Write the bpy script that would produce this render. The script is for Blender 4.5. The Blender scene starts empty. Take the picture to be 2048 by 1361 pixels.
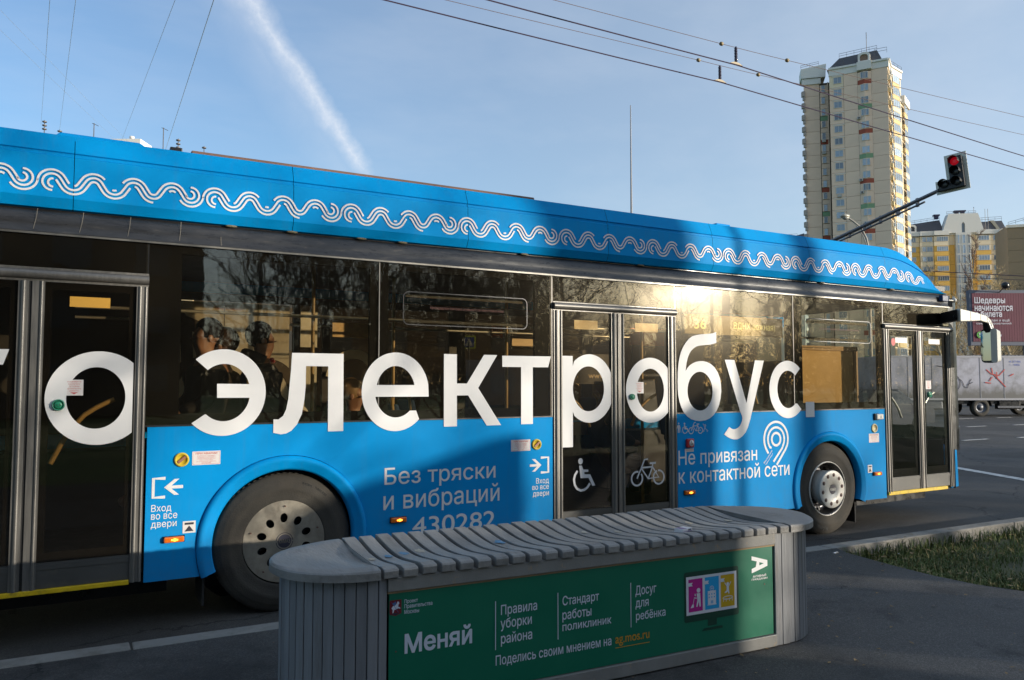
import bpy, bmesh, math, random
from mathutils import Vector, Matrix
from mathutils.geometry import tessellate_polygon, delaunay_2d_cdt
R_ = math.radians
random.seed(7)
sc = bpy.context.scene
C = bpy.data.collections.new('place'); sc.collection.children.link(C)

# ------------------------------------------------------------------ camera, world, sun, exposure
cam_d = bpy.data.cameras.new('camera'); cam = bpy.data.objects.new('camera', cam_d); C.objects.link(cam)
cam_d.sensor_width = 36.0; cam_d.lens = 36.0 * 1550 / 2048; cam_d.clip_start = 0.05; cam_d.clip_end = 5000
cam.location = (0, 0, 1.6); cam.rotation_euler = (R_(90 + 3.25), 0, R_(-29.5))
sc.camera = cam
SUN_AZ, SUN_EL = -47.0, 7.2          # degrees from +X (towards -Y), above the horizon
w = bpy.data.worlds.new('World'); sc.world = w; w.use_nodes = True
nt = w.node_tree; nt.nodes.clear()
out = nt.nodes.new('ShaderNodeOutputWorld'); bg = nt.nodes.new('ShaderNodeBackground')
sky = nt.nodes.new('ShaderNodeTexSky'); sky.sky_type = 'NISHITA'; sky.sun_disc = False
sky.sun_elevation = R_(SUN_EL); sky.sun_rotation = R_(90 - SUN_AZ)
sky.air_density = 1.0; sky.dust_density = 0.9; sky.ozone_density = 1.8; sky.altitude = 150
bg.inputs['Strength'].default_value = 0.15


def N(tree, typ, **kw):
    n = tree.nodes.new(typ)
    for k, v in kw.items():
        if k in n.inputs: n.inputs[k].default_value = v
        else: setattr(n, k, v)
    return n


def L(tree, a, b): tree.links.new(a, b)


def sky_dir(az, el):
    az, el = R_(az), R_(el); return Vector((math.cos(el) * math.cos(az), math.cos(el) * math.sin(az), math.sin(el)))


# high thin cloud and one old contrail, drawn on the sky itself by direction
tc = N(nt, 'ShaderNodeTexCoord')
def vdot(v):
    n = N(nt, 'ShaderNodeVectorMath', operation='DOT_PRODUCT'); L(nt, tc.outputs['Generated'], n.inputs[0]); n.inputs[1].default_value = v
    return n.outputs['Value']
def M(op, a, b=0.0, c=None, tree=None, clamp=False):
    t = tree or nt
    n = N(t, 'ShaderNodeMath', operation=op); n.use_clamp = clamp
    for i, s in enumerate((a, b) if c is None else (a, b, c)):
        if isinstance(s, (int, float)): n.inputs[i].default_value = s
        else: L(t, s, n.inputs[i])
    return n.outputs[0]
d0, d1 = sky_dir(80.4, 26.3), sky_dir(71.2, 15.2)
nrm = d0.cross(d1).normalized(); mid = (d0 + d1).normalized(); along = (d1 - d0).normalized()
mp = N(nt, 'ShaderNodeMapping'); L(nt, tc.outputs['Generated'], mp.inputs[0]); mp.inputs['Scale'].default_value = (9, 9, 9)
nz = N(nt, 'ShaderNodeTexNoise', Scale=2.2, Detail=6.0, Roughness=0.62); L(nt, mp.outputs[0], nz.inputs['Vector'])
nz2 = N(nt, 'ShaderNodeTexNoise', Scale=16.0, Detail=5.0, Roughness=0.7); L(nt, mp.outputs[0], nz2.inputs['Vector'])
dist = M('ADD', vdot(nrm), M('MULTIPLY', M('SUBTRACT', nz.outputs[0], 0.5), 0.034))
t_al = vdot(along)
wid = M('SUBTRACT', 0.0205, M('MULTIPLY', t_al, 0.05))
core = M('SUBTRACT', 1.0, M('DIVIDE', M('ABSOLUTE', dist), wid), clamp=True)
core = M('MULTIPLY', M('POWER', core, 1.4), M('ADD', 0.35, M('MULTIPLY', nz2.outputs[0], 0.9)), clamp=True)
ends = M('SUBTRACT', 1.0, M('DIVIDE', M('SUBTRACT', M('ABSOLUTE', M('ADD', t_al, 0.06)), 0.165), 0.03), clamp=True)
side = M('SUBTRACT', 1.0, M('DIVIDE', M('ABSOLUTE', M('ADD', vdot(nrm), -0.022)), 0.04), clamp=True)
front = M('GREATER_THAN', vdot(mid), 0.5)
haze_t = M('MULTIPLY', M('MULTIPLY', side, 0.25), nz.outputs[0])
trail = M('MULTIPLY', M('MULTIPLY', M('ADD', M('MULTIPLY', core, 0.62), haze_t), ends), front, clamp=True)
mp2 = N(nt, 'ShaderNodeMapping'); L(nt, tc.outputs['Generated'], mp2.inputs[0]); mp2.inputs['Scale'].default_value = (2.0, 5.5, 9.0); mp2.inputs['Rotation'].default_value = (0.3, 0.2, 0.9)
nz3 = N(nt, 'ShaderNodeTexNoise', Scale=1.6, Detail=7.0, Roughness=0.55); L(nt, mp2.outputs[0], nz3.inputs['Vector'])
cir = M('MULTIPLY', M('SUBTRACT', nz3.outputs[0], 0.42, clamp=True), 0.35, clamp=True)
mask = M('MAXIMUM', trail, cir)
sh_ = sky_dir(SUN_AZ, 0); veil = M('MULTIPLY', M('ADD', vdot(sh_), 0.85, clamp=True), 0.42, clamp=True)     # thin high haze, thicker towards the sun
wb = N(nt, 'ShaderNodeMix', data_type='RGBA', blend_type='MULTIPLY'); wb.inputs[0].default_value = 1; L(nt, sky.outputs[0], wb.inputs[6]); wb.inputs[7].default_value = (0.90, 1.03, 1.22, 1)   # camera white balance set for the low sun
hs = N(nt, 'ShaderNodeHueSaturation', Saturation=1.0, Value=0.92); L(nt, wb.outputs[2], hs.inputs['Color'])
mx = N(nt, 'ShaderNodeMix', data_type='RGBA'); L(nt, mask, mx.inputs['Factor']); mv = N(nt, 'ShaderNodeMix', data_type='RGBA'); L(nt, veil, mv.inputs['Factor']); L(nt, hs.outputs[0], mv.inputs[6]); mv.inputs[7].default_value = (2.95, 3.35, 3.75, 1); L(nt, mv.outputs[2], mx.inputs[6]); mx.inputs[7].default_value = (3.6, 3.7, 3.9, 1)
L(nt, mx.outputs[2], bg.inputs[0]); L(nt, bg.outputs[0], out.inputs[0])

sd = bpy.data.lights.new('sun', 'SUN'); sun = bpy.data.objects.new('sun', sd); C.objects.link(sun)
sd.energy = 3.1; sd.angle = R_(0.53); sd.color = (1.0, 0.91, 0.77)
sun.rotation_euler = (-sky_dir(SUN_AZ, SUN_EL)).to_track_quat('-Z', 'Y').to_euler()
sc.view_settings.view_transform = 'Standard'; sc.view_settings.look = 'None'
sc.view_settings.exposure = 0.8; sc.view_settings.gamma = 1.0; sc.view_settings.use_curve_mapping = False
sc.cycles.max_bounces = 10; sc.cycles.transparent_max_bounces = 24; sc.cycles.caustics_reflective = False; sc.cycles.caustics_refractive = False

# ------------------------------------------------------------------ materials
MATS = {}


def pbsdf(name, col, rough=0.6, rnd=0.0, metal=0.0, coat=0.0, var=0.0, vscale=8.0, bump=0.0, bscale=60.0, spec=0.5, emit=None, es=0.0,
          dirt=None, dscale=3.0, dlo=0.5, dhi=0.7, coat_rough=0.08, stretch=None, aniso=0):
    """Principled with object-space noise variation in value, optional dirt blotches and fine bump."""
    if name in MATS: return MATS[name]
    m = bpy.data.materials.new(name); m.use_nodes = True; t = m.node_tree
    b = t.nodes['Principled BSDF']
    b.inputs['Roughness'].default_value = rough; b.inputs['Metallic'].default_value = metal
    b.inputs['Coat Weight'].default_value = coat; b.inputs['Coat Roughness'].default_value = coat_rough
    b.inputs['Specular IOR Level'].default_value = spec
    c4 = (*col, 1)
    b.inputs['Base Color'].default_value = c4
    src = None
    if var or bump or dirt:
        co = N(t, 'ShaderNodeTexCoord'); vec = co.outputs['Object']
        if stretch:
            mm = N(t, 'ShaderNodeMapping'); L(t, vec, mm.inputs[0]); mm.inputs['Scale'].default_value = stretch; vec = mm.outputs[0]
    if var:
        n = N(t, 'ShaderNodeTexNoise', Scale=vscale, Detail=6.0, Roughness=0.65); L(t, vec, n.inputs['Vector'])
        mr = N(t, 'ShaderNodeMapRange'); mr.inputs['From Min'].default_value = 0.3; mr.inputs['From Max'].default_value = 0.7
        mr.inputs['To Min'].default_value = 1 - var; mr.inputs['To Max'].default_value = 1 + var; L(t, n.outputs[0], mr.inputs[0])
        v = N(t, 'ShaderNodeHueSaturation'); v.inputs['Color'].default_value = c4; L(t, mr.outputs[0], v.inputs['Value'])
        src = v.outputs[0]
        rr = N(t, 'ShaderNodeMapRange'); rr.inputs['From Min'].default_value = 0.3; rr.inputs['From Max'].default_value = 0.7
        rr.inputs['To Min'].default_value = max(rough - .08, 0.02); rr.inputs['To Max'].default_value = min(rough + .1, 1); L(t, n.outputs[0], rr.inputs[0]); L(t, rr.outputs[0], b.inputs['Roughness'])
    if dirt:
        n = N(t, 'ShaderNodeTexNoise', Scale=dscale, Detail=8.0, Roughness=0.7); L(t, vec, n.inputs['Vector'])
        mr = N(t, 'ShaderNodeMapRange'); mr.inputs['From Min'].default_value = dlo; mr.inputs['From Max'].default_value = dhi; L(t, n.outputs[0], mr.inputs[0])
        mxx = N(t, 'ShaderNodeMix', data_type='RGBA'); L(t, mr.outputs[0], mxx.inputs['Factor'])
        if src: L(t, src, mxx.inputs[6])
        else: mxx.inputs[6].default_value = c4
        mxx.inputs[7].default_value = (*dirt, 1); src = mxx.outputs[2]
    if rnd:      # every copy of a piece gets its own slightly different tone
        oi = N(t, 'ShaderNodeObjectInfo'); mr = N(t, 'ShaderNodeMapRange'); mr.inputs['To Min'].default_value = 1 - rnd; mr.inputs['To Max'].default_value = 1 + rnd; L(t, oi.outputs['Random'], mr.inputs[0])
        hh = N(t, 'ShaderNodeHueSaturation'); L(t, mr.outputs[0], hh.inputs['Value'])
        if src: L(t, src, hh.inputs['Color'])
        else: hh.inputs['Color'].default_value = c4
        src = hh.outputs[0]
    if src: L(t, src, b.inputs['Base Color'])
    if bump:
        n = N(t, 'ShaderNodeTexNoise', Scale=bscale, Detail=4.0, Roughness=0.6); L(t, vec, n.inputs['Vector'])
        bp = N(t, 'ShaderNodeBump', Strength=bump, Distance=0.01); L(t, n.outputs[0], bp.inputs['Height']); L(t, bp.outputs[0], b.inputs['Normal'])
    if emit:
        b.inputs['Emission Color'].default_value = (*emit, 1); b.inputs['Emission Strength'].default_value = es
    MATS[name] = m
    return m


def glass_mat(name, tint, refl_ior=1.7, dust=0.04, rough=0.015, wave=0.0, wscale=3.0, haze_rough=0.28, haze_w=0.12):
    """Thin dark automotive glass: tinted see-through, sharp slightly wavy reflection, a film of road dust."""
    if name in MATS: return MATS[name]
    m = bpy.data.materials.new(name); m.use_nodes = True; t = m.node_tree; t.nodes.clear()
    o = N(t, 'ShaderNodeOutputMaterial')
    tr = N(t, 'ShaderNodeBsdfTransparent'); tr.inputs[0].default_value = (*tint, 1)
    gl = N(t, 'ShaderNodeBsdfGlossy', Roughness=rough); gl2 = N(t, 'ShaderNodeBsdfGlossy', Roughness=haze_rough)
    gl2.inputs['Color'].default_value = (1, 0.93, 0.8, 1)
    ge = N(t, 'ShaderNodeNewGeometry'); dp = N(t, 'ShaderNodeVectorMath', operation='DOT_PRODUCT'); L(t, ge.outputs['Incoming'], dp.inputs[0]); L(t, ge.outputs['Normal'], dp.inputs[1])
    f0_ = ((refl_ior - 1) / (refl_ior + 1)) ** 2      # same reflectance from both sides of the thin pane (Schlick)
    sch = M('ADD', f0_, M('MULTIPLY', 1 - f0_, M('POWER', M('SUBTRACT', 1.0, M('ABSOLUTE', dp.outputs['Value'], tree=t), tree=t, clamp=True), 5.0, tree=t), tree=t), tree=t, clamp=True)
    df = N(t, 'ShaderNodeBsdfDiffuse'); df.inputs[0].default_value = (0.42, 0.36, 0.28, 1)
    co = N(t, 'ShaderNodeTexCoord')
    if wave:
        mpp = N(t, 'ShaderNodeMapping'); L(t, co.outputs['Object'], mpp.inputs[0]); mpp.inputs['Scale'].default_value = (1, 1, 2.2)
        n = N(t, 'ShaderNodeTexNoise', Scale=wscale, Detail=2.0, Roughness=0.5); L(t, mpp.outputs[0], n.inputs['Vector'])
        bp = N(t, 'ShaderNodeBump', Strength=wave, Distance=0.02); L(t, n.outputs[0], bp.inputs['Height'])
        L(t, bp.outputs[0], gl.inputs['Normal']); L(t, bp.outputs[0], gl2.inputs['Normal'])
    mg = N(t, 'ShaderNodeMixShader'); mg.inputs[0].default_value = haze_w; L(t, gl.outputs[0], mg.inputs[1]); L(t, gl2.outputs[0], mg.inputs[2])
    m1 = N(t, 'ShaderNodeMixShader'); L(t, sch, m1.inputs[0]); L(t, tr.outputs[0], m1.inputs[1]); L(t, mg.outputs[0], m1.inputs[2])
    nd = N(t, 'ShaderNodeTexNoise', Scale=2.5, Detail=8.0, Roughness=0.7); L(t, co.outputs['Object'], nd.inputs['Vector'])
    mr = N(t, 'ShaderNodeMapRange'); mr.inputs['To Min'].default_value = dust * 0.3; mr.inputs['To Max'].default_value = dust * 1.7; L(t, nd.outputs[0], mr.inputs[0])
    m2 = N(t, 'ShaderNodeMixShader'); L(t, mr.outputs[0], m2.inputs[0]); L(t, m1.outputs[0], m2.inputs[1]); L(t, df.outputs[0], m2.inputs[2])
    L(t, m2.outputs[0], o.inputs[0]); MATS[name] = m
    return m


blue = pbsdf('bus_blue_paint', (0.0, 0.275, 0.66), rough=0.55, coat=0.0, var=0.05, vscale=1.5, coat_rough=0.2, spec=.07)
# road grime on the paint: speckled film low on the skirt, faint vertical runs
_t = blue.node_tree; _b = _t.nodes['Principled BSDF']; _src = _b.inputs['Base Color'].links[0].from_socket
_co = N(_t, 'ShaderNodeTexCoord'); _sp = N(_t, 'ShaderNodeSeparateXYZ'); L(_t, _co.outputs['Object'], _sp.inputs[0])
_n1 = N(_t, 'ShaderNodeTexNoise', Scale=5.0, Detail=9.0, Roughness=0.75); L(_t, _co.outputs['Object'], _n1.inputs['Vector'])
_mp = N(_t, 'ShaderNodeMapping'); _mp.inputs['Scale'].default_value = (14, 14, .7); L(_t, _co.outputs['Object'], _mp.inputs[0])
_n2 = N(_t, 'ShaderNodeTexNoise', Scale=1.5, Detail=5.0, Roughness=0.6); L(_t, _mp.outputs[0], _n2.inputs['Vector'])
_lo = M('MULTIPLY', M('SUBTRACT', 0.95, _sp.outputs[2], tree=_t, clamp=True), M('SUBTRACT', _n1.outputs[0], 0.30, tree=_t, clamp=True), tree=_t)
_st = M('MULTIPLY', M('SUBTRACT', _n2.outputs[0], 0.52, tree=_t, clamp=True), 0.38, tree=_t)
_fc = M('ADD', M('MULTIPLY', _lo, 1.1, tree=_t), _st, tree=_t, clamp=True)
_mx = N(_t, 'ShaderNodeMix', data_type='RGBA'); L(_t, _fc, _mx.inputs['Factor']); L(_t, _src, _mx.inputs[6]); _mx.inputs[7].default_value = (0.10, 0.13, 0.17, 1); L(_t, _mx.outputs[2], _b.inputs['Base Color'])
_nb = N(_t, 'ShaderNodeTexNoise', Scale=1.1, Detail=1.0); L(_t, _co.outputs['Object'], _nb.inputs['Vector']); _bp = N(_t, 'ShaderNodeBump', Strength=0.06, Distance=0.15); L(_t, _nb.outputs[0], _bp.inputs['Height']); L(_t, _bp.outputs[0], _b.inputs['Normal'])


def street_surface(m, speck=0.22, crack_scale=0.55, crack_w=0.006, patch=0.25):
    """adds stone aggregate, hairline cracks and repaired patches to an asphalt material"""
    t = m.node_tree; b = t.nodes['Principled BSDF']; src = b.inputs['Base Color'].links[0].from_socket
    co = N(t, 'ShaderNodeTexCoord'); v = co.outputs['Object']
    vo = N(t, 'ShaderNodeTexVoronoi', Scale=170.0); L(t, v, vo.inputs['Vector']); sp = N(t, 'ShaderNodeSeparateColor'); L(t, vo.outputs['Color'], sp.inputs[0])
    ag = N(t, 'ShaderNodeMapRange'); ag.inputs['To Min'].default_value = 1 - speck; ag.inputs['To Max'].default_value = 1 + speck * 1.6; L(t, M('POWER', sp.outputs[0], 2.2, tree=t), ag.inputs[0])
    nz_ = N(t, 'ShaderNodeTexNoise', Scale=1.7, Detail=5.0, Roughness=.7); L(t, v, nz_.inputs['Vector'])
    ad = N(t, 'ShaderNodeMix', data_type='RGBA', blend_type='ADD'); ad.inputs[0].default_value = .55; L(t, v, ad.inputs[6]); L(t, nz_.outputs[1], ad.inputs[7])
    ck = N(t, 'ShaderNodeTexVoronoi', feature='DISTANCE_TO_EDGE', Scale=crack_scale); L(t, ad.outputs[2], ck.inputs['Vector'])
    gate = N(t, 'ShaderNodeTexNoise', Scale=.5, Detail=2.0); L(t, v, gate.inputs['Vector'])
    cr = M('MULTIPLY', M('LESS_THAN', ck.outputs['Distance'], crack_w, tree=t), M('GREATER_THAN', gate.outputs[0], .47, tree=t), tree=t)
    pt = N(t, 'ShaderNodeTexNoise', Scale=.33, Detail=1.5, Roughness=.4); L(t, v, pt.inputs['Vector'])
    pv_ = N(t, 'ShaderNodeMapRange'); pv_.inputs['From Min'].default_value = .47; pv_.inputs['From Max'].default_value = .53; pv_.inputs['To Min'].default_value = 1 + patch * .5; pv_.inputs['To Max'].default_value = 1 - patch; L(t, pt.outputs[0], pv_.inputs[0])
    val = M('MULTIPLY', M('MULTIPLY', ag.outputs[0], pv_.outputs[0], tree=t), M('SUBTRACT', 1.0, M('MULTIPLY', cr, .6, tree=t), tree=t), tree=t)
    h = N(t, 'ShaderNodeHueSaturation'); L(t, val, h.inputs['Value']); L(t, src, h.inputs['Color']); L(t, h.outputs[0], b.inputs['Base Color'])


white = pbsdf('white_vinyl', (0.78, 0.77, 0.76), rough=0.5, spec=.3, var=0.03, vscale=3)
blackp = pbsdf('black_panel', (0.012, 0.012, 0.013), rough=0.3, var=0.2)
frit = pbsdf('frit_black', (0.006, 0.006, 0.006), rough=0.7, spec=.08)
rubber = pbsdf('black_rubber', (0.02, 0.02, 0.02), rough=0.7, var=0.3, bump=0.2)
railm = pbsdf('gutter_dark_metal', (0.05, 0.05, 0.052), rough=0.3, metal=0.35, var=0.25, vscale=4, stretch=(1.5, 1, 9), bump=.05, bscale=30, dirt=(0.16, 0.14, 0.11), dscale=4, dlo=.6, dhi=.8)
alum = pbsdf('anodised_door_metal', (0.20, 0.19, 0.175), rough=0.42, metal=0.55, var=0.18, vscale=6, stretch=(8, 8, .6))
yellow = pbsdf('yellow_sill_paint', (0.75, 0.50, 0.01), rough=0.5, var=0.15, dirt=(0.25, 0.17, 0.03), dscale=9, dlo=.55, dhi=.75)
inter_dark = pbsdf('interior_dark', (0.035, 0.033, 0.03), rough=0.6, var=0.2)
cream = pbsdf('interior_cream', (0.72, 0.66, 0.52), rough=0.55, var=0.05)
wrapm = pbsdf('white_wrap_film', (0.88, 0.80, 0.66), rough=0.6, var=0.04)
_t = wrapm.node_tree; _b = _t.nodes['Principled BSDF']; _tl = N(_t, 'ShaderNodeBsdfTranslucent'); _tl.inputs[0].default_value = (.9, .82, .66, 1)
_mx = N(_t, 'ShaderNodeMixShader'); _mx.inputs[0].default_value = .5; L(_t, _b.outputs[0], _mx.inputs[1]); L(_t, _tl.outputs[0], _mx.inputs[2]); L(_t, _mx.outputs[0], _t.nodes['Material Output'].inputs[0])
seatm = pbsdf('seat_fabric', (0.02, 0.05, 0.12), rough=0.85, var=0.3, vscale=30)
tanm = pbsdf('tan_blind', (0.50, 0.33, 0.13), rough=0.7, var=0.08, vscale=3)
glass = glass_mat('side_glass', (0.90, 0.85, 0.74), refl_ior=1.76, dust=0.004, wave=0.018, wscale=3.2, haze_w=.035, haze_rough=.18)
door_glass = glass_mat('door_glass', (0.86, 0.80, 0.70), refl_ior=1.6, dust=0.004, wave=0.012, wscale=2.0, haze_w=.04, haze_rough=.2)
frontdoor_glass = glass_mat('front_door_glass', (0.92, 0.92, 0.90), refl_ior=1.62, dust=0.003, wave=0.008, wscale=2.0, haze_w=.03, haze_rough=.16)
clear_glass = glass_mat('far_side_glass', (0.12, 0.11, 0.09), refl_ior=1.4, dust=0.01)
orange = pbsdf('orange_lens', (0.75, 0.16, 0.01), rough=0.2, coat=.6)
orange_lit = pbsdf('orange_bulb', (0.9, 0.3, 0.02), rough=0.3, emit=(1.0, 0.32, 0.03), es=3.0)
red = pbsdf('red_plastic', (0.45, 0.02, 0.03), rough=0.4)
redp = pbsdf('red_print', (0.55, 0.10, 0.10), rough=0.6)
stickm = pbsdf('sticker_white', (0.72, 0.68, 0.66), rough=0.5, var=.04)
green_btn = pbsdf('green_button', (0.02, 0.28, 0.14), rough=0.35, coat=.4)
dgreen = pbsdf('dark_green_ring', (0.01, 0.06, 0.05), rough=0.3)
tyrem = pbsdf('tyre_rubber', (0.050, 0.045, 0.037), rough=0.85, var=0.25, vscale=7, bump=0.3, bscale=90, dirt=(0.085, 0.07, 0.052), dscale=3, dlo=.5, dhi=.8)
steel = pbsdf('dusty_steel_cover', (0.42, 0.38, 0.31), rough=0.36, metal=0.6, var=0.12, vscale=9, bump=0.25, bscale=9, dirt=(0.28, 0.24, 0.19), dscale=8, dlo=.45, dhi=.75)
chrome = pbsdf('polished_hub', (0.72, 0.69, 0.62), rough=0.38, metal=0.05, var=0.08, dirt=(.35, .31, .25), dscale=9, dlo=.55, dhi=.8)
rimdark = pbsdf('dark_rim', (0.06, 0.06, 0.065), rough=0.28, metal=0.6, var=0.2)
nutm = pbsdf('rusty_nut', (0.16, 0.09, 0.07), rough=0.6, metal=.3)
printb = pbsdf('dark_print', (0.03, 0.03, 0.05), rough=0.5)
ply = pbsdf('white_housing', (0.62, 0.6, 0.54), rough=0.4, coat=.2, var=.05)
mirror = pbsdf('mirror_glass', (0.42, 0.42, 0.42), rough=0.02, metal=1.0)


# ------------------------------------------------------------------ mesh helpers
class MB:
    def __init__(s): s.v = []; s.f = []; s.sm = []

    def add(s, vs, fs, smooth=False):
        o = len(s.v); s.v += [tuple(p) for p in vs]
        s.f += [tuple(i + o for i in f) for f in fs]; s.sm += [smooth] * len(fs)
        return s

    def box(s, x0, x1, y0, y1, z0, z1, mat=None):
        vs = [(x, y, z) for x in (x0, x1) for y in (y0, y1) for z in (z0, z1)]
        if mat is not None: vs = [tuple(mat @ Vector(p)) for p in vs]
        return s.add(vs, [(0, 1, 3, 2), (4, 6, 7, 5), (0, 4, 5, 1), (2, 3, 7, 6), (0, 2, 6, 4), (1, 5, 7, 3)])

    def hexa(s, a, b):
        n = len(a)
        return s.add(list(a) + list(b), [tuple(range(n))[::-1], tuple(range(n, 2 * n))] + [(i, (i + 1) % n, n + (i + 1) % n, n + i) for i in range(n)])

    def prism(s, loops, f0, f1, smooth=False):
        """loops: outline then holes, 2-D points; f0/f1 map (u,v) to 3-D for front and back"""
        loops = [[Vector((p[0], p[1], 0)) for p in l] for l in loops]
        tris = tessellate_polygon(loops); flat = [p for l in loops for p in l]; n = len(flat)
        A = [f0(p.x, p.y) for p in flat]; s.add(A, [tuple(t) for t in tris])
        if f1 is not None:
            B = [f1(p.x, p.y) for p in flat]; s.add(B, [tuple(t)[::-1] for t in tris])
            o = 0; sides = []
            for l in loops:
                k = len(l); sides += [(o + i, o + (i + 1) % k, n + o + (i + 1) % k, n + o + i) for i in range(k)]; o += k
            s.add(A + B, sides, smooth)
        return s

    def tube(s, pts, rad, n=8, caps=True, smooth=True):
        pts = [Vector(p) for p in pts]; k = len(pts)
        rads = rad if isinstance(rad, (list, tuple)) else [rad] * k
        t0 = (pts[1] - pts[0]).normalized(); up = Vector((0, 0, 1)) if abs(t0.z) < .9 else Vector((1, 0, 0))
        a = t0.cross(up).normalized(); vs = []
        for i, p in enumerate(pts):
            t = (pts[min(i + 1, k - 1)] - pts[max(i - 1, 0)]).normalized()
            a = (a - t * a.dot(t)).normalized(); b = t.cross(a)
            for j in range(n):
                q = 2 * math.pi * j / n; vs.append(p + (a * math.cos(q) + b * math.sin(q)) * rads[i])
        fs = [(i * n + j, i * n + (j + 1) % n, (i + 1) * n + (j + 1) % n, (i + 1) * n + j) for i in range(k - 1) for j in range(n)]
        s.add(vs, fs, smooth)
        if caps: s.add(vs[:n], [tuple(range(n))[::-1]]); s.add(vs[-n:], [tuple(range(n))])
        return s

    def lathe(s, c, prof, n=48, axis='y', smooth=True, a0=0, a1=2 * math.pi, closed=True):
        """prof: (radius, offset along axis); axis through c"""
        c = Vector(c); vs = []; m = n if closed else n + 1
        for r, h in prof:
            for j in range(m):
                q = a0 + (a1 - a0) * j / n; u, v = r * math.cos(q), r * math.sin(q)
                vs.append(c + (Vector((u, h, v)) if axis == 'y' else Vector((u, v, h)) if axis == 'z' else Vector((h, u, v))))
        fs = []
        for i in range(len(prof) - 1):
            for j in range(m if closed else n):
                a_, b_ = i * m + j, i * m + (j + 1) % m
                fs.append((a_, b_, b_ + m, a_ + m))
        return s.add(vs, fs, smooth)

    def ball(s, c, r, n=12, m=8, sc_=(1, 1, 1)):
        prof = [(math.sin(math.pi * i / m) * r + 1e-5, -math.cos(math.pi * i / m) * r) for i in range(m + 1)]
        k = len(s.v); s.lathe((0, 0, 0), prof, n, 'z')
        s.v[k:] = [(c[0] + p[0] * sc_[0], c[1] + p[1] * sc_[1], c[2] + p[2] * sc_[2]) for p in s.v[k:]]
        return s

    def xf(s, M_): s.v = [tuple(M_ @ Vector(p)) for p in s.v]; return s

    def build(s, name, mat, parent=None, bevel=0, **props):
        me = bpy.data.meshes.new(name); me.from_pydata(s.v, [], s.f); me.polygons.foreach_set('use_smooth', s.sm); me.update()
        bm = bmesh.new(); bm.from_mesh(me); bmesh.ops.recalc_face_normals(bm, faces=bm.faces)
        bm.to_mesh(me); bm.free()
        if mat: me.materials.append(mat)
        o = bpy.data.objects.new(name, me); C.objects.link(o)
        if parent: o.parent = parent
        if bevel:
            b = o.modifiers.new('bevel', 'BEVEL'); b.width = bevel; b.segments = 2; b.limit_method = 'ANGLE'; b.angle_limit = R_(40)
        for k_, v_ in props.items(): o[k_] = v_
        return o


def empty(name, loc=(0, 0, 0), rz=0, **props):
    o = bpy.data.objects.new(name, None); C.objects.link(o); o.location = loc; o.rotation_euler = (0, 0, rz); o.empty_display_size = .2
    for k_, v_ in props.items(): o[k_] = v_
    return o


def copy_tree(o, parent=None, **props):
    c = o.copy(); C.objects.link(c); c.parent = parent
    for k_, v_ in props.items(): c[k_] = v_
    for ch in list(o.children): copy_tree(ch, c)
    return c


def share(src, name, parent, mat_world):
    o = bpy.data.objects.new(name, src.data); C.objects.link(o); o.parent = parent; o.matrix_local = mat_world
    return o


def ell(cx, cz, rx, rz, a0=0, a1=360, n=40):
    full = abs(a1 - a0) >= 360
    k = n if full else n + 1
    return [(cx + rx * math.cos(R_(a0 + (a1 - a0) * i / n)), cz + rz * math.sin(R_(a0 + (a1 - a0) * i / n))) for i in range(k)]


def stroke(path, wd, closed=False):
    """outline loops of a constant-width ribbon along a 2-D path"""
    P = [Vector(p) for p in path]; n = len(P); Lf, Rt = [], []
    for i in range(n):
        a = P[(i - 1) % n] if (closed or i > 0) else P[i]; b = P[(i + 1) % n] if (closed or i < n - 1) else P[i]
        t = (b - a).normalized(); nn = Vector((-t.y, t.x)) * wd / 2
        Lf.append(tuple(P[i] + nn)); Rt.append(tuple(P[i] - nn))
    if closed: return [Lf, Rt]
    return [Lf + Rt[::-1]]


def stroke_mb(mb, path, wd, F, closed=False):
    P = [Vector(p) for p in path]; n = len(P); vs = []
    for i in range(n):
        a = P[(i - 1) % n] if (closed or i > 0) else P[i]; b = P[(i + 1) % n] if (closed or i < n - 1) else P[i]
        t = (b - a).normalized(); nn = Vector((-t.y, t.x)) * wd / 2
        vs += [F(*(P[i] + nn)), F(*(P[i] - nn))]
    k = n if closed else n - 1
    mb.add(vs, [(2 * i, 2 * i + 1, (2 * i + 3) % (2 * n), (2 * i + 2) % (2 * n)) for i in range(k)])
    return mb


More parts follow.
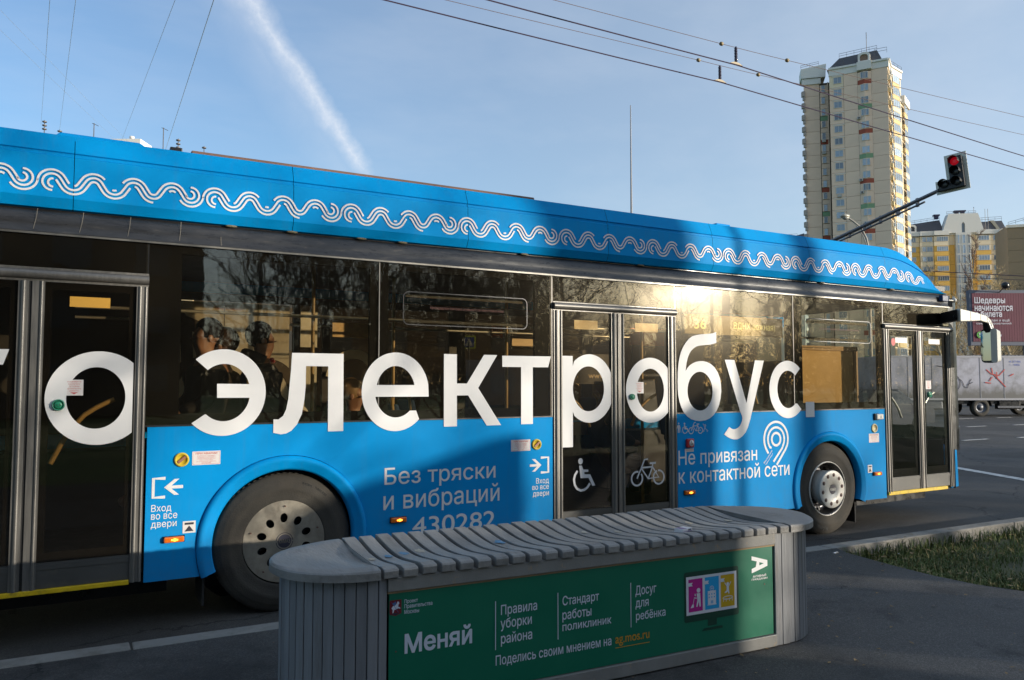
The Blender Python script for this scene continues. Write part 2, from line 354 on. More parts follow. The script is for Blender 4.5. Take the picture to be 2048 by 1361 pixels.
_tc = {}
def text_geo(body, bold=0.0):
    """glyph outlines -> layers of triangles; each outline is filled on its own so overlapping strokes of a glyph stay whole"""
    key = (body, bold)
    if key in _tc: return _tc[key]
    cu = bpy.data.curves.new('t', 'FONT'); cu.body = body; cu.size = 1
    o = bpy.data.objects.new('t', cu); C.objects.link(o)
    dg = bpy.context.evaluated_depsgraph_get(); oe = o.evaluated_get(dg); cv = oe.to_curve(dg)
    loops = []
    for sp in cv.splines:
        if sp.type != 'BEZIER': loops.append([Vector(p.co[:2]) for p in sp.points]); continue
        bp = sp.bezier_points; n = len(bp); pts = []
        for i in range(n):
            p, q = bp[i], bp[(i + 1) % n]; P0, P1, P2, P3 = p.co, p.handle_right, q.handle_left, q.co
            ln = (P3 - P0).length; off = abs((P1 - P0).cross(P3 - P0).z) + abs((P2 - P0).cross(P3 - P0).z)
            k = 1 if off < 1e-4 * max(ln, 1e-3) else 5
            for j in range(k):
                t = j / k; pts.append(((1 - t) ** 3 * P0 + 3 * t * (1 - t) ** 2 * P1 + 3 * t * t * (1 - t) * P2 + t ** 3 * P3).to_2d())
        cl = [pts[0]]
        for p in pts[1:]:
            if (p - cl[-1]).length > 1e-5: cl.append(p)
        if (cl[0] - cl[-1]).length < 1e-5: cl.pop()
        if len(cl) > 2: loops.append(cl)
    oe.to_curve_clear(); bpy.data.objects.remove(o); bpy.data.curves.remove(cu)
    area = lambda l: sum(l[i].x * l[(i + 1) % len(l)].y - l[(i + 1) % len(l)].x * l[i].y for i in range(len(l))) / 2
    big = max(loops, key=lambda l: abs(area(l))); sg = 1 if area(big) > 0 else -1
    if bold:
        nl = []
        for l in loops:
            m = len(l); r = []
            for i in range(m):
                t = (l[(i + 1) % m] - l[i]).normalized() + (l[i] - l[i - 1]).normalized()
                if t.length < 1e-6: r.append(l[i]); continue
                t.normalize(); r.append(l[i] + Vector((t.y, -t.x)) * sg * bold)
            nl.append(r)
        loops = nl
    pts = [p for l in loops for p in l]
    x0 = min(p.x for p in pts); x1 = max(p.x for p in pts); y0 = min(p.y for p in pts); y1 = max(p.y for p in pts)
    edges = []; k = 0
    for l in loops:
        m = len(l); edges += [(k + i, k + (i + 1) % m) for i in range(m)]; k += m
    V2, _, F2_, _, _, _ = delaunay_2d_cdt(pts, edges, [], 0, 1e-6)
    def winding(x, y):
        w_ = 0
        for l in loops:
            for i in range(len(l)):
                a, b_ = l[i - 1], l[i]
                if a.y <= y:
                    if b_.y > y and (b_.x - a.x) * (y - a.y) - (x - a.x) * (b_.y - a.y) > 0: w_ += 1
                elif b_.y <= y and (b_.x - a.x) * (y - a.y) - (x - a.x) * (b_.y - a.y) < 0: w_ -= 1
        return w_
    tris = [tuple(f) for f in F2_ if winding(sum(V2[i].x for i in f) / len(f), sum(V2[i].y for i in f) / len(f)) != 0]
    layers = [([((p.x - x0) / (x1 - x0), (p.y - y0) / (y1 - y0)) for p in V2], tris)]
    _tc[key] = layers
    return layers


def text_mb(mb, body, x0, x1, z0, z1, F, bold=0.0, flip=False):
    # each outline sits a hair (0.1 mm steps) off its neighbour, so overlapping strokes never share a plane
    o_ = Vector(F(0, 0)); n = (Vector(F(0, 1)) - o_).cross(Vector(F(1, 0)) - o_).normalized()
    for i, (vs, fs) in enumerate(text_geo(body, bold)):
        d = -n * (0.00015 * (i % 5))
        mb.add([Vector(F(x0 + (x1 - x0) * ((1 - u) if flip else u), z0 + (z1 - z0) * v)) + d for u, v in vs], fs)
    return mb


def YP(y): return lambda u, v: (u, y, v)      # a plane parallel to the bus side
# ================================================================== THE BUS
YS = 5.6                                  # plane of the near side; the far side is at 8.15
bus = empty('electric_bus', (0, 0, 0), label='blue and black electric city bus with big white Cyrillic slogan along its side', category='bus')
def part(name, mb, mat, parent=None, bevel=0, **k): return mb.build(name, mat, parent or bus, bevel, **k)


def decal(name, loops, y, mat, parent=None, th=0.0012, **k):
    return part(name, MB().prism(loops, lambda u, v: (u, y, v), lambda u, v: (u, y + th, v)), mat, parent, **k)


def arch_cut(x0, x1, z0, z1, cx, cz, r):
    a0 = math.degrees(math.asin((z0 - cz) / r))
    arc = ell(cx, cz, r, r, 180 - a0, a0, 36)
    return [(x0, z1), (x0, z0)] + arc + [(x1, z0), (x1, z1)]


WR, WF = (1.335, 0.505), (7.085, 0.505)
f0, f1 = YP(YS), YP(YS + .03)
part('side_panel', MB().prism([arch_cut(.432, 3.57, .318, 1.318, WR[0], WR[1], .592)], f0, f1), blue)
part('side_panel', MB().prism([arch_cut(4.95, 8.028, .318, 1.318, WF[0], WF[1], .587)], f0, f1), blue)
part('side_panel', MB().box(-2.7, -1.05, YS, YS + .03, .318, 1.318), blue)
for (cx, cz), ro in ((WR, .588), (WF, .583)):
    a0 = math.asin((.305 - cz) / ro)
    prof = [(ro, .012), (ro, -.012), (ro - .035, -.026), (ro - .05, -.012), (ro - .085, -.016), (ro - .098, .0), (ro - .098, .06)]
    part('wheel_arch', MB().lathe((cx, YS, cz), prof, 64, 'y', a0=a0, a1=math.pi - a0, closed=False), blue)
    # wheel well
    part('wheel_well', MB().lathe((cx, YS + .03, cz), [(.60, 0), (.60, .62)], 32, 'y', a0=-.35, a1=math.pi + .35, closed=False)
         .prism([ell(cx, cz, .60, .60)], YP(YS + .66), YP(YS + .67)), blackp)
# far side, rear, floor, roof, underbody
part('roof_panel', MB().box(-2.7, 9.35, 5.66, 8.09, 2.74, 2.80), blackp)
part('far_side_wall', MB().box(-2.7, 9.3, 8.12, 8.15, .32, 1.15).box(-2.7, 9.3, 8.12, 8.15, 2.45, 3.1), blue)
part('rear_wall', MB().box(-2.73, -2.7, 5.6, 8.15, .32, 3.1), blue)
part('floor', MB().box(-2.7, 9.4, 5.68, 8.1, .33, .37), inter_dark)
part('underbody', MB().box(2.1, 6.3, 5.9, 7.9, .16, .328).box(-2.5, .6, 5.9, 7.9, .18, .328).box(7.9, 9.2, 5.9, 7.9, .2, .328), blackp)
part('mud_flap', MB().box(.80, .815, 5.68, 6.0, .10, .33), rubber)
part('mud_flap', MB().box(7.60, 7.615, 5.70, 6.05, .07, .33), rubber)
part('ceiling', MB().box(-2.65, 9.2, 5.66, 8.08, 2.60, 2.62), inter_dark)
# black frame behind the flush glazing
fr_ = MB()
WX = [(-2.65, -1.05), (.418, 2.006), (2.014, 3.556), (4.95, 6.548), (6.556, 8.028)]
for a, b in WX:
    fr_.box(a, b, YS + .012, YS + .05, 2.475, 2.54); fr_.box(a, b, YS + .012, YS + .05, 1.318, 1.40)
for x0, x1 in ((.418, .62), (1.94, 2.09), (3.40, 3.556), (4.95, 5.03), (6.47, 6.70), (7.96, 8.028)): fr_.box(x0, x1, YS + .014, YS + .048, 1.40, 2.475)
part('window_frame', fr_, frit)
part('body_pillar', MB().box(-1.12, -1.0, YS + .002, YS + .07, .32, 2.54).box(.40, .418, YS + .004, YS + .09, .33, 2.54)
     .box(3.545, 3.575, YS + .004, YS + .09, .33, 2.54).box(4.935, 4.952, YS + .004, YS + .09, .33, 2.54).box(8.02, 8.036, YS + .004, YS + .09, .33, 2.54), blackp)
for i, (a, b) in enumerate(WX):
    part('window', MB().box(a, b, YS, YS + .006, 1.331, 2.535), glass)
    part('window_trim', MB().box(b + .0005, b + .0075, YS - .002, YS + .004, 1.331, 2.538), alum)
part('window_trim', MB().box(.418, 3.572, YS - .004, YS + .01, 1.3195, 1.3295).box(4.95, 8.03, YS - .004, YS + .01, 1.3195, 1.3295), railm)
part('header_panel', MB().box(-1.0, .40, YS + .004, YS + .03, 2.33, 2.535).box(3.575, 4.935, YS + .004, YS + .03, 2.32, 2.535).box(8.036, 9.33, YS + .004, YS + .03, 2.30, 2.535), frit)
part('header_glass', MB().box(-1.0, .408, YS - .002, YS + .003, 2.325, 2.535), glass)
part('header_glass', MB().box(3.575, 4.935, YS - .002, YS + .003, 2.315, 2.535), glass)
part('header_glass', MB().box(8.036, 9.3, YS - .002, YS + .003, 2.305, 2.535), glass)
# opening upper sashes with rounded outline and mirrored notice
for (x0, x1, z0, z1) in ((2.204, 3.312, 2.06, 2.315), (6.752, 7.815, 2.056, 2.297)):
    rr = .045; pts = []
    for cx, cz, a in ((x1 - rr, z1 - rr, 0), (x0 + rr, z1 - rr, 90), (x0 + rr, z0 + rr, 180), (x1 - rr, z0 + rr, 270)): pts += ell(cx, cz, rr, rr, a, a + 90, 6)
    sash = part('opening_sash', stroke_mb(MB(), pts, .007, YP(YS - .003), True), railm)
    part('sash_frame', MB().box(x0 + .03, x1 - .03, YS + .02, YS + .03, z0 + .02, z0 + .04).box(x0 + .03, x1 - .03, YS + .02, YS + .03, z1 - .04, z1 - .02), inter_dark, sash)
    xm = (x0 + x1) / 2
    part('sash_print', text_mb(MB(), 'ОКНА И ФОРТОЧКИ НЕ ОТКРЫВАТЬ. РАБОТАЕТ КОНДИЦИОНЕР', xm - .33, xm + .33, z0 + .125, z0 + .147, YP(YS - .002), flip=True), pbsdf('faded_red_print', (.22, .10, .08), rough=.7), sash)
# gutter band: rounded rail above the windows
def band(x0, x1): # profile (y,z)
    pr = [(YS + .03, 2.535), (YS - .012, 2.537), (YS - .016, 2.546), (YS - .004, 2.556), (YS - .002, 2.60), (YS + .004, 2.645), (YS + .018, 2.676), (YS + .045, 2.694), (YS + .10, 2.70)]
    m = MB(); n = len(pr); vs = [(x0, y, z) for y, z in pr] + [(x1, y, z) for y, z in pr]
    m.add(vs, [(i, i + 1, n + i + 1, n + i) for i in range(n - 1)], True)
    return m
part('gutter_rail', band(-2.7, 9.30), railm)
part('gutter_lip', MB().box(-2.7, 9.3, YS - .022, YS - .012, 2.528, 2.54), pbsdf('bright_trim', (.22, .21, .19), rough=.4, metal=.7, var=.2))
m = MB()   # rounded front end of the rail going round the nose
def nose(t): # plan curve from side to front, t 0..1
    P0, P1, P2, P3 = Vector((9.40, YS)), Vector((9.62, YS + .02)), Vector((9.76, YS + .22)), Vector((9.82, 6.875))
    return ((1 - t) ** 3) * P0 + 3 * t * (1 - t) ** 2 * P1 + 3 * t * t * (1 - t) * P2 + t ** 3 * P3
NS = [nose(i / 14) for i in range(15)]
def nose_wall(z0, z1, inset=0, sc_=1.0, x_shift=0.0):
    mm = MB(); vs = [(p.x + x_shift, p.y + inset, z0) for p in NS] + [(p.x + x_shift, p.y + inset, z1) for p in NS]; n = len(NS)
    mm.add(vs, [(i, i + 1, n + i + 1, n + i) for i in range(n - 1)], True); return mm
part('gutter_corner', nose_wall(2.545, 2.68, .001), railm)
m = MB(); n_ = 6; m.add([(p.x, p.y + .002, .80) for p in NS[:n_]] + [(p.x, p.y + .002, 2.545) for p in NS[:n_]], [(i, i + 1, n_ + i + 1, n_ + i) for i in range(n_ - 1)], True)
m.box(9.305, 9.40, YS + .002, YS + .012, .80, 2.545); part('front_corner', m, blackp)
part('front_panel', MB().add([(p.x, p.y + .002, .80) for p in NS] + [(p.x, p.y + .002, 1.05) for p in NS], [(i, i + 1, 15 + i + 1, 15 + i) for i in range(14)], True), blackp)
m = MB(); q_ = [(p.x, p.y + .002) for p in NS[5:]] + [(9.81, 8.05)]; m.add([(x, y, 1.05) for x, y in q_] + [(x, y, 2.54) for x, y in q_], [(i, i + 1, len(q_) + i + 1, len(q_) + i) for i in range(len(q_) - 1)], True); part('windshield', m, glass_mat('windshield_glass', (.88, .9, .9), refl_ior=1.35, dust=.002))
part('bumper_corner', MB().hexa([(9.258, YS - .004, .345), (9.50, YS + .05, .345), (9.56, YS + .30, .345), (9.56, 5.95, .345), (9.258, 5.95, .345)],
                                [(9.258, YS - .004, .81), (9.40, YS + .004, .83), (9.62, YS + .22, .84), (9.62, 5.95, .84), (9.258, 5.95, .81)]), blue, bevel=.012)
part('bumper_seam', MB().box(9.335, 9.34, YS - .008, YS + .1, .345, .815), blackp)
part('headlight', MB().hexa([(9.48, YS + .02, .95), (9.66, YS + .12, .93), (9.66, YS + .3, .93), (9.48, YS + .2, .95)], [(9.46, YS + .02, 1.06), (9.68, YS + .12, 1.08), (9.68, YS + .3, 1.08), (9.46, YS + .2, 1.06)]), blackp, bevel=.008)
# roof cowl in segments with open seams
CPROF = [(YS + .05, 2.700), (YS + .02, 2.706), (YS - .012, 2.768), (YS - .002, 3.035), (YS + .012, 3.043), (YS + .012, 3.060), (YS + .002, 3.066), (YS + .05, 3.186), (YS + .11, 3.200), (YS + .30, 3.19)]
FT = [(8.2, 3.186), (8.42, 3.158), (8.60, 3.108), (8.78, 3.045), (8.95, 2.975), (9.10, 2.893), (9.22, 2.812), (9.30, 2.745), (9.335, 2.712)]
def top_at(x):
    if x <= FT[0][0]: return 3.186
    for (a, za), (b, zb) in zip(FT, FT[1:]):
        if x <= b: return za + (zb - za) * (x - a) / (b - a)
    return FT[-1][1]
def cowl(x0, x1, n=1):
    mm = MB(); st = [x0 + (x1 - x0) * i / n for i in range(n + 1)]; vs = []
    for x in st:
        k = (top_at(x) - 2.70) / .486
        for y, z in CPROF:
            vs.append((x, y + (1 - k) ** 2 * .25 * ((z - 2.7) / .48), 2.70 + (z - 2.70) * k))
    q = len(CPROF)
    mm.add(vs, [(i * q + j, i * q + j + 1, (i + 1) * q + j + 1, (i + 1) * q + j) for i in range(n) for j in range(q - 1)])
    return mm
SE = [-2.7, -1.42, -.03, 1.352, 2.755, 4.16, 5.43, 6.82, 8.10, 9.335]
for a, b in zip(SE, SE[1:]): part('roof_cowl', cowl(a + .002, b - .002, 24 if b > 8.2 else 1), blue)
part('cowl_backing', MB().box(-2.7, 8.1, YS + .06, YS + .10, 2.70, 3.16), blackp)
part('cowl_slot', MB().box(-2.7, 9.3, YS + .05, YS + .09, 2.66, 2.72), blackp)
part('roof_fairing', MB().hexa([(-.2, 5.8, 3.18), (.46, 5.8, 3.18), (.46, 6.8, 3.18), (-.2, 6.8, 3.18)], [(-.12, 5.86, 3.268), (.36, 5.86, 3.268), (.36, 6.7, 3.27), (-.12, 6.7, 3.27)]), blue, bevel=.015)
part('battery_cover', MB().box(.68, 3.5, 5.78, 7.9, 3.10, 3.243), pbsdf('rusty_tray', (.20, .11, .075), rough=.7, var=.2), bevel=.01)
part('roof_hatch', MB().box(.54, .62, 5.75, 6.0, 3.18, 3.24), blackp, bevel=.006)
part('roof_hatch', MB().box(5.78, 5.98, 5.9, 6.3, 3.19, 3.275), blue, bevel=.01)
for x in (.93, 1.35, 1.87, 2.2, 3.3, 4.55, 7.05, 8.25): part('debris_clump', MB().ball((x, YS + .02, 2.698), .028, 10, 6, (1.5, .5, .32)), pbsdf('dry_moss', (.22, .19, .12), rough=.9, bump=.8, bscale=200))
for x, s_, top_ in ((.03, .02, 2.70), (.30, .015, 2.70), (.605, .008, 2.70), (.86, -.01, 2.62), (-.22, .02, 2.70)):  # dried drip marks
    part('drip_mark', stroke_mb(MB(), [(x, top_ - .01), (x - s_ * .3, top_ - .07), (x - s_, 2.56)], .0035, YP(YS - .008)), pbsdf('lime_trace', (.22, .20, .17), rough=.8))

# ornament of three winding lines along the cowl
def ornament():
    mb = MB(); Wd = .0125; RR = (.0785, .0525, .0265)
    xs = [.1155 * i for i in range(8)]; per = .964; zc, zt = 2.8645, 2.8775
    def F2(u, v):     # follows the falling front end of the cowl
        k = (top_at(u) - 2.70) / .486
        z = 2.70 + (v - 2.70) * k; y = YS - .0145 + (1 - k) ** 2 * .25 * ((v - 2.7) / .48)
        return (u, y - .003 * (1 - k), z)
    keep = {(0, 2): (.9, 1), (1, 2): (.62, 1), (2, 0): (0, .93), (3, 2): (.3, .75), (4, 2): (.55, 1), (5, 0): (0, .5), (6, 2): (.1, .9), (7, 2): None, (7, 1): None, (0, 1): (0, 1)}
    seq = []
    for u in range(-3, 11):
        for k in range(8): seq.append((-.148 + u * per + xs[k], k))
    def tang(a, b, ra, rb, up):   # contact angles of the inner tangent from circle a to circle b
        d = b - a; L_ = d.length; th = math.degrees(math.atan2(d.y, d.x)); ph = math.degrees(math.acos(min(1, (ra + rb) / L_)))
        return th + ph if up else th - ph
    for j in range(1, len(seq) - 1):
        (x, k) = seq[j]
        if x < -2.4 or x > 8.80: continue
        crest = k % 2 == 0; c = Vector((x, zc if crest else zt))
        pv = Vector((seq[j - 1][0], zt if crest else zc)); nx = Vector((seq[j + 1][0], zt if crest else zc))
        for i in range(3):
            kp = keep.get((k, i), (0, 1))
            if kp is None: continue
            r = RR[i]; rp = RR[2 - i]; rn = RR[2 - i]
            if k == 7 and i == 0: rn = RR[0]
            if k == 0 and i == 0: rp = RR[0]
            if crest:
                s0 = tang(pv, c, rp, r, False) + 180; s1 = tang(c, nx, r, rn, True)   # from left contact over the top
                if k == 0 and i == 1: s0 = 272
            else:
                s0 = tang(pv, c, rp, r, True) - 180; s1 = tang(c, nx, r, rn, False)
            a_, b_ = s0 + (s1 - s0) * kp[0], s0 + (s1 - s0) * kp[1]
            pts = ell(c.x, c.y, r, r, a_, b_, max(3, int(abs(b_ - a_) / 11)))
            if kp[1] == 1:   # straight run to the next bend
                e = math.radians(s1); q = nx - Vector((math.cos(e), math.sin(e))) * rn
                pts.append(tuple(q))
            stroke_mb(mb, pts, Wd, F2)
        if k == 0: stroke_mb(mb, ell(x + .004, zc - .004, .0265, .0265, 85, 275, 8), Wd, F2)
        if k == 7:
            s0 = tang(pv, c, RR[1], RR[1], True) - 180
            stroke_mb(mb, ell(x, zt, RR[1], RR[1], s0, 92, 14), Wd, F2); stroke_mb(mb, ell(x - .004, zt, .0265, .0265, -165, 85, 10), Wd, F2)
    return mb
part('cowl_ornament', ornament(), white)

# ---- doors -------------------------------------------------------
def rbox(x0, x1, y0, y1, z0, z1): return MB().box(x0, x1, y0, y1, z0, z1)
def door(x0, x1, mx0, mx1, hz0, hz1, zb, kick, sill, left_post, right_post, gl, inner_border=.0):
    d = part('door', rbox(x0, x1, YS + .03, YS + .05, zb - .03, zb), rubber)
    part('door_header', MB().tube([(x0, YS - .005, (hz0 + hz1) / 2), (x1, YS - .005, (hz0 + hz1) / 2)], .030, 14)
         .box(x0, x1, YS + .0, YS + .03, hz0, hz1), alum, d)
    for a, b in (left_post, right_post):
        w_ = b - a
        part('door_post', MB().box(a, b, YS - .012, YS + .05, zb - .02, hz0).tube([(a + w_ * .3, YS - .012, zb - .02), (a + w_ * .3, YS - .012, hz0)], w_ * .16, 8)
             .tube([(b - w_ * .18, YS - .012, zb - .02), (b - w_ * .18, YS - .012, hz0)], w_ * .12, 8), alum, d)
    w_ = mx1 - mx0
    part('centre_post', MB().box(mx0, mx0 + w_ * .40, YS - .010, YS + .03, zb - .01, hz0).box(mx0 + w_ * .52, mx1, YS - .010, YS + .03, zb - .01, hz0)
         .tube([(mx0 + w_ * .2, YS - .012, zb), (mx0 + w_ * .2, YS - .012, hz0)], w_ * .10, 8).tube([(mx1 - w_ * .12, YS - .012, zb), (mx1 - w_ * .12, YS - .012, hz0)], w_ * .07, 8), alum, d)
    part('rubber_seal', MB().box(mx0 + w_ * .40, mx0 + w_ * .52, YS + .0, YS + .04, zb, hz0), rubber, d)
    for a, b in ((left_post[1], mx0), (mx1, right_post[0])):
        part('door_glass', MB().box(a, b, YS + .002, YS + .008, zb + kick, hz0), gl, d)
        part('kick_plate', MB().box(a, b, YS - .002, YS + .03, zb, zb + kick - .003).box(a, b, YS - .006, YS - .002, zb + kick - .045, zb + kick - .012), pbsdf('kick_metal', (.09, .088, .082), rough=.5, metal=.3, var=.15, vscale=3, dirt=(.13, .115, .09), dscale=14, dlo=.55, dhi=.8), d)
        part('glass_border', MB().prism([[(a, zb + kick), (b, zb + kick), (b, hz0), (a, hz0)], [(a + inner_border + .01, zb + kick + inner_border * 1.6 + .01), (a + inner_border + .01, hz0 - inner_border * 1.2 - .01), (b - inner_border - .01, hz0 - inner_border * 1.2 - .01), (b - inner_border - .01, zb + kick + inner_border * 1.6 + .01)]],
                                        YP(YS + .010), YP(YS + .016)), frit, d)
    if sill: part('sill_edge', MB().box(sill[0], sill[1], YS - .02, YS + .06, sill[2], sill[3]), yellow, d, bevel=.004)
    return d
doorL = door(-1.0, .418, -.307, -.166, 2.236, 2.325, .352, .158, (-1.0, .345, .321, .350), (-1.0, -.93), (.348, .415), door_glass, .03)
doorM = door(3.573, 4.94, 4.185, 4.328, 2.235, 2.312, .352, .162, (3.65, 4.85, .321, .350), (3.575, 3.660), (4.845, 4.935), door_glass, .0)
doorF = door(8.032, 9.333, 8.645, 8.757, 2.226, 2.295, .385, .155, (8.04, 9.16, .345, .383), (8.036, 8.12), (9.235, 9.305), frontdoor_glass, .05)
# curved handrails behind the door glass
def arc_rail(pts, y, r, parent, mat): part('door_handrail', MB().tube([(x, y, z) for x, z in pts], r, 8), mat, parent)
railmat = pbsdf('handrail_yellow', (.40, .27, .10), rough=.35, coat=.3)
railmat2 = pbsdf('handrail_steel', (.6, .58, .52), rough=.3, metal=.6)
arc_rail([(.24, 1.50), (.20, 1.482), (.141, 1.451), (.073, 1.405), (.0, 1.32), (-.05, 1.23), (-.11, 1.10)], YS + .10, .016, doorL, railmat)
arc_rail([(4.78, 1.50), (4.74, 1.482), (4.68, 1.45), (4.61, 1.40), (4.54, 1.32), (4.49, 1.22)], YS + .10, .014, doorM, railmat)
arc_rail([(3.74, 1.52), (3.82, 1.48), (3.90, 1.42), (3.97, 1.33), (4.02, 1.22)], YS + .10, .014, doorM, railmat)
arc_rail([(8.158, 1.493), (8.22, 1.46), (8.29, 1.40), (8.36, 1.32), (8.42, 1.21)], YS + .06, .013, doorF, railmat2)
arc_rail([(9.06, 1.50), (9.0, 1.475), (8.93, 1.43), (8.87, 1.37), (8.83, 1.30)], YS + .06, .013, doorF, railmat2)
decal('door_marker', [[(-.031, 2.088), (.196, 2.088), (.196, 2.153), (-.031, 2.153)]], YS + .012, pbsdf('amber_sticker_glow', (.80, .56, .15), rough=.5, emit=(.8, .5, .12), es=.25), doorL)  # sticker colour carries a faint added glow, no lamp behind it
for a, b in ((8.255, 8.471), (8.887, 9.109)): decal('door_marker', [[(a, 2.077), (b, 2.077), (b, 2.138), (a, 2.138)]], YS - .001, stickm, doorF)
for a, b in ((3.80, 4.05), (4.47, 4.74)): decal('door_marker', [[(a, 2.08), (b, 2.08), (b, 2.16), (a, 2.16)]], YS + .012, pbsdf('cream_sticker', (.75, .62, .34), rough=.5), doorM)
decal('round_sticker', [ell(8.215, 2.085, .038, .045)], YS - .002, redp, doorF)
# push buttons with their notices
def push_button(x, z, r, parent):
    b = part('push_button', MB().lathe((x, YS, z), [(r, 0), (r, -.012), (r * .9, -.022), (r * .78, -.022), (r * .76, -.014), (1e-4, -.014)], 32), dgreen if r > .03 else green_btn, parent, bevel=0)
    m = MB().lathe((x, YS - .014, z), [(r * .62, 0), (r * .60, -.010), (r * .5, -.013), (1e-4, -.013)], 28); m.build('button_cap', green_btn, b) if False else None
    return b
for x, z, r, p, st in ((-.075, 1.470, .036, doorL, (-.041, .058, 1.528, 1.627)), (4.412, 1.484, .028, doorM, (4.453, 4.551, 1.515, 1.618)), (8.862, 1.474, .036, doorF, (8.803, 8.907, 1.54, 1.64))):
    part('button_ring', MB().lathe((x, YS, z), [(r, 0), (r, -.012), (r * .92, -.024), (r * .8, -.024), (r * .76, -.012), (1e-4, -.012)], 32), pbsdf('button_ring_green', (.04, .26, .16), rough=.3, coat=.5) , p)
    part('button_cap', MB().lathe((x, YS - .012, z), [(r * .64, 0), (r * .60, -.012), (r * .5, -.015), (1e-4, -.015)], 28), green_btn, p)
    part('button_mark', stroke_mb(stroke_mb(MB(), [(x - r * .12, z + r * .22), (x - r * .34, z), (x - r * .12, z - r * .22)], r * .09, YP(YS - .028)), [(x + r * .12, z + r * .22), (x + r * .34, z), (x + r * .12, z - r * .22)], r * .09, YP(YS - .028)), printb, p)
    a, b, z0, z1 = st
    decal('notice', [[(a, z0), (b, z0), (b, z1), (a, z1)]], YS - .004, stickm, p)
    m = MB(); F = YP(YS - .0055); hh = (z1 - z0); xm = (a + b) / 2
    for i, s_ in enumerate(['НАЖМИТЕ', 'КНОПКУ', 'ЧТОБЫ', 'ОТКРЫТЬ', 'ДВЕРЬ']):
        hw = (b - a) * .055 * len(s_); text_mb(m, s_, xm - hw, xm + hw, z1 - hh * (.17 + .145 * i), z1 - hh * (.09 + .145 * i), F)
    m.add([F(xm - .022, z0 + hh * .2), F(xm + .022, z0 + hh * .2), F(xm, z0 + hh * .08)], [(0, 1, 2)])
    part('notice_print', m, redp, p)

# ---- wheels ------------------------------------------------------
def tyre(cx, cz, yo, R, ri, w=.27):
    pr = [(ri, .0), (ri + .012, -.006), (ri + .03, -.002), (ri + .075, -.012), (ri + .10, -.016), (ri + .105, -.013), (R - .055, -.012), (R - .05, -.008), (R - .022, .004), (R - .006, .016), (R, .03), (R, w - .03), (R - .02, w), (ri, w)]
    m = MB().lathe((cx, yo, cz), pr, 96)
    for i in range(72):   # shoulder tread notches
        a = 2 * math.pi * i / 72; ca, sa = math.cos(a), math.sin(a)
        t = Matrix.Translation((cx, yo, cz)) @ Matrix.Rotation(-a, 4, 'Y')
        m.box(R - .004, R + .004, .03, w - .03, -.010, .010, t)
    return m
wr = part('wheel', tyre(WR[0], .482, YS + .035, .482, .288), tyrem)
wf = part('wheel', tyre(WF[0] - .02, .482, YS + .03, .482, .286), tyrem)
holes = [ell(0, 0, .030, .042) for i in range(10)]
disc = ell(0, 0, .285, .285, 0, 360, 72); hl = []
for i in range(10):
    a = R_(92 + 36 * i); cx, cz = .163 * math.cos(a), .163 * math.sin(a)
    hl.append([(cx + p * math.cos(a) * 1 - q * math.sin(a) * 0 if False else cx + (q * math.cos(a) - p * math.sin(a)), cz + (q * math.sin(a) + p * math.cos(a))) for p, q in ell(0, 0, .026, .033, 0, 360, 14)])
yc = YS + .032
FF = lambda y: (lambda u, v: (WR[0] + u, y, .490 + v))
part('hub_cover', MB().prism([disc] + hl, FF(yc), FF(yc + .006)), steel, wr)
part('cover_backing', MB().prism([ell(0, 0, .28, .28)], FF(yc + .06), FF(yc + .07)), blackp, wr)
m = MB()
for i in range(5):
    a = R_(90 + 72 * i); m.tube([(WR[0] + .245 * math.cos(a), yc, .49 + .245 * math.sin(a)), (WR[0] + .245 * math.cos(a), yc - .012, .49 + .245 * math.sin(a))], .006, 6)
part('cover_bolt', m, nutm, wr)
part('hub_emblem', stroke_mb(stroke_mb(MB(), ell(0, 0, .058, .058, 5, 175, 16), .005, FF(yc - .002)), ell(0, 0, .058, .058, 185, 355, 16), .005, FF(yc - .002))
     .prism([ell(0, 0, .047, .047)], FF(yc - .001), FF(yc + .0)), printb, wr)
part('emblem_letters', text_mb(MB(), 'НЕФАЗ' if False else 'КАМАЗ', -.04, .04, -.014, .014, FF(yc - .003), bold=.02), steel, wr)
# front wheel: open dark rim and a proud polished hub
hx, hz_ = WF[0] - .02, .482
part('rim', MB().lathe((hx, YS + .03, hz_), [(.288, .0), (.283, -.008), (.272, -.004), (.262, .02), (.255, .09), (.235, .12), (.17, .13), (.165, .02)], 64), rimdark, wf)
part('rim_edge', MB().lathe((hx, YS + .03, hz_), [(.289, -.002), (.286, -.011), (.281, -.011), (.279, -.004)], 72), chrome, wf)
part('hub', MB().lathe((hx, YS + .03, hz_), [(.185, .12), (.19, .0), (.196, -.045), (.200, -.058), (.199, -.064), (.192, -.067), (.055, -.069), (.052, -.060), (.040, -.050), (1e-4, -.050)], 64), chrome, wf)
m = MB(); m2 = MB()
for i in range(10):
    a = R_(9 + 36 * i); p = (hx + .152 * math.cos(a), hz_ + .152 * math.sin(a))
    m.prism([ell(p[0], p[1], .021, .021, 0, 360, 18)], YP(YS - .0385), YP(YS - .037)); m2.lathe((p[0], YS - .039, p[1]), [(.013, 0), (.012, -.004), (1e-4, -.004)], 6)
part('nut_recess', m, nutm, wf); part('wheel_nut', m2, pbsdf('nut_dark', (.10, .07, .06), rough=.5), wf)
part('hub_emblem', MB().prism([ell(hx, hz_, .050, .050)], YP(YS - .0395), YP(YS - .038)), printb, wf)
part('emblem_letters', text_mb(MB(), 'КАМАЗ', hx - .043, hx + .043, hz_ - .015, hz_ + .015, YP(YS - .042), bold=.03), chrome, wf)
m = MB()
for i in range(12):
    a = R_(30 * i); m.prism([ell(hx + .222 * math.cos(a), hz_ + .222 * math.sin(a), .014, .022, 0, 360, 12)], YP(YS + .136), YP(YS + .14))
part('rim_hole', m, blackp, wf)
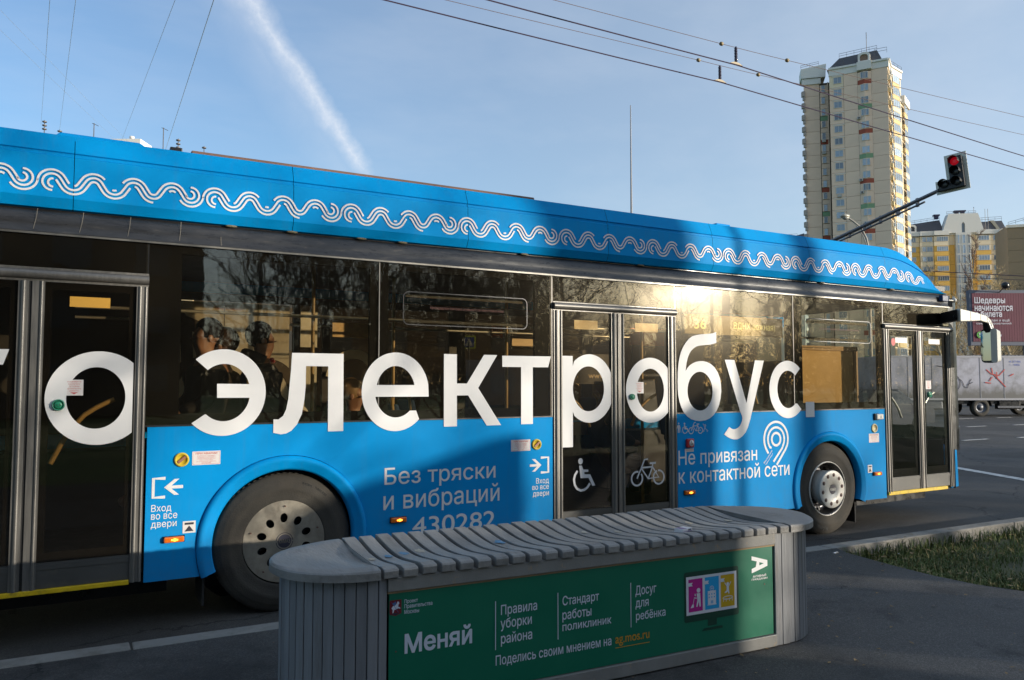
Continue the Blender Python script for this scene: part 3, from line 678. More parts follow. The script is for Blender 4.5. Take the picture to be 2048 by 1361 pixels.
def tyre_text(s_, rr, a_mid, size, cx, cz, parent, y):
    # letters laid round the sidewall
    n = len(s_); m = MB()
    for i, ch in enumerate(s_):
        if ch == ' ': continue
        a = R_(a_mid) - (i - (n - 1) / 2) * size * .85 / rr
        ux, uz = math.sin(a - 0) , math.cos(a)
        F = lambda u, v, a=a: (cx + (rr + v) * math.cos(a) + u * math.sin(a), y, cz + (rr + v) * math.sin(a) - u * math.cos(a))
        text_mb(m, ch, -size * .38, size * .38, -size * .5, size * .5, F, bold=.015)
    part('sidewall_lettering', m, pbsdf('lettering_black', (.012, .012, .012), rough=.6), parent)
tyre_text('ALL STEEL', .425, 96, .024, hx, hz_, wf, YS + .017)
tyre_text('MOSCOW', .425, 18, .024, hx, hz_, wf, YS + .017)
tyre_text('КАМА', .42, 255, .05, hx, hz_, wf, YS + .0165)
tyre_text('RADIAL TUBELESS', .425, 60, .016, WR[0], .482, wr, YS + .022)

# ---- the slogan --------------------------------------------------
YL = YS - .0045
def letter(loops, mat=white, y=YL): return decal('slogan_letter', loops, y, mat)
O = lambda cx, cz, rx, rz, a0=0, a1=360, n=56: ell(cx, cz, rx, rz, a0, a1, n)
def Dclip(pts, xmax): return [(min(x, xmax), z) for x, z in pts]
# э: ring open to the left with a bar
letter([O(.90, 1.5425, .28, .2955, 131, -136) + [(.783, 1.396)] + O(.903, 1.542, .172, .196, -131, -11, 24) + [(.858, 1.506), (.856, 1.602)] + O(.903, 1.542, .172, .196, 17, 129, 24)])
letter([[(1.359, 1.823), (1.736, 1.823), (1.740, 1.255), (1.626, 1.255), (1.622, 1.729), (1.46, 1.729), (1.459, 1.581), (1.452, 1.491), (1.435, 1.385), (1.403, 1.314), (1.362, 1.268), (1.325, 1.250), (1.289, 1.245), (1.237, 1.257), (1.237, 1.352), (1.271, 1.35), (1.303, 1.374), (1.324, 1.421), (1.337, 1.493), (1.344, 1.581), (1.353, 1.693)]])
letter([[(2.419, 1.502)] + O(2.148, 1.5415, .271, .2995, 10, 315) + [(2.315, 1.396)] + O(2.15, 1.5415, .168, .196, 312, 191, 24),
        O(2.147, 1.5415, .158, .196, 165, 15, 24)])
letter([[(2.548, 1.837), (2.660, 1.837), (2.662, 1.604), (2.751, 1.604), (2.905, 1.837), (3.026, 1.837), (2.852, 1.568), (3.063, 1.264), (2.930, 1.264), (2.762, 1.509), (2.662, 1.509), (2.664, 1.265), (2.550, 1.265)]])
letter([[(3.074, 1.833), (3.548, 1.835), (3.519, 1.742), (3.367, 1.741), (3.367, 1.266), (3.253, 1.266), (3.253, 1.741), (3.075, 1.741)]])
# р on the middle door
def arc_clip(cx, cz, rx, rz, xmax, a_from, a_to, n=50):
    return [(x, z) for x, z in ell(cx, cz, rx, rz, a_from, a_to, n) if x <= xmax + 1e-6]
ax = math.degrees(math.acos((4.181 - 3.948) / .262))
letter([[(3.664, 1.843), (3.771, 1.843), (3.771, 1.755)] + O(3.948, 1.5615, .262, .2995, 128, ax, 24) + O(3.948, 1.5615, .262, .2995, -ax, -128, 24) + [(3.771, 1.362), (3.771, 1.057), (3.664, 1.057)],
        O(3.938, 1.5585, .166, .1965)])
ax = math.degrees(math.acos((4.842 - 4.632) / .284))
letter([O(4.632, 1.5435, .284, .2985, ax, 360 - ax), O(4.631, 1.5435, .160, .1975)])
letter([[(5.459, 2.108), (5.412, 2.093), (5.350, 2.086), (5.274, 2.080), (5.210, 2.071), (5.150, 2.057), (5.100, 2.027), (5.06, 1.987), (5.028, 1.945), (5.004, 1.902), (4.985, 1.85), (4.971, 1.785), (4.962, 1.71), (4.959, 1.627), (4.959, 1.56), (4.964, 1.494), (4.977, 1.44), (4.998, 1.385), (5.028, 1.335), (5.07, 1.295), (5.12, 1.267), (5.18, 1.251), (5.238, 1.246), (5.304, 1.252), (5.36, 1.270), (5.41, 1.302), (5.452, 1.345), (5.482, 1.395), (5.503, 1.46), (5.514, 1.53), (5.511, 1.60), (5.498, 1.66), (5.470, 1.715), (5.43, 1.762), (5.385, 1.792), (5.338, 1.811), (5.285, 1.82), (5.241, 1.820), (5.19, 1.812), (5.145, 1.795), (5.112, 1.778), (5.085, 1.755), (5.059, 1.723), (5.065, 1.762), (5.073, 1.803), (5.088, 1.848), (5.108, 1.887), (5.131, 1.916), (5.159, 1.939), (5.20, 1.96), (5.25, 1.971), (5.31, 1.977), (5.375, 1.982), (5.422, 1.992), (5.459, 2.002)],
        O(5.240, 1.532, .160, .186)])
letter([[(5.568, 1.838), (5.697, 1.838), (5.852, 1.41), (5.982, 1.838), (6.107, 1.838), (5.93, 1.33), (5.900, 1.245), (5.867, 1.170), (5.835, 1.122), (5.792, 1.085), (5.755, 1.066), (5.719, 1.056), (5.675, 1.056), (5.636, 1.064), (5.59, 1.082), (5.543, 1.108), (5.613, 1.179), (5.645, 1.162), (5.674, 1.155), (5.705, 1.158), (5.734, 1.170), (5.757, 1.187), (5.777, 1.212), (5.788, 1.238), (5.794, 1.262), (5.786, 1.290), (5.762, 1.335)]])
letter([O(6.452, 1.5445, .272, .2965, 47, 316) + [(6.584, 1.397)] + O(6.455, 1.545, .160, .194, 310, 48, 40)])
letter([[(6.716, 1.252), (6.849, 1.252), (6.849, 1.412), (6.716, 1.412)]])
ax = math.degrees(math.acos((.340 - .146) / .296))
letter([O(.146, 1.5115, .296, .2965, ax, 360 - ax), O(.132, 1.512, .166, .195)])
letter([[(-.80, 1.811), (-.342, 1.811), (-.371, 1.717), (-.50, 1.717), (-.50, 1.25), (-.61, 1.25), (-.61, 1.717), (-.80, 1.717)]])
# ---- smaller lettering on the blue side ---------------------------
YT = YS - .002; FT_ = YP(YT)
def words(name, rows, bold=.0, mat=white, F=FT_, parent=None):
    for s_, x0, x1, z0, z1 in rows:
        m = text_mb(MB(), s_, x0, x1, z0, z1, F, bold); spans = sorted((min(m.v[k][0] for k in f), max(m.v[k][0] for k in f), f) for f in m.f)
        gaps = []; e = spans[0][1]
        for a, b, f in spans:
            if a > e + 1e-5: gaps.append((a - e, (a + e) / 2))
            e = max(e, b)
        cuts = sorted(c for _, c in gaps) if name == 'fleet_digit' else sorted(c for _, c in sorted(gaps)[-s_.count(' '):]) if ' ' in s_ else []
        for i in range(len(cuts) + 1):      # every word a mesh of its own
            lo, hi = ([-1e9] + cuts)[i], (cuts + [1e9])[i]; w_ = MB()
            for a, b, f in spans:
                if lo < (a + b) / 2 < hi: w_.add([m.v[k] for k in f], [tuple(range(len(f)))])
            o = part(name, w_, mat, parent)
    return o
words('side_lettering', [('Без тряски', 2.064, 3.013, .806, .967)], .006)
words('side_lettering', [('и вибраций', 2.057, 3.05, .615, .797)], .006)
words('fleet_digit', [('430282', 2.292, 3.01, .440, .577)], .006)
words('side_lettering', [('Не привязан', 4.96, 5.99, .803, .975)], .006)
words('side_lettering', [('к контактной сети', 4.96, 6.452, .664, .812)], .006)
words('entry_note', [('Вход', 3.400, 3.525, .757, .812), ('во все', 3.362, 3.525, .716, .750), ('двери', 3.367, 3.525, .650, .697)], .004)
words('entry_note', [('Вход', .467, .588, .758, .812), ('во все', .467, .625, .716, .752), ('двери', .467, .622, .652, .698)], .004)
def entry_icon(pts_br, xa, dirn):   # bracket and arrow
    m = MB(); stroke_mb(m, pts_br, .020, FT_); FU = YP(YT - .0009)
    x, z = xa; d = dirn
    stroke_mb(m, [(x - d * .115, z), (x - d * .012, z)], .020, FU)
    m.add([FT_(x, z), FT_(x - d * .062, z + .052), FT_(x - d * .092, z + .052), FT_(x - d * .034, z)], [(0, 1, 2, 3)]); m.add([FT_(x, z), FT_(x - d * .034, z), FT_(x - d * .092, z - .052), FT_(x - d * .062, z - .052)], [(0, 1, 2, 3)])
    return m
part('entry_icon', entry_icon([(3.446, .981), (3.520, .981), (3.520, .857), (3.446, .857)], (3.452, .920), 1), white)
part('entry_icon', entry_icon([(.548, .981), (.476, .981), (.476, .859), (.548, .859)], (.541, .921), -1), white)
# emergency valves with notices, jacking marks, side markers
def valve(x, z, r=.047):
    v = part('emergency_valve', MB().lathe((x, YS, z), [(r, 0), (r * .98, -.010), (r * .72, -.012), (r * .70, -.004), (1e-4, -.003)], 32), pbsdf('valve_yellow', (.62, .45, .03), rough=.45, var=.15))
    part('valve_handle', MB().box(-.030, .030, YS - .016, YS - .004, -.008, .008).xf(Matrix.Translation((x, 0, z)) @ Matrix.Rotation(R_(-40), 4, 'Y')), pbsdf('worn_red', (.35, .15, .09), rough=.5), v)
    return v
valve(.644, 1.098); valve(3.404, 1.094, .045); part('emergency_valve', MB().lathe((7.833, YS, 1.106), [(.05, 0), (.048, -.01), (.038, -.012), (.037, -.004), (1e-4, -.004)], 28), pbsdf('valve_cream', (.62, .52, .28), rough=.45))
LN = ['СОРВАТЬ ПЛОМБУ', 'ОТКРЫТЬ КРЫШКУ', 'ПОВЕРНУТЬ КРАН', 'ПО СТРЕЛКЕ', 'И ОТКРЫТЬ ДВЕРИ', 'ВРУЧНУЮ']
for x0, x1, z0, z1 in ((.709, .888, 1.057, 1.148), (3.159, 3.343, 1.045, 1.138), (7.738, 7.911, .948, 1.046)):
    s = decal('notice', [[(x0, z0), (x1, z0), (x1, z1), (x0, z1)]], YT, stickm)
    m = MB(); F = YP(YT - .0012); h_ = z1 - z0; xm = (x0 + x1) / 2
    text_mb(m, 'ПРИ АВАРИИ', xm - .068, xm + .068, z1 - h_ * .23, z1 - h_ * .10, F, .01)
    for i, s_ in enumerate(LN): text_mb(m, s_, xm - .0041 * len(s_), xm + .0041 * len(s_), z1 - h_ * (.37 + .105 * i), z1 - h_ * (.31 + .105 * i), F)
    stroke_mb(m, [(x0 + .006, z0 + .006), (x1 - .006, z0 + .006), (x1 - .006, z1 - .006), (x0 + .006, z1 - .006)], .0015, F, True)
    part('notice_print', m, redp, s)
for x0, x1, z0, z1 in ((.660, .740, .612, .690), (7.704, 7.778, .615, .702)):
    s = decal('jacking_mark', [[(x0, z0), (x1, z0), (x1, z1), (x0, z1)]], YT, stickm)
    w_, h_ = x1 - x0, z1 - z0; F = YP(YT - .0015)
    part('mark_print', MB().add([F(x0 + w_ * .15, z1 - h_ * .12), F(x1 - w_ * .15, z1 - h_ * .12), F(x1 - w_ * .15, z1 - h_ * .30), F(x0 + w_ * .15, z1 - h_ * .30)], [(0, 1, 2, 3)])
         .add([F(x0 + w_ * .5, z1 - h_ * .38), F(x1 - w_ * .15, z0 + h_ * .14), F(x0 + w_ * .15, z0 + h_ * .14)], [(0, 1, 2)]), printb, s)
for x, z in ((.607, .580), (2.175, .574), (5.085, .581), (7.855, .600)):
    l = part('side_marker', MB().box(x - .062, x + .062, YS - .028, YS, z - .019, z + .019), orange, bevel=.008)
    part('marker_base', MB().box(x - .066, x + .066, YS - .008, YS + .001, z - .022, z + .022), blackp, l)
    part('bulb', MB().box(x - .018, x + .024, YS - .0305, YS - .0285, z - .006, z + .004).box(x - .004, x + .012, YS - .0312, YS - .0306, z - .010, z + .009), orange_lit, l)
part('side_camera', MB().box(7.845, 7.962, YS - .035, YS, 1.202, 1.264), ply, bevel=.010); part('camera_base', MB().box(7.826, 7.90, YS - .02, YS + .001, 1.195, 1.270), blackp, bevel=.006)
part('camera_mark', text_mb(MB(), '8', 7.90, 7.918, 1.216, 1.246, YP(YS - .0362), .03), printb)
l = part('ramp_button', MB().box(5.048, 5.138, YS - .03, YS, 1.0, 1.085), red, bevel=.012)
part('button_face', MB().lathe((5.10, YS - .031, 1.043), [(.030, 0), (.029, -.002), (1e-4, -.002)], 24), stickm, l)
m = stroke_mb(MB(), ell(5.10, 1.037, .011, .011, 120, 380, 14), .004, YP(YS - .0345)); m.prism([ell(5.095, 1.062, .0045, .0045, 0, 360, 10)], YP(YS - .0345), None)
stroke_mb(m, [(5.095, 1.056), (5.098, 1.043), (5.109, 1.043), (5.115, 1.030)], .005, YP(YS - .0348)); part('button_symbol', m, printb, l)
decal('button_note', [[(5.04, .960), (5.148, .960), (5.148, .990), (5.04, .990)]], YS - .0035, stickm); words('note_print', [('ПАНДУС ИНВАЛИД', 5.052, 5.136, .969, .980)], 0, redp, YP(YS - .0055))

# pictograms: wheelchair and bicycle on the doors, a row of four by the middle door
def wheelchair(F, cx, cz, s):
    m = MB(); P = lambda x, z: (cx + x * s, cz + z * s)
    m.prism([ell(cx - .043 * s, cz + .117 * s, .024 * s, .027 * s, 0, 360, 20)], F, None)
    m.prism([[P(-.058, .080), P(-.030, .080), P(-.014, .045), P(.038, .041), P(.038, .022), P(-.005, .022), P(-.002, .003), P(.058, 0), P(.112, -.100), P(.080, -.102), P(.040, -.030), P(-.043, -.028)]], F, None)
    stroke_mb(m, [P(-.075, .036), P(-.100, .005), P(-.112, -.035), P(-.105, -.08), P(-.083, -.115), P(-.045, -.134), P(-.005, -.130), P(.030, -.110), P(.055, -.078)], .021 * s, F)
    return m
def bicycle(F, cx, cz, s):
    m = MB(); P = lambda x, z: (cx + x * s, cz + z * s)
    stroke_mb(m, ell(cx - .118 * s, cz - .06 * s, .062 * s, .062 * s, 75, 400, 28), .016 * s, F)
    stroke_mb(m, ell(cx + .135 * s, cz - .06 * s, .062 * s, .062 * s, -250, 110, 28), .016 * s, F)
    F1 = lambda u, v: (F(u, v)[0], F(u, v)[1] - .0004, F(u, v)[2]); F2 = lambda u, v: (F(u, v)[0], F(u, v)[1] - .0008, F(u, v)[2])
    stroke_mb(m, [P(-.118, -.06), P(-.03, .108), P(.01, .110)], .015 * s, F1)
    stroke_mb(m, [P(-.07, .035), P(.062, .038)], .014 * s, F2); stroke_mb(m, [P(-.07, .035), P(.010, -.066), P(.135, -.060), P(.062, .038)], .014 * s, F1)
    stroke_mb(m, [P(.012, -.062), P(.062, .038), P(.064, .075)], .014 * s, lambda u, v: (F(u, v)[0], F(u, v)[1] - .0012, F(u, v)[2])); stroke_mb(m, [P(.030, .072), P(.100, .072)], .018 * s, lambda u, v: (F(u, v)[0], F(u, v)[1] - .0016, F(u, v)[2]))
    return m
vgrey = pbsdf('door_vinyl_grey', (.62, .62, .63), rough=.5)
part('wheelchair_sign', wheelchair(YP(YS - .002), 3.893, .814, 1.0), vgrey, doorM)
part('bicycle_sign', bicycle(YP(YS - .002), 4.585, .805, 1.0), vgrey, doorM)
m = MB(); F = FT_
m.prism([ell(4.967, 1.229, .0075, .009, 0, 360, 14)], F, None); m.prism([[(4.953, 1.214), (4.981, 1.214), (4.990, 1.180), (4.984, 1.176), (4.978, 1.196), (4.977, 1.142), (4.970, 1.142), (4.967, 1.175), (4.964, 1.142), (4.957, 1.142), (4.956, 1.196), (4.944, 1.178), (4.940, 1.182)]], F, None)
stroke_mb(m, [(4.986, 1.18), (4.996, 1.142)], .003, F); part('walker_icon', m, vgrey)
part('wheelchair_icon', wheelchair(F, 5.055, 1.183, .36), vgrey); part('bicycle_icon', bicycle(F, 5.176, 1.185, .46), vgrey)
m = MB(); stroke_mb(m, [(5.272, 1.22), (5.290, 1.195), (5.306, 1.170), (5.325, 1.155)], .005, F); stroke_mb(m, [(5.310, 1.206), (5.290, 1.172), (5.278, 1.152)], .005, lambda u, v: (u, YT - .0006, v)); m.prism([ell(5.297, 1.208, .006, .007, 0, 360, 10)], YP(YT - .001), None)
for x in (5.278, 5.326): stroke_mb(m, ell(x, 1.149, .007, .007, 0, 360, 12)[:-1], .003, YP(YT - .0014), True)
part('pushchair_icon', m, vgrey)
# transport roundel: rings with a double tail
m = MB(); cx, cz = 6.266, 1.038
stroke_mb(m, ell(cx, cz, .063, .063, 0, 360, 40), .024, F, True)
stroke_mb(m, [(6.196, .953)] + ell(cx, cz, .118, .120, 222, -25, 44) + [(6.352, .945), (6.222, .812)], .022, F)
stroke_mb(m, [(6.150, .898)] + ell(cx, cz, .172, .176, 215, -22, 48) + [(6.400, .930), (6.268, .777)], .023, F)
part('transport_roundel', m, white)
Fd = lambda o: (lambda u, v: (6.150 + o * .022 + .045 * 0 + u * .72 + v * -.45 - .06, YT, .855 - o * .020 + u * .75 + v * .55 - .06))
m = MB(); text_mb(m, 'Московский', 0, .165, 0, .024, Fd(0), .01); text_mb(m, 'Транспорт', .0, .150, 0, .024, Fd(1), .01); part('roundel_lettering', m, white)

# ---- mirror arm at the front --------------------------------------
MY = 5.30
ma = part('mirror_arm', MB().hexa([(9.12, YS - .01, 2.33), (9.12, YS - .01, 2.46), (9.24, YS + .0, 2.46), (9.24, YS + .0, 2.33)], [(8.96, MY - .02, 2.335), (8.96, MY - .02, 2.475), (9.04, MY + .05, 2.475), (9.04, MY + .05, 2.335)]), blackp, bevel=.01)
def arm_prof(p, h, d): return [(p[0], p[1] - d, p[2] - h), (p[0], p[1] - d, p[2] + h), (p[0], p[1] + d, p[2] + h), (p[0], p[1] + d, p[2] - h)]
st = [((9.00, MY, 2.405), .075, .03), ((9.20, MY, 2.400), .060, .032), ((9.40, MY, 2.395), .042, .035), ((9.54, MY, 2.375), .040, .035), ((9.63, MY, 2.330), .040, .03), ((9.68, MY, 2.27), .03, .03)]
m = MB()
for a, b in zip(st, st[1:]): m.hexa(arm_prof(*a), arm_prof(*b))
part('arm_shell', m, ply, ma, bevel=.008)
part('arm_joint', MB().tube([(9.56, MY - .0, 2.37), (9.62, MY, 2.24)], [.035, .055], 12), blackp, ma)
def rrect(cx, cz, hx_, hz2, r): return sum([ell(cx + sx * (hx_ - r), cz + sz * (hz2 - r), r, r, a, a + 90, 6) for sx, sz, a in ((1, 1, 0), (-1, 1, 90), (-1, -1, 180), (1, -1, 270))], [])
q = Matrix.Translation((9.60, MY, 2.06)) @ Matrix.Rotation(R_(-76), 4, 'Z')
FM = lambda y, k=1.0: (lambda u, v: tuple(q @ Vector((u * k, y, v * k))))
part('mirror_housing', MB().prism([rrect(.0, 0, .072, .205, .045)], FM(-.02), FM(.10)), blackp, ma, bevel=.012)
part('mirror_shell', MB().prism([rrect(.070, .0, .034, .207, .030)], FM(-.028, 1.0), FM(.15, .92)), ply, ma, bevel=.015)
part('mirror_glass', MB().prism([rrect(-.01, 0, .062, .18, .035)], FM(-.024), FM(-.022)), mirror, ma)
part('roof_camera', MB().box(9.12, 9.24, YS - .05, YS + .0, 2.60, 2.675), pbsdf('camera_navy', (.02, .04, .12), rough=.4), bevel=.008)
part('marker_lamp', MB().ball((9.42, YS - .01, 2.63), .03, 10, 8).box(9.30, 9.42, YS - .02, YS + .01, 2.62, 2.63), chrome)

# ---- interior -----------------------------------------------------
FWY = 8.10
for a, b in ((-2.6, .70), (1.97, 9.25)): part('far_window', MB().add([(a, FWY + .03, 1.15), (b, FWY + .03, 1.15), (b, FWY + .03, 2.45), (a, FWY + .03, 2.45)], [(0, 1, 2, 3)]), clear_glass)
m = MB()
for a, b in ((-2.6, .62), (1.98, 2.04), (2.28, 2.36), (3.75, 3.95), (5.6, 5.75), (6.4, 7.2)): m.box(a, b, FWY - .01, FWY + .02, 1.15, 2.42)
m.box(-2.6, 9.2, FWY - .012, FWY + .015, 2.42, 2.50); m.box(-2.6, 9.2, FWY - .4, FWY + .015, .37, 1.02)
part('far_window_frame', m, inter_dark)
part('front_step_panel', MB().box(9.23, 9.25, 5.68, 8.0, .37, .92), inter_dark)
PY = 6.95; kk_ = PY / 8.07; FMP = lambda o: (lambda u, v: (u * kk_, PY - o, (v - 1.6) * kk_ + 1.6))   # far-side window wrap, set forward of its wall so sunlight reaches it
fw = part('forward_wrap_film', MB().box(.635, 1.66, PY, PY + .006, 1.05, 2.295), wrapm)
brownf = pbsdf('film_reverse_print', (.07, .05, .035), rough=.7)
m = MB(); F = FMP(.002)
stroke_mb(m, ell(1.07, 1.50, .28, .30, 0, 360, 40), .12, F, True); stroke_mb(m, ell(1.72, 1.50, .26, .30, 0, 360, 40), .11, F, True)
stroke_mb(m, [(.80, 2.26), (.93, 2.20), (1.08, 2.14), (1.22, 2.02), (1.31, 1.88)], .12, FMP(.004)); stroke_mb(m, [(.86, 2.30), (.94, 2.1), (.96, 1.75)], .11, FMP(.006))
part('reversed_letters', m, brownf, fw)
m = text_mb(MB(), 'НАЖМИ КНОПКУ', 1.20, 1.46, 2.335, 2.355, FMP(.002), 0, True); text_mb(m, 'ЗАПАСНЫЙ ВЫХОД', 1.20, 1.46, 2.305, 2.325, FMP(.002), 0, True); part('film_notice', m, redp, fw)
part('seam_strip', MB().box(1.108, 1.113, PY - .002, PY, 1.05, 2.295).box(1.386, 1.391, PY - .002, PY, 1.05, 2.295), inter_dark, fw)
part('partition_panel', MB().box(1.76, 1.91, PY, PY + .01, 1.93, 2.25).box(1.76, 1.91, PY, PY + .01, 1.2, 1.85), cream)
part('route_map', MB().box(2.05, 2.52, PY, PY + .01, 2.03, 2.16), pbsdf('map_tan', (.62, .42, .20), rough=.6, var=.25, vscale=20))
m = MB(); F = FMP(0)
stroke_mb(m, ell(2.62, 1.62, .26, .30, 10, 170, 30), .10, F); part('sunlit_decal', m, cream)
part('lower_heater_panel', MB().box(3.2, 4.4, FWY - .42, FWY - .40, .98, 1.17).box(5.0, 5.5, FWY - .5, FWY - .48, 1.0, 1.15), pbsdf('heater_tan', (.45, .30, .14), rough=.5))
part('ad_poster', MB().box(4.05, 4.18, FWY - .5, FWY - .48, 2.12, 2.28), pbsdf('poster_orange', (.75, .15, .03), rough=.5)); part('ad_poster', MB().box(4.30, 4.62, FWY - .5, FWY - .48, 2.0, 2.22), pbsdf('poster_sand', (.65, .45, .22), rough=.5))
part('ad_poster', MB().box(5.2, 5.75, 6.6, 6.62, 2.02, 2.20), pbsdf('poster_orange', (.75, .15, .03), rough=.5))
po = part('phone_poster', MB().box(4.55, 5.25, 6.8, 6.82, 1.6, 1.92), inter_dark); m = text_mb(MB(), '+7(499)', 4.60, 4.95, 1.78, 1.84, YP(6.795)); text_mb(m, 'www', 4.78, 5.0, 1.66, 1.70, YP(6.795)); part('poster_print', m, railmat, po)
rb = part('route_board', MB().box(5.24, 6.62, YS + .20, YS + .26, 2.10, 2.295), pbsdf('board_olive', (.34, .25, .08), rough=.6, var=.1))
m = text_mb(MB(), '36', 5.36, 5.52, 2.15, 2.25, YP(YS + .196), .02); text_mb(m, 'ВДНХ (южная)', 5.90, 6.50, 2.145, 2.235, YP(YS + .196), .01)
part('board_lettering', m, pbsdf('led_yellow', (.8, .7, .25), rough=.6, emit=(.9, .8, .3), es=.35), rb)
part('driver_partition', MB().box(6.86, 7.95, YS + .30, YS + .32, 1.36, 2.0), tanm)
part('partition_frame', MB().box(7.90, 7.96, YS + .28, YS + .30, 1.36, 2.03).box(6.86, 7.96, YS + .28, YS + .30, 1.98, 2.03), pbsdf('tan_dark', (.30, .18, .07), rough=.6))
part('driver_cab_wall', MB().box(8.0, 8.03, 6.9, 8.0, .37, 1.9), inter_dark)
for x, y in ((1.75, 6.5), (2.62, 6.9), (3.45, 6.2), (5.02, 6.2), (5.9, 6.7)): part('grab_pole', MB().tube([(x, y, .37), (x, y, 2.6)], .016, 8), railmat)
part('grab_rail', MB().tube([(.0, 6.4, 2.16), (7.9, 6.4, 2.16)], .013, 8).tube([(.0, 7.4, 2.16), (7.9, 7.4, 2.16)], .013, 8), railmat2)
seat0 = None
for x, y, fl in ((.75, 6.0, 1), (1.45, 6.0, 1), (.95, 7.5, 1), (1.7, 7.5, 1), (2.55, 6.0, 0), (2.55, 7.5, 0), (3.3, 7.5, 0), (5.5, 6.0, 1), (5.6, 7.5, 0), (6.5, 6.0, 1)):
    z = .62 if fl else .38
    if seat0 is None:
        seat0 = part('seat', MB().box(-.20, .24, -.21, .21, .40, .48).box(-.18, .2, -.18, .18, 0, .40).hexa([(-.24, -.21, .46), (-.17, -.21, .46), (-.17, .21, .46), (-.24, .21, .46)], [(-.34, -.19, 1.06), (-.29, -.19, 1.06), (-.29, .19, 1.06), (-.34, .19, 1.06)]), seatm, bevel=.02)
        part('seat_handle', MB().tube([(-.24, -.22, .60), (-.34, -.23, .85), (-.36, -.22, 1.05), (-.33, -.12, 1.10)], .014, 8), railmat, seat0); s_ = seat0
    else:
        s_ = copy_tree(seat0, bus)
    s_.location = (x, y, z)
# ================================================================== GROUND, ROAD, KERB
def ground(name, pts, z, mat, **k):
    return MB().prism([pts], lambda u, v: (u, v, z), None).build(name, mat, None, 0, kind='structure', **k)


asph = pbsdf('road_asphalt', (.078, .072, .066), rough=.82, var=.28, vscale=1.3, bump=.7, bscale=230, dirt=(.04, .039, .04), dscale=.7, dlo=.5, dhi=.75)
path_m = pbsdf('path_asphalt', (.10, .094, .088), rough=.85, var=.22, vscale=1.1, bump=.8, bscale=260, dirt=(.05, .047, .045), dscale=1.3, dlo=.50, dhi=.62)
soil = pbsdf('lawn_soil', (.075, .075, .03), rough=.95, var=.4, vscale=5, bump=.6, bscale=50)
lawn_m = pbsdf('far_lawn', (.075, .125, .028), rough=.95, var=.35, vscale=.6, bump=.4, bscale=30)
kerb_m = pbsdf('kerb_concrete', (.25, .235, .21), rough=.8, var=.15, vscale=6, bump=.5, bscale=120, dirt=(.15, .135, .11), dscale=5, dlo=.5, dhi=.7)
paint = pbsdf('road_paint', (.62, .60, .56), rough=.7, var=.15, dirt=(.22, .21, .2), dscale=6, dlo=.5, dhi=.7)
street_surface(asph, .25, .30, .004, .22); street_surface(path_m, .28, .42, .004, .24)
ground('ground', [(-900, -900), (900, -900), (900, 900), (-900, 900)], -.14, lawn_m)
KY = lambda x: 5.04 - .0255 * x          # road-side edge of the kerb
road = ground('road', [(-60, KY(-60)), (90, KY(90)), (90, 34), (-60, 34)], 0.0, asph)
side_road = ground('side_road', [(24, 34), (60, 12), (140, -30), (150, 10), (60, 60)], -.004, asph)
pv = ground('pavement', [(-30, -2.0), (-30, KY(-30) - .15), (6.05, KY(6.05) - .15), (5.96, 4.55), (5.88, 4.1), (5.84, 3.7), (5.86, 3.38), (5.97, 3.1), (6.3, 2.75), (7.2, 2.1), (9, 1.2), (12, -.1), (13, -1.0), (12, -2.0), (6, -2.2)], .12, path_m)
MB().add([(6.05, KY(6.05) - .15, .12), (5.96, 4.55, .12), (5.88, 4.1, .12), (5.84, 3.7, .12), (5.86, 3.38, .12), (5.97, 3.1, .12), (6.3, 2.75, .12), (7.2, 2.1, .12), (9, 1.2, .12), (14, -1.0, .12)] +
         [(6.05, KY(6.05) - .15, -.05), (5.96, 4.55, -.05), (5.88, 4.1, -.05), (5.84, 3.7, -.05), (5.86, 3.38, -.05), (5.97, 3.1, -.05), (6.3, 2.75, -.05), (7.2, 2.1, -.05), (9, 1.2, -.05), (14, -1.0, -.05)],
         [(i, i + 1, 11 + i, 10 + i) for i in range(9)]).build('pavement_edge', path_m, pv)
# kerb stones, each its own piece
kerb = empty('kerb', (0, 0, 0), kind='structure')
kx = -8.17
while kx < 40:
    nx_ = kx + 2.833
    a, b = kx + .006, nx_ - .006; dz = random.uniform(-.003, .003)
    MB().hexa([(a, KY(a) - .15, -.1), (b, KY(b) - .15, -.1), (b, KY(b) + .006, -.1), (a, KY(a) + .006, -.1)],
              [(a, KY(a) - .15, .124 + dz), (b, KY(b) - .15, .124 + dz), (b, KY(b) - .004, .124 + dz), (a, KY(a) - .004, .124 + dz)]).build('kerb_stone', kerb_m, kerb, .008)
    kx = nx_
# lane dashes, stop line, gutter puddle
dash = None
for y, x0, n in ((12.95, -6, 22), (17.3, -8, 26), (21.6, 4, 20)):
    for i in range(n):
        x = x0 + i * (2.6 if y < 15 else 2.9)
        if dash is None: dash = MB().box(-.62, .62, -.06, .06, 0, .003).build('lane_dash', paint, road); o = dash
        else: o = share(dash, 'lane_dash', road, Matrix())
        o.location = (x, y - .06 * (x - 22) * .8, .005)
MB().hexa([(13.72, 7.05, .003), (13.93, 7.02, .003), (16.3, 11.6, .003), (16.1, 11.7, .003)], [(13.72, 7.05, .006), (13.93, 7.02, .006), (16.3, 11.6, .006), (16.1, 11.7, .006)]).build('stop_line', paint, road)
wet = pbsdf('wet_asphalt', (.025, .025, .027), rough=.12, var=.3, vscale=4, bump=.3, bscale=60)
MB().prism([[(7.3, KY(7.3) + .03), (10.5, KY(10.5) + .02), (14, KY(14) + .02), (14, KY(14) + .28), (11.5, KY(11) + .36), (9.6, KY(9.6) + .30), (8.6, KY(8.6) + .14)]], lambda u, v: (u, v, .0045), None).build('puddle', wet, None, 0, kind='structure')

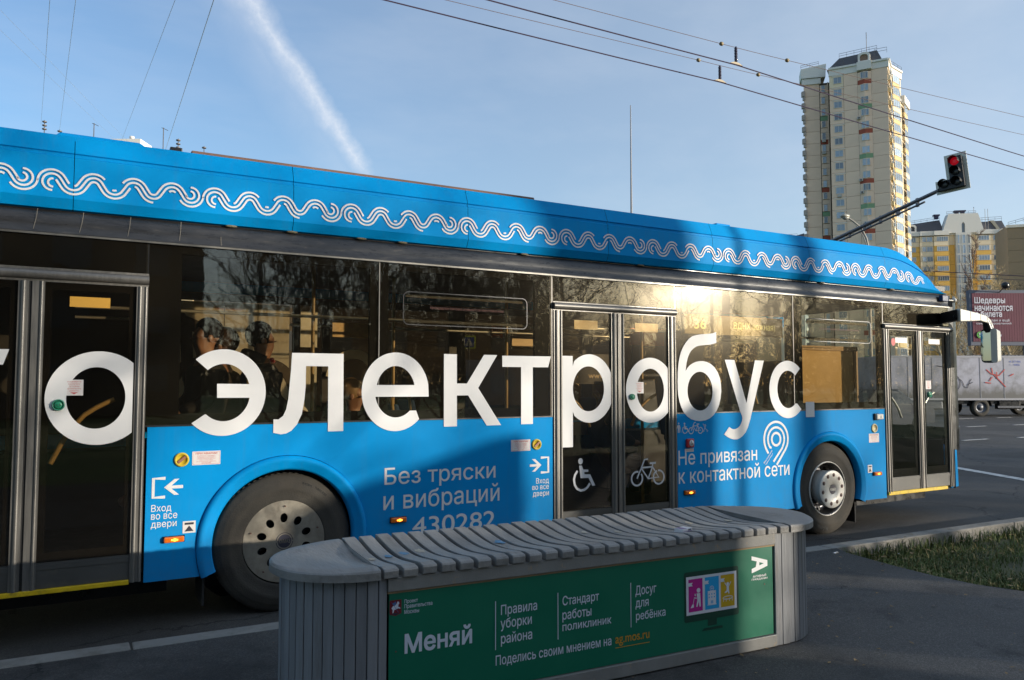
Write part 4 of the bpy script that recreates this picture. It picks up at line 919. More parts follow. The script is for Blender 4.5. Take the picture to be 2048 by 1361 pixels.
# lawn wedge beside the path: falls towards the kerb, tufts of grass, dry leaves
def lawn_z(x, y):
    edge = KY(x) - .15; t = max(0, min(1, (edge - y) / 1.6))
    return -.015 + .115 * t
m = MB(); gx, gy = 64, 44; vs = []
path_edge = [(6.05, 4.74), (5.96, 4.55), (5.88, 4.1), (5.84, 3.7), (5.86, 3.38), (5.97, 3.1), (6.3, 2.75), (7.2, 2.1), (9, 1.2), (14, -1.0), (22, -3.2)]
def edge_x(y):
    pe = path_edge
    if y >= pe[0][1]: return pe[0][0]
    for (xa, ya), (xb, yb) in zip(pe, pe[1:]):
        if yb <= y <= ya: return xa + (xb - xa) * (ya - y) / (ya - yb + 1e-9)
    return 22
def in_lawn(x, y): return y < KY(x) - .15 and x > edge_x(y)
for i in range(gx + 1):
    for j in range(gy + 1):
        y = -2.0 + j / gy * (KY(6.05) - .15 + 2.0); x = edge_x(y) + (i / gx) ** 1.6 * 16; y = min(y, KY(x) - .15)
        z = lawn_z(x, y) + random.uniform(-.012, .012) * (0 if i == 0 else 1)
        vs.append((x, y, z))
m.add(vs, [(i * (gy + 1) + j, (i + 1) * (gy + 1) + j, (i + 1) * (gy + 1) + j + 1, i * (gy + 1) + j + 1) for i in range(gx) for j in range(gy)], True)
m.build('lawn_ground', soil, None, 0, kind='structure')
grass_m = pbsdf('grass_blades', (.095, .125, .028), rough=.7, var=.5, vscale=2.5)
dry_m = pbsdf('dry_blades', (.30, .24, .10), rough=.8, var=.3, vscale=8)
def blades(n, h0, h1, rnd, name, mat, ymin=.3, xmax=14, near_kerb=False):
    m = MB(); k = 0; tries = 0
    while k < n and tries < n * 8:
        tries += 1
        x = 5.8 + (rnd.random() ** 1.7) * (xmax - 5.8); y = rnd.uniform(ymin, 4.95)
        if near_kerb: y = KY(x) - .15 - abs(rnd.gauss(0, .10)) - .01
        if not in_lawn(x, y): continue
        if math.sin(x * 3.1 + math.sin(y * 2.3) * 2) + math.sin(y * 4.7 + x) < rnd.uniform(-2.0, .3) and not near_kerb: continue
        z = lawn_z(x, y) - .01; h = rnd.uniform(h0, h1); a = rnd.uniform(0, 6.28); ln = rnd.uniform(.2, .9) * h; w_ = rnd.uniform(.0025, .006)
        dx, dy = math.cos(a), math.sin(a); px, py = -dy * w_, dx * w_
        m.add([(x - px, y - py, z), (x + px, y + py, z), (x + dx * ln * .45 + px * .6, y + dy * ln * .45 + py * .6, z + h * .7), (x + dx * ln * .45 - px * .6, y + dy * ln * .45 - py * .6, z + h * .7), (x + dx * ln, y + dy * ln, z + h * .85)], [(0, 1, 2, 3), (3, 2, 4)]); k += 1
    return m.build(name, mat, None, 0, kind='stuff', label='low green lawn grass on the wedge between kerb and path' if mat is grass_m else ('taller weeds along the inner face of the kerb' if near_kerb else 'dry straw coloured stems scattered in the lawn wedge'), category='grass')
rg = random.Random(3)
blades(46000, .022, .070, rg, 'lawn_grass', grass_m)
blades(4200, .04, .10, rg, 'dry_grass', dry_m)
blades(1500, .07, .19, rg, 'kerb_weeds', pbsdf('weed_green', (.09, .12, .03), rough=.7, var=.5, vscale=4), near_kerb=True)
leaf_m = pbsdf('dry_leaf', (.26, .17, .075), rough=.75, var=.5, vscale=3)
m = MB()
for i in range(900):
    if i < 260:
        x = 5.9 + rg.random() ** 1.4 * 5; y = rg.uniform(1.6, 4.9)
        if not in_lawn(x, y): continue
        if rg.random() < .5: y = KY(x) - .15 - abs(rg.gauss(0, .15)) - .02
        z = lawn_z(x, y) + .05
    else: x = rg.uniform(1, 7.5); y = rg.uniform(1.2, 4.8); z = .127
    if z < .13 and z > .12 and in_lawn(x, y): continue
    s_ = rg.uniform(.008, .03) if i < 260 else rg.choice((rg.uniform(.003, .009), rg.uniform(.003, .009), rg.uniform(.010, .020))); a = rg.uniform(0, 6.28); c, d = math.cos(a) * s_, math.sin(a) * s_
    t1, t2 = rg.uniform(0, .5) * s_, rg.uniform(0, .6) * s_
    m.add([(x - c, y - d, z), (x + d * .6, y - c * .6, z + t1), (x + c, y + d, z + t2), (x - d * .6, y + c * .6, z + t1)], [(0, 1, 2, 3)])
m.build('fallen_leaves', leaf_m, None, 0, kind='stuff', label='small dry leaves and crumbs scattered over path and lawn', category='leaves')

# ================================================================== THE BENCH
BA = R_(-3)
P0 = Vector((3.5, 3.13, 0))
def BW(s, d, z): return (P0.x + s * math.cos(BA) - d * math.sin(BA), P0.y + s * math.sin(BA) + d * math.cos(BA), z)   # s along, d back, z up (world)
bc = BW(-1.14, .36, .12)
bench = empty('slatted_bench', bc, BA, label='long grey painted wooden bench with rounded ends and a green advertising panel in front', category='bench')
def BL(s, d, z): return (s + 1.14, d - .36, z - .12)           # local to the bench empty
wood = pbsdf('grey_painted_wood', (.25, .24, .225), rough=.45, rnd=.10, var=.24, vscale=6, bump=.3, bscale=26, stretch=(2.2, .6, 2), dirt=(.12, .11, .10), dscale=7, dlo=.56, dhi=.8)
woodv = pbsdf('grey_painted_plank', (.20, .205, .215), rough=.45, var=.16, vscale=7, bump=.35, bscale=22, rnd=.14, stretch=(2.5, 2.5, .25), dirt=(.13, .115, .10), dscale=5, dlo=.58, dhi=.75)
worn = pbsdf('worn_rail_paint', (.22, .215, .20), rough=.42, var=.12, vscale=6, bump=.15, bscale=90, stretch=(1.5, 6, 1), dirt=(.34, .25, .16), dscale=13, dlo=.60, dhi=.68)
darkgap = pbsdf('gap_shade_black', (.008, .008, .009), rough=.9, spec=.1)  # near-black colour puts deep shade into the gaps between the slats
W0, W1 = 0.0, .735                      # front and back of the seat
def seat_z(d):                           # gentle dip across the seat
    t = d / .735
    return .800 - .030 * math.sin(math.pi * min(1, max(0, (t - .04) / .92))) ** 1.2 + .004 * t
def slat(s0, s1):
    m = MB(); n = 16; top = []
    for i in range(n + 1):
        d = .735 * i / n; z = seat_z(d)
        if i == 0: z -= .006
        top.append((d, z))
    pr = [(-.004, .755), (-.006, .785), (-.001, .793)] + top[0:] + [(.739, .785), (.737, .755), (.05, .745)]
    m.hexa([BL(s0, d, z) for d, z in pr], [BL(s1, d, z) for d, z in pr])
    return m
for i in range(27):
    s0 = -2.315 + i * .0893; j = random.uniform(-.002, .002)
    o = slat(s0 + .0112, s0 + .0778).build('seat_slat', wood, bench, .004); o.location.z = j; o.location.y = random.uniform(-.003, .003)
def end_cap(sgn):
    m = MB(); sc0 = -2.318 if sgn < 0 else .098; NX, ND = 14, 14; vs = []
    def half(t):      # half width of the cap at parameter t (0 at the seam, 1 at the tip)
        return .3715 * math.sqrt(max(0, 1 - t ** 2.15))
    cols = [math.sin(i / NX * math.pi / 2) for i in range(NX + 1)]
    for t in cols:
        s = sc0 + sgn * .40 * t; hw = max(half(t), .012); k = min(1, t / .55); k = k * k * (3 - 2 * k)
        for j in range(ND + 1):
            d = .3675 - hw + 2 * hw * j / ND
            z = seat_z(d) * (1 - k) + .797 * k - (.006 if j in (0, ND) or t == cols[-1] else 0)
            vs.append(BL(s, d, z))
    q = ND + 1
    m.add(vs, [(i * q + j, (i + 1) * q + j, (i + 1) * q + j + 1, i * q + j + 1) for i in range(NX) for j in range(ND)], True)
    rim = [i * q for i in range(NX + 1)] + [NX * q + j for j in range(1, ND)] + [i * q + ND for i in range(NX, -1, -1)]
    up = [vs[i] for i in rim]; K = len(rim); mid_ = [(p[0] + (sgn * .004 if i > 0 else 0), p[1] + (-.004 if i <= NX else .004), .785 - .12) for i, p in enumerate(up)]; low = [(p[0], p[1], .752 - .12) for p in mid_]
    m.add(up + mid_ + low, [(i, (i + 1) % K, K + (i + 1) % K, K + i) for i in range(K)] + [(K + i, K + (i + 1) % K, 2 * K + (i + 1) % K, 2 * K + i) for i in range(K)] + [tuple(range(2 * K, 3 * K))], False)
    return m
for sg in (-1, 1): end_cap(sg).build('end_cap', wood, bench)
# plank drums at both ends
def plank_ring(sgn):
    sc0 = -2.32 if sgn < 0 else .10; r = .345; n = 23
    for i in range(n):
        a0, a1 = -90 + 180 * i / n + .28, -90 + 180 * (i + 1) / n - .28
        pts = []
        rr = r + random.uniform(-.0015, .0015)
        for a, q in ((a0, rr), (a1, rr), (a1, rr - .02), (a0, rr - .02)): pts.append((sc0 + sgn * q * 1.03 * math.cos(R_(a)), .3675 + q * math.sin(R_(a))))
        MB().hexa([BL(s, d, .125) for s, d in pts], [BL(s, d, .752) for s, d in pts]).build('side_plank', woodv, bench, .0025)
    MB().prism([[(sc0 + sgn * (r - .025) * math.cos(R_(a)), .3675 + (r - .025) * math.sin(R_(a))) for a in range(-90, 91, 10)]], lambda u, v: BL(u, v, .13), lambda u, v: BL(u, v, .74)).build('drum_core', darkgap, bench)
plank_ring(-1); plank_ring(1)
MB().hexa([BL(-2.318, .02, .125), BL(-2.282, .02, .125), BL(-2.282, .06, .125), BL(-2.318, .06, .125)], [BL(-2.318, .02, .752), BL(-2.282, .02, .752), BL(-2.282, .06, .752), BL(-2.318, .06, .752)]).build('corner_post', woodv, bench, .003)
for a, b in ((-.006, .045), (.048, .098)):
    MB().hexa([BL(a, .018, .125), BL(b, .018, .125), BL(b, .06, .125), BL(a, .06, .125)], [BL(a, .018, .752), BL(b, .018, .752), BL(b, .06, .752), BL(a, .06, .752)]).build('corner_post', woodv, bench, .003)
def bbox_(s0, s1, d0, d1, z0, z1): return MB().hexa([BL(s0, d0, z0), BL(s1, d0, z0), BL(s1, d1, z0), BL(s0, d1, z0)], [BL(s0, d0, z1), BL(s1, d0, z1), BL(s1, d1, z1), BL(s0, d1, z1)])
bbox_(-2.28, -.008, .008, .05, .692, .752).build('top_rail', worn, bench, .003)
bbox_(-2.28, -.008, .008, .05, .128, .192).build('bottom_rail', worn, bench, .003)
bbox_(-2.28, -.008, .018, .05, .682, .6918).build('raw_batten', pbsdf('raw_wood', (.32, .23, .13), rough=.8, var=.2, vscale=12), bench)
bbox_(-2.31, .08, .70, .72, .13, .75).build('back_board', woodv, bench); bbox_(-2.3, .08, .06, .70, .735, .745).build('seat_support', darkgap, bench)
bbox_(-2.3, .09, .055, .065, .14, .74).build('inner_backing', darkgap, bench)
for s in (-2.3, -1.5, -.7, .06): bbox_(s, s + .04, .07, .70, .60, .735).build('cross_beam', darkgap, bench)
# green advertising panel
green = pbsdf('green_panel_print', (.0025, .145, .08), rough=.38, var=.06, vscale=3, coat=.15)
panel = bbox_(-2.272, -.022, .022, .030, .196, .688).build('advertising_panel', green, bench)
def FB(o=0.0): return lambda u, v: BL(u, .0205 - o, v)
pale = pbsdf('panel_print_pale', (.62, .66, .74), rough=.5)
def ptext(name, rows, mat=pale, bold=0.0, o=0.0):
    m = MB()
    for s_, x0, x1, z0, z1 in rows: text_mb(m, s_, x0, x1, z0, z1, FB(o), bold)
    return m.build(name, mat, panel)
ptext('panel_heading', [('Меняй', -2.200, -1.876, .411, .502)], bold=.03)
ptext('panel_text', [('Проект', -2.202, -2.140, .628, .649)], bold=.012); ptext('panel_text', [('Правительства', -2.202, -2.071, .606, .628)], bold=.012); ptext('panel_text', [('Москвы', -2.202, -2.134, .586, .604)], bold=.012)
ptext('panel_text', [('Правила', -1.729, -1.537, .508, .566)], bold=.01); ptext('panel_text', [('уборки', -1.731, -1.566, .445, .505)], bold=.01); ptext('panel_text', [('района', -1.729, -1.564, .375, .437)], bold=.01)
ptext('panel_text', [('Стандарт', -1.396, -1.186, .510, .567)], bold=.01); ptext('panel_text', [('работы', -1.397, -1.231, .441, .500)], bold=.01); ptext('panel_text', [('поликлиник', -1.397, -1.113, .399, .430)], bold=.01)
ptext('panel_text', [('Досуг', -.965, -.834, .507, .567)], bold=.01); ptext('panel_text', [('для', -.965, -.883, .448, .492)], bold=.01); ptext('panel_text', [('ребёнка', -.963, -.776, .382, .438)], bold=.01)
ptext('panel_text', [('Поделись своим мнением на', -1.756, -1.114, .283, .338)], bold=.008)
ptext('web_address', [('ag.mos.ru', -1.090, -.880, .280, .326)], pbsdf('panel_print_orange', (.55, .27, .02), rough=.5), bold=.01)
MB().add([BL(-1.090, .0203, .272), BL(-.879, .0203, .272), BL(-.879, .0203, .2755), BL(-1.090, .0203, .2755)], [(0, 1, 2, 3)]).build('underline', MATS['panel_print_orange'], panel)
for s, z0, z1 in ((-1.757, .364, .587), (-1.422, .364, .587), (-.994, .363, .586)): MB().add([BL(s - .002, .0203, z0), BL(s + .002, .0203, z0), BL(s + .002, .0203, z1), BL(s - .002, .0203, z1)], [(0, 1, 2, 3)]).build('divider_line', pale, panel)
# coat of arms: dark red shield, pale rider on a rearing horse over a small dark dragon
F = FB(0); sh = MB().prism([[(-2.270, .652), (-2.216, .652), (-2.216, .592), (-2.232, .587), (-2.243, .583), (-2.254, .587), (-2.270, .592)]], F, None).build('coat_of_arms', pbsdf('shield_red', (.16, .01, .02), rough=.5), panel)
m = MB(); F = FB(.0006)
m.prism([[(-2.262, .618), (-2.255, .627), (-2.246, .628), (-2.238, .636), (-2.234, .645), (-2.228, .643), (-2.226, .636), (-2.230, .631), (-2.231, .622), (-2.222, .618), (-2.221, .612), (-2.231, .615), (-2.240, .612), (-2.250, .609), (-2.252, .598), (-2.257, .597), (-2.256, .610)]], F, None)
m.build('horse_emblem', pale, sh); m = MB(); F = FB(.0012); m.prism([[(-2.249, .628), (-2.241, .632), (-2.240, .640), (-2.244, .647), (-2.249, .642), (-2.258, .640), (-2.254, .630)]], F, None); stroke_mb(m, [(-2.262, .645), (-2.230, .598)], .0015, F); m.build('rider_emblem', pbsdf('rider_blue', (.05, .12, .30), rough=.5), sh)
m = MB(); m.prism([[(-2.262, .592), (-2.248, .598), (-2.236, .594), (-2.226, .600), (-2.230, .590), (-2.243, .586)]], FB(.0004), None); m.build('dragon_emblem', printb, sh)
# monitor picture with three cards
mon = MB().prism([rrect(-.464, .468, .188, .131, .012)], FB(.0), None).build('monitor_picture', pbsdf('print_dark_green', (.004, .05, .03), rough=.45), panel)
MB().prism([[(-.494, .337), (-.433, .337), (-.433, .302), (-.494, .302)]], FB(0), None).prism([[(-.520, .293), (-.395, .293), (-.392, .280), (-.538, .279)]], FB(0), None).build('monitor_stand', MATS['print_dark_green'], mon)
MB().prism([[(-.639, .373), (-.291, .373), (-.291, .574), (-.639, .574)]], FB(.0006), None).build('monitor_screen', pbsdf('print_white', (.70, .70, .74), rough=.5), mon)
cardc = [(-.624, -.529, (.48, .01, .24)), (-.513, -.416, (.01, .35, .68)), (-.403, -.307, (.62, .38, .01))]
for i, (a, b, c) in enumerate(cardc):
    MB().prism([[(a, .389), (b, .389), (b, .560), (a, .560)]], FB(.0012), None).build('card', pbsdf(('print_magenta', 'print_cyan', 'print_ochre')[i], c, rough=.5), mon)
    MB().prism([[(a - .006, .524), (a + .028, .524), (a + .021, .533), (a + .028, .542), (a - .006, .542)]], FB(.0018), None).build('card_flag', MATS['print_white'], mon)
Fw = FB(.0018); Wp = MATS['print_white']
m = MB(); m.prism([ell(-.557, .498, .0125, .0125, 0, 360, 16)], Fw, None); m.prism([[(-.570, .483), (-.546, .483), (-.544, .450), (-.543, .412), (-.552, .412), (-.556, .440), (-.566, .412), (-.574, .414), (-.566, .447)]], Fw, None)
stroke_mb(m, [(-.588, .462), (-.570, .458)], .005, Fw); stroke_mb(m, [(-.586, .462), (-.596, .425)], .003, Fw); m.prism([[(-.600, .428), (-.590, .428), (-.590, .412), (-.612, .410)]], Fw, None); m.prism([[(-.585, .476), (-.578, .468), (-.576, .476), (-.580, .484)]], Fw, None); m.build('sweeper_icon', Wp, mon)
wl = []
for ix in range(3):
    for iz in range(2): x = -.485 + ix * .018; z = .452 + iz * .016; wl.append([(x - .0035, z - .0035), (x + .0035, z - .0035), (x + .0035, z + .0035), (x - .0035, z + .0035)])
m = MB(); m.prism([[(-.494, .414), (-.438, .414), (-.438, .486), (-.494, .486)]] + wl + [[(-.474, .418), (-.468, .418), (-.468, .434), (-.474, .434)], [(-.464, .418), (-.458, .418), (-.458, .434), (-.464, .434)]], Fw, None)
m.prism([[(-.498, .410), (-.434, .410), (-.434, .4135), (-.498, .4135)]], Fw, None); stroke_mb(m, ell(-.466, .498, .0125, .0125, 0, 360, 20), .003, FB(.0022), True); stroke_mb(m, [(-.473, .498), (-.459, .498)], .003, FB(.0022)); stroke_mb(m, [(-.466, .491), (-.466, .505)], .003, FB(.0026)); m.build('clinic_icon', Wp, mon)
m = MB(); m.prism([ell(-.354, .510, .009, .009, 0, 360, 14)], Fw, None); stroke_mb(m, [(-.376, .518), (-.362, .499), (-.346, .499), (-.332, .520)], .005, FB(.0022)); m.prism([[(-.362, .500), (-.346, .500), (-.346, .478), (-.343, .458), (-.350, .456), (-.355, .470), (-.362, .464), (-.376, .462), (-.376, .468), (-.363, .474)]], Fw, None)
stroke_mb(m, ell(-.355, .436, .034, .008, 0, 360, 28), .004, Fw, True)
for x in (-.386, -.367, -.343, -.324): stroke_mb(m, [(x, .434), (x, .416)], .0035, FB(.0022))
m.build('trampoline_icon', Wp, mon)
pw = pbsdf('print_bright', (.80, .80, .80), rough=.5)
MB().prism([[(-.178, .640), (-.061, .608), (-.061, .576), (-.178, .546), (-.178, .570), (-.148, .578), (-.140, .608), (-.171, .616), (-.178, .618)], [(-.121, .602), (-.088, .593), (-.121, .584)]], FB(0), None).build('campaign_emblem', pw, panel)
ptext('campaign_name', [('АКТИВНЫЙ', -.171, -.072, .521, .536)], pw, .03); ptext('campaign_name', [('ГРАЖДАНИН', -.179, -.062, .503, .516)], pw, .03)
MB().prism([ell(-.085, .477, .004, .004, 0, 360, 10)], FB(.001), None).prism([ell(-2.24, .43, .004, .004, 0, 360, 10)], FB(.001), None).build('screw_hole', nutm, panel)
# worn and splashed paint marks on the seat: thin flat flakes
fl = pbsdf('bare_wood_patch', (.50, .44, .34), rough=.7, var=.3, vscale=30); fb = pbsdf('old_blue_paint', (.10, .24, .38), rough=.6, var=.3, vscale=30)
rf = random.Random(5)
for s, d, r, mt in ((-2.27, .30, .018, fl), (-2.19, .33, .02, fb), (-2.07, .36, .022, fb), (-1.99, .38, .026, fl), (-1.60, .40, .026, fb), (-.86, .36, .018, fl), (-.45, .32, .016, fl), (-.30, .40, .022, fl), (-.02, .36, .022, fl), (-.98, .42, .016, fl)):
    n = 15; k0 = round((s + 2.315) / .0893 - .5); sc_ = -2.315 + k0 * .0893 + .0445
    pts = [(sc_ + max(-.033, min(.033, r * rf.uniform(.6, 1.3) * math.cos(2 * math.pi * i / n))), d + r * rf.uniform(.9, 2.0) * math.sin(2 * math.pi * i / n)) for i in range(n)]
    MB().prism([pts], lambda u, v: BL(u, v, seat_z(v) + .0032), None).build('worn_patch', mt, bench)
# cigarette pack lying on the seat
px_, py_ = 2.96, 3.31
pk = MB().box(-.044, .044, -.028, .028, 0, .022).build('cigarette_pack', pbsdf('pack_white', (.70, .68, .70), rough=.35), None, .002, label='small white and violet cigarette pack lying on the bench slats', category='cigarette pack')
pk.location = (px_, py_, .781 + .003); pk.rotation_euler = (0, R_(0), R_(14))
MB().box(-.0442, .0442, -.0284, -.0278, .002, .009).build('pack_band', pbsdf('pack_violet', (.16, .10, .25), rough=.4), pk); MB().box(.008, .036, -.0286, -.0282, .011, .017).build('pack_print', printb, pk)
MB().box(-.040, .0, -.026, .024, .0222, .0227).build('pack_top_print', MATS['pack_violet'], pk)
# foil scraps on the path
for x, y, r, lb in ((5.86, 4.60, .028, 'shiny folded scrap of foil lying on the path by the bench end'), (6.30, 4.30, .010, 'tiny white scrap lying at the tip of the lawn')):
    MB().hexa([(x - r, y - r * .3, .122), (x + r, y - r * .4, .122), (x + r, y + r * .4, .122), (x - r, y + r * .3, .122)], [(x - r * .8, y - r * .2, .128), (x + r * .7, y - r * .3, .134), (x + r * .8, y + r * .2, .130), (x - r, y + r * .1, .127)]).build('foil_scrap', pbsdf('foil', (.8, .8, .8), rough=.25, metal=.6), None, 0, label=lb, category='litter')
# ================================================================== BACKGROUND
CA, CR = Vector((math.cos(R_(60.5)), math.sin(R_(60.5)))), Vector((math.sin(R_(60.5)), -math.cos(R_(60.5))))   # two perpendicular map axes: away, across
def AC(away, across, z=0): p = CA * away + CR * across; return Vector((p.x, p.y, z))
winm = glass_mat('building_glass', (.02, .03, .04), refl_ior=2.4, dust=.10, rough=.03)
winm = pbsdf('window_pane', (.30, .38, .48), rough=.12, rnd=.6, var=.3, vscale=.35, spec=.8)
wframe = pbsdf('window_frame_white', (.62, .61, .58), rough=.5)
beige = pbsdf('beige_panel', (.84, .63, .48), rnd=.03, rough=.8, var=.07, vscale=.25, bump=.1)
beige_l = pbsdf('pale_panel', (.84, .70, .50), rnd=.03, rough=.8, var=.07, vscale=.25)
redpn = pbsdf('brick_red_panel', (.36, .085, .05), rough=.8, var=.1, vscale=.5); greenpn = pbsdf('pale_green_panel', (.22, .36, .21), rough=.8, var=.1)
whitep = pbsdf('white_cornice', (.76, .73, .68), rough=.7, var=.06)
ochre = pbsdf('ochre_panel', (.84, .50, .12), rough=.8, var=.1, vscale=.4)
slate = pbsdf('slate_roof', (.085, .085, .095), rough=.7, var=.12, vscale=.8)
thinm = pbsdf('thin_metal', (.12, .11, .11), rough=.5)
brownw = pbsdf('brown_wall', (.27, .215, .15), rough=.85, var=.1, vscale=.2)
acm = pbsdf('ac_white', (.45, .44, .42), rough=.6)


class Face:
    """a vertical facade plane: a,b = ground points of its left and right end seen from outside"""
    def __init__(s, a, b):
        s.a = Vector((a[0], a[1], 0)); d = Vector((b[0] - a[0], b[1] - a[1], 0)); s.w = d.length; s.u = d.normalized(); s.n = Vector((s.u.y, -s.u.x, 0))
    def mat(s, t, z, out_=0): # matrix whose x runs along the wall, y into it
        p = s.a + s.u * t + s.n * out_ + Vector((0, 0, z))
        return Matrix(((s.u.x, -s.n.x, 0, p.x), (s.u.y, -s.n.y, 0, p.y), (0, 0, 1, p.z), (0, 0, 0, 1)))


_win = {}
def window(face, t, z, w_, h, parent, panes=2, out_=0.0):
    key = (round(w_, 2), round(h, 2), panes)
    M_ = face.mat(t, z, out_)
    if key not in _win:
        m = MB(); f = .09; m.box(0, w_, -.06, .05, 0, f).box(0, w_, -.06, .05, h - f, h).box(0, f, -.06, .05, f, h - f).box(w_ - f, w_, -.06, .05, f, h - f)
        for i in range(1, panes): x = w_ * i / panes; m.box(x - .04, x + .04, -.05, .05, f, h - f)
        o = m.build('window', wframe, parent)
        g = MB()
        for i in range(panes): g.box(w_ * i / panes + .04, w_ * (i + 1) / panes - .04, .0, .03, f, h - f)
        p = g.build('pane', winm, o); _win[key] = (o, p)
    else:
        so, sp = _win[key]; o = share(so, 'window', parent, Matrix()); share(sp, 'pane', o, Matrix())
    o.matrix_local = M_
    return o


_pn = {}
def panel(face, t, z, w_, h, parent, mat, out_=0.0, th=.25, name='wall_panel'):
    key = (round(w_, 2), round(h, 2), mat.name, round(th, 2))
    if key not in _pn:
        o = MB().box(.03, w_ - .03, 0, th, .03, h - .03).build(name, mat, parent); _pn[key] = o
    else: o = share(_pn[key], name, parent, Matrix())
    o.matrix_local = face.mat(t, z, out_); return o


def rail(pts, z0, h, parent, name='roof_rail'):
    m = MB(); q = [Vector((p[0], p[1], z0 + (p[2] if len(p) > 2 else 0))) for p in pts]
    for zz in (h, h * .5): m.tube([p + Vector((0, 0, zz)) for p in q], .045, 4, smooth=False)
    for a, b in zip(q, q[1:]):
        k = max(1, int((b - a).length / 1.6))
        for i in range(k + 1): c = a.lerp(b, i / k); m.tube([c, c + Vector((0, 0, h))], .035, 4, smooth=False)
    return m.build(name, thinm, parent)


def antenna(base, h, parent, bars=3, r=.05, mat=None):
    m = MB().tube([base, base + Vector((0, 0, h))], r, 5, smooth=False)
    for i in range(bars):
        z = h - .15 - i * h * .11; m.box(-.45, .45, -.06, .06, z - .09, z + .09, Matrix.Translation(base) @ Matrix.Rotation(.6, 4, 'Z'))
    return m.build('antenna', mat or thinm, parent)


# ---- the 25-storey tower ---------------------------------------------
tower = empty('apartment_tower', (0, 0, 0), label='tall beige apartment tower with dark mansard roof and balconies, highest building in view', category='building')
FL = 2.93; NF = 25
L0, L1, A1_, A15, B_, C_, D_, E_ = AC(186, 70.2), AC(184.5, 75.6), AC(180.5, 74.2), AC(179.2, 77.0), AC(174.6, 85.2), AC(178.6, 87.6), AC(182.5, 92.2), AC(187.5, 96.0)
ET = 74.9
# dark solid core so joints read as joints
core = MB().prism([[(p.x, p.y) for p in (AC(186.4, 70.6), AC(184.9, 76.0), AC(181.0, 74.8), AC(179.6, 77.2), AC(175.2, 85.0), AC(179.2, 87.2), AC(183, 91.7), AC(197, 92.5), AC(197, 77))]], lambda u, v: (u, v, 0), lambda u, v: (u, v, ET)).build('structure_core', pbsdf('joint_dark', (.12, .10, .08), rough=.9), tower)
MB().prism([[(p.x, p.y) for p in (AC(182.5, 91.0), AC(188, 95.2), AC(198, 95), AC(198, 90))]], lambda u, v: (u, v, 0), lambda u, v: (u, v, 69)).build('side_wing', beige_l, tower)
fM = Face(A15, B_); fK = Face(A1_, A15); fL = Face(L0, L1); fS = Face(B_, C_); fS2 = Face(C_, D_); fS3 = Face(D_, E_)
wcol0 = 3.1; wcolw = 2.0
for f in range(NF):
    z = ET - (f + 1) * FL - .3
    panel(fM, 0, z, wcol0 - .02, FL, tower, beige); 
    panel(fM, wcol0 + 2.9, z, fM.w - wcol0 - 2.9, FL, tower, beige)
    # projecting central bay with its window and coloured spandrels
    mt = redpn if f % 4 == 0 else greenpn if f % 4 == 2 else beige
    bay = MB().prism([[(0, 0), (1.45, -.55), (2.9, 0), (2.9, .3), (0, .3)]], lambda u, v: (u, v, .06), lambda u, v: (u, v, 1.12)).build('bay_spandrel', mt, tower); bay.matrix_local = fM.mat(wcol0, z - .35)
    bay = MB().prism([[(0, 0), (1.45, -.55), (2.9, 0), (2.9, .3), (0, .3)]], lambda u, v: (u, v, 1.13), lambda u, v: (u, v, FL + .05)).build('bay_wall', beige, tower) if f == 0 else share(bw, 'bay_wall', tower, Matrix())
    bw = bay; bay.matrix_local = fM.mat(wcol0, z - .35)
    window(fM, wcol0 + .65, z + .95, 1.6, 1.55, tower, 3, .53)
    # left bay: panel, window, narrow window column
    panel(fK, 0, z, fK.w, FL, tower, beige_l if f == 0 else beige, .02); window(fK, .95, z + .9, 1.75, 1.55, tower, 2, .08)
    MB_ = panel(fK, .6, z + 2.62, 2.6, .22, tower, whitep, .12, .2, 'lintel')
    panel(fL, 0, z, 3.6, FL, tower, beige)
    mt2 = {2: greenpn, 4: redpn, 8: redpn, 10: greenpn, 12: redpn, 14: greenpn}.get(f, beige); panel(fL, 3.7, z - .4, 1.7, 1.1, tower, mt2, .01); panel(fL, 3.7, z + .75, 1.7, FL - 1.15, tower, beige, .01); window(fL, 4.0, z + .85, .85, 1.6, tower, 1, .06)
    # stacked curved balconies on the left edge
    if f == 0: bl = MB().prism([[(-.55, .6), (-.45, -.1), (-.1, -.35), (.3, -.35), (.3, .6)]], lambda u, v: (u, v, 0), lambda u, v: (u * 1.0, v, 1.25)).prism([[(-.25, .6), (-.1, -.1), (.3, -.3), (.3, .6)]], lambda u, v: (u, v, -.9), lambda u, v: (u, v, 0)).build('balcony', pbsdf('balcony_mauve', (.40, .33, .29), rough=.7), tower)
    else: bl = share(bl, 'balcony', tower, Matrix())
    bl.matrix_local = fL.mat(0, z + .1, .1)
    # sunny side: three stepped bays of windows
    for j, (fc, n_, hi) in enumerate(((fS, 2, 0), (fS2, 2, 1), (fS3, 2, 2))):
        if j == 2 and f < 2: continue
        panel(fc, 0, z, fc.w, FL, tower, beige_l, .02)
        pj = .6
        kk = MB().box(0, fc.w * .62, -pj, .1, .05, .98) if f == 0 or (j == 2 and f == 2) else None
        sp_mt = {0: beige_l, 1: beige_l, 2: ochre}[0 if (f + j) % 3 else 2] if j < 2 else beige_l
        panel(fc, .3, z - .1, fc.w * .60, 1.05, tower, pbsdf('pale_yellow_panel', (.66, .50, .26), rough=.8, var=.08) if (f + j) % 3 else beige_l, pj, .6, 'bay_spandrel')
        window(fc, .35, z + .95, fc.w * .57, 1.75, tower, 3, pj + .02)
        window(fc, fc.w * .70, z + .95, fc.w * .2, 1.6, tower, 1, .1)
        if (f * 7 + j * 3) % 5 == 0:
            ac = MB().box(0, .85, -.4, 0, 0, .6).build('air_conditioner', acm, tower); ac.matrix_local = fc.mat(fc.w * .72, z + .2, .08)
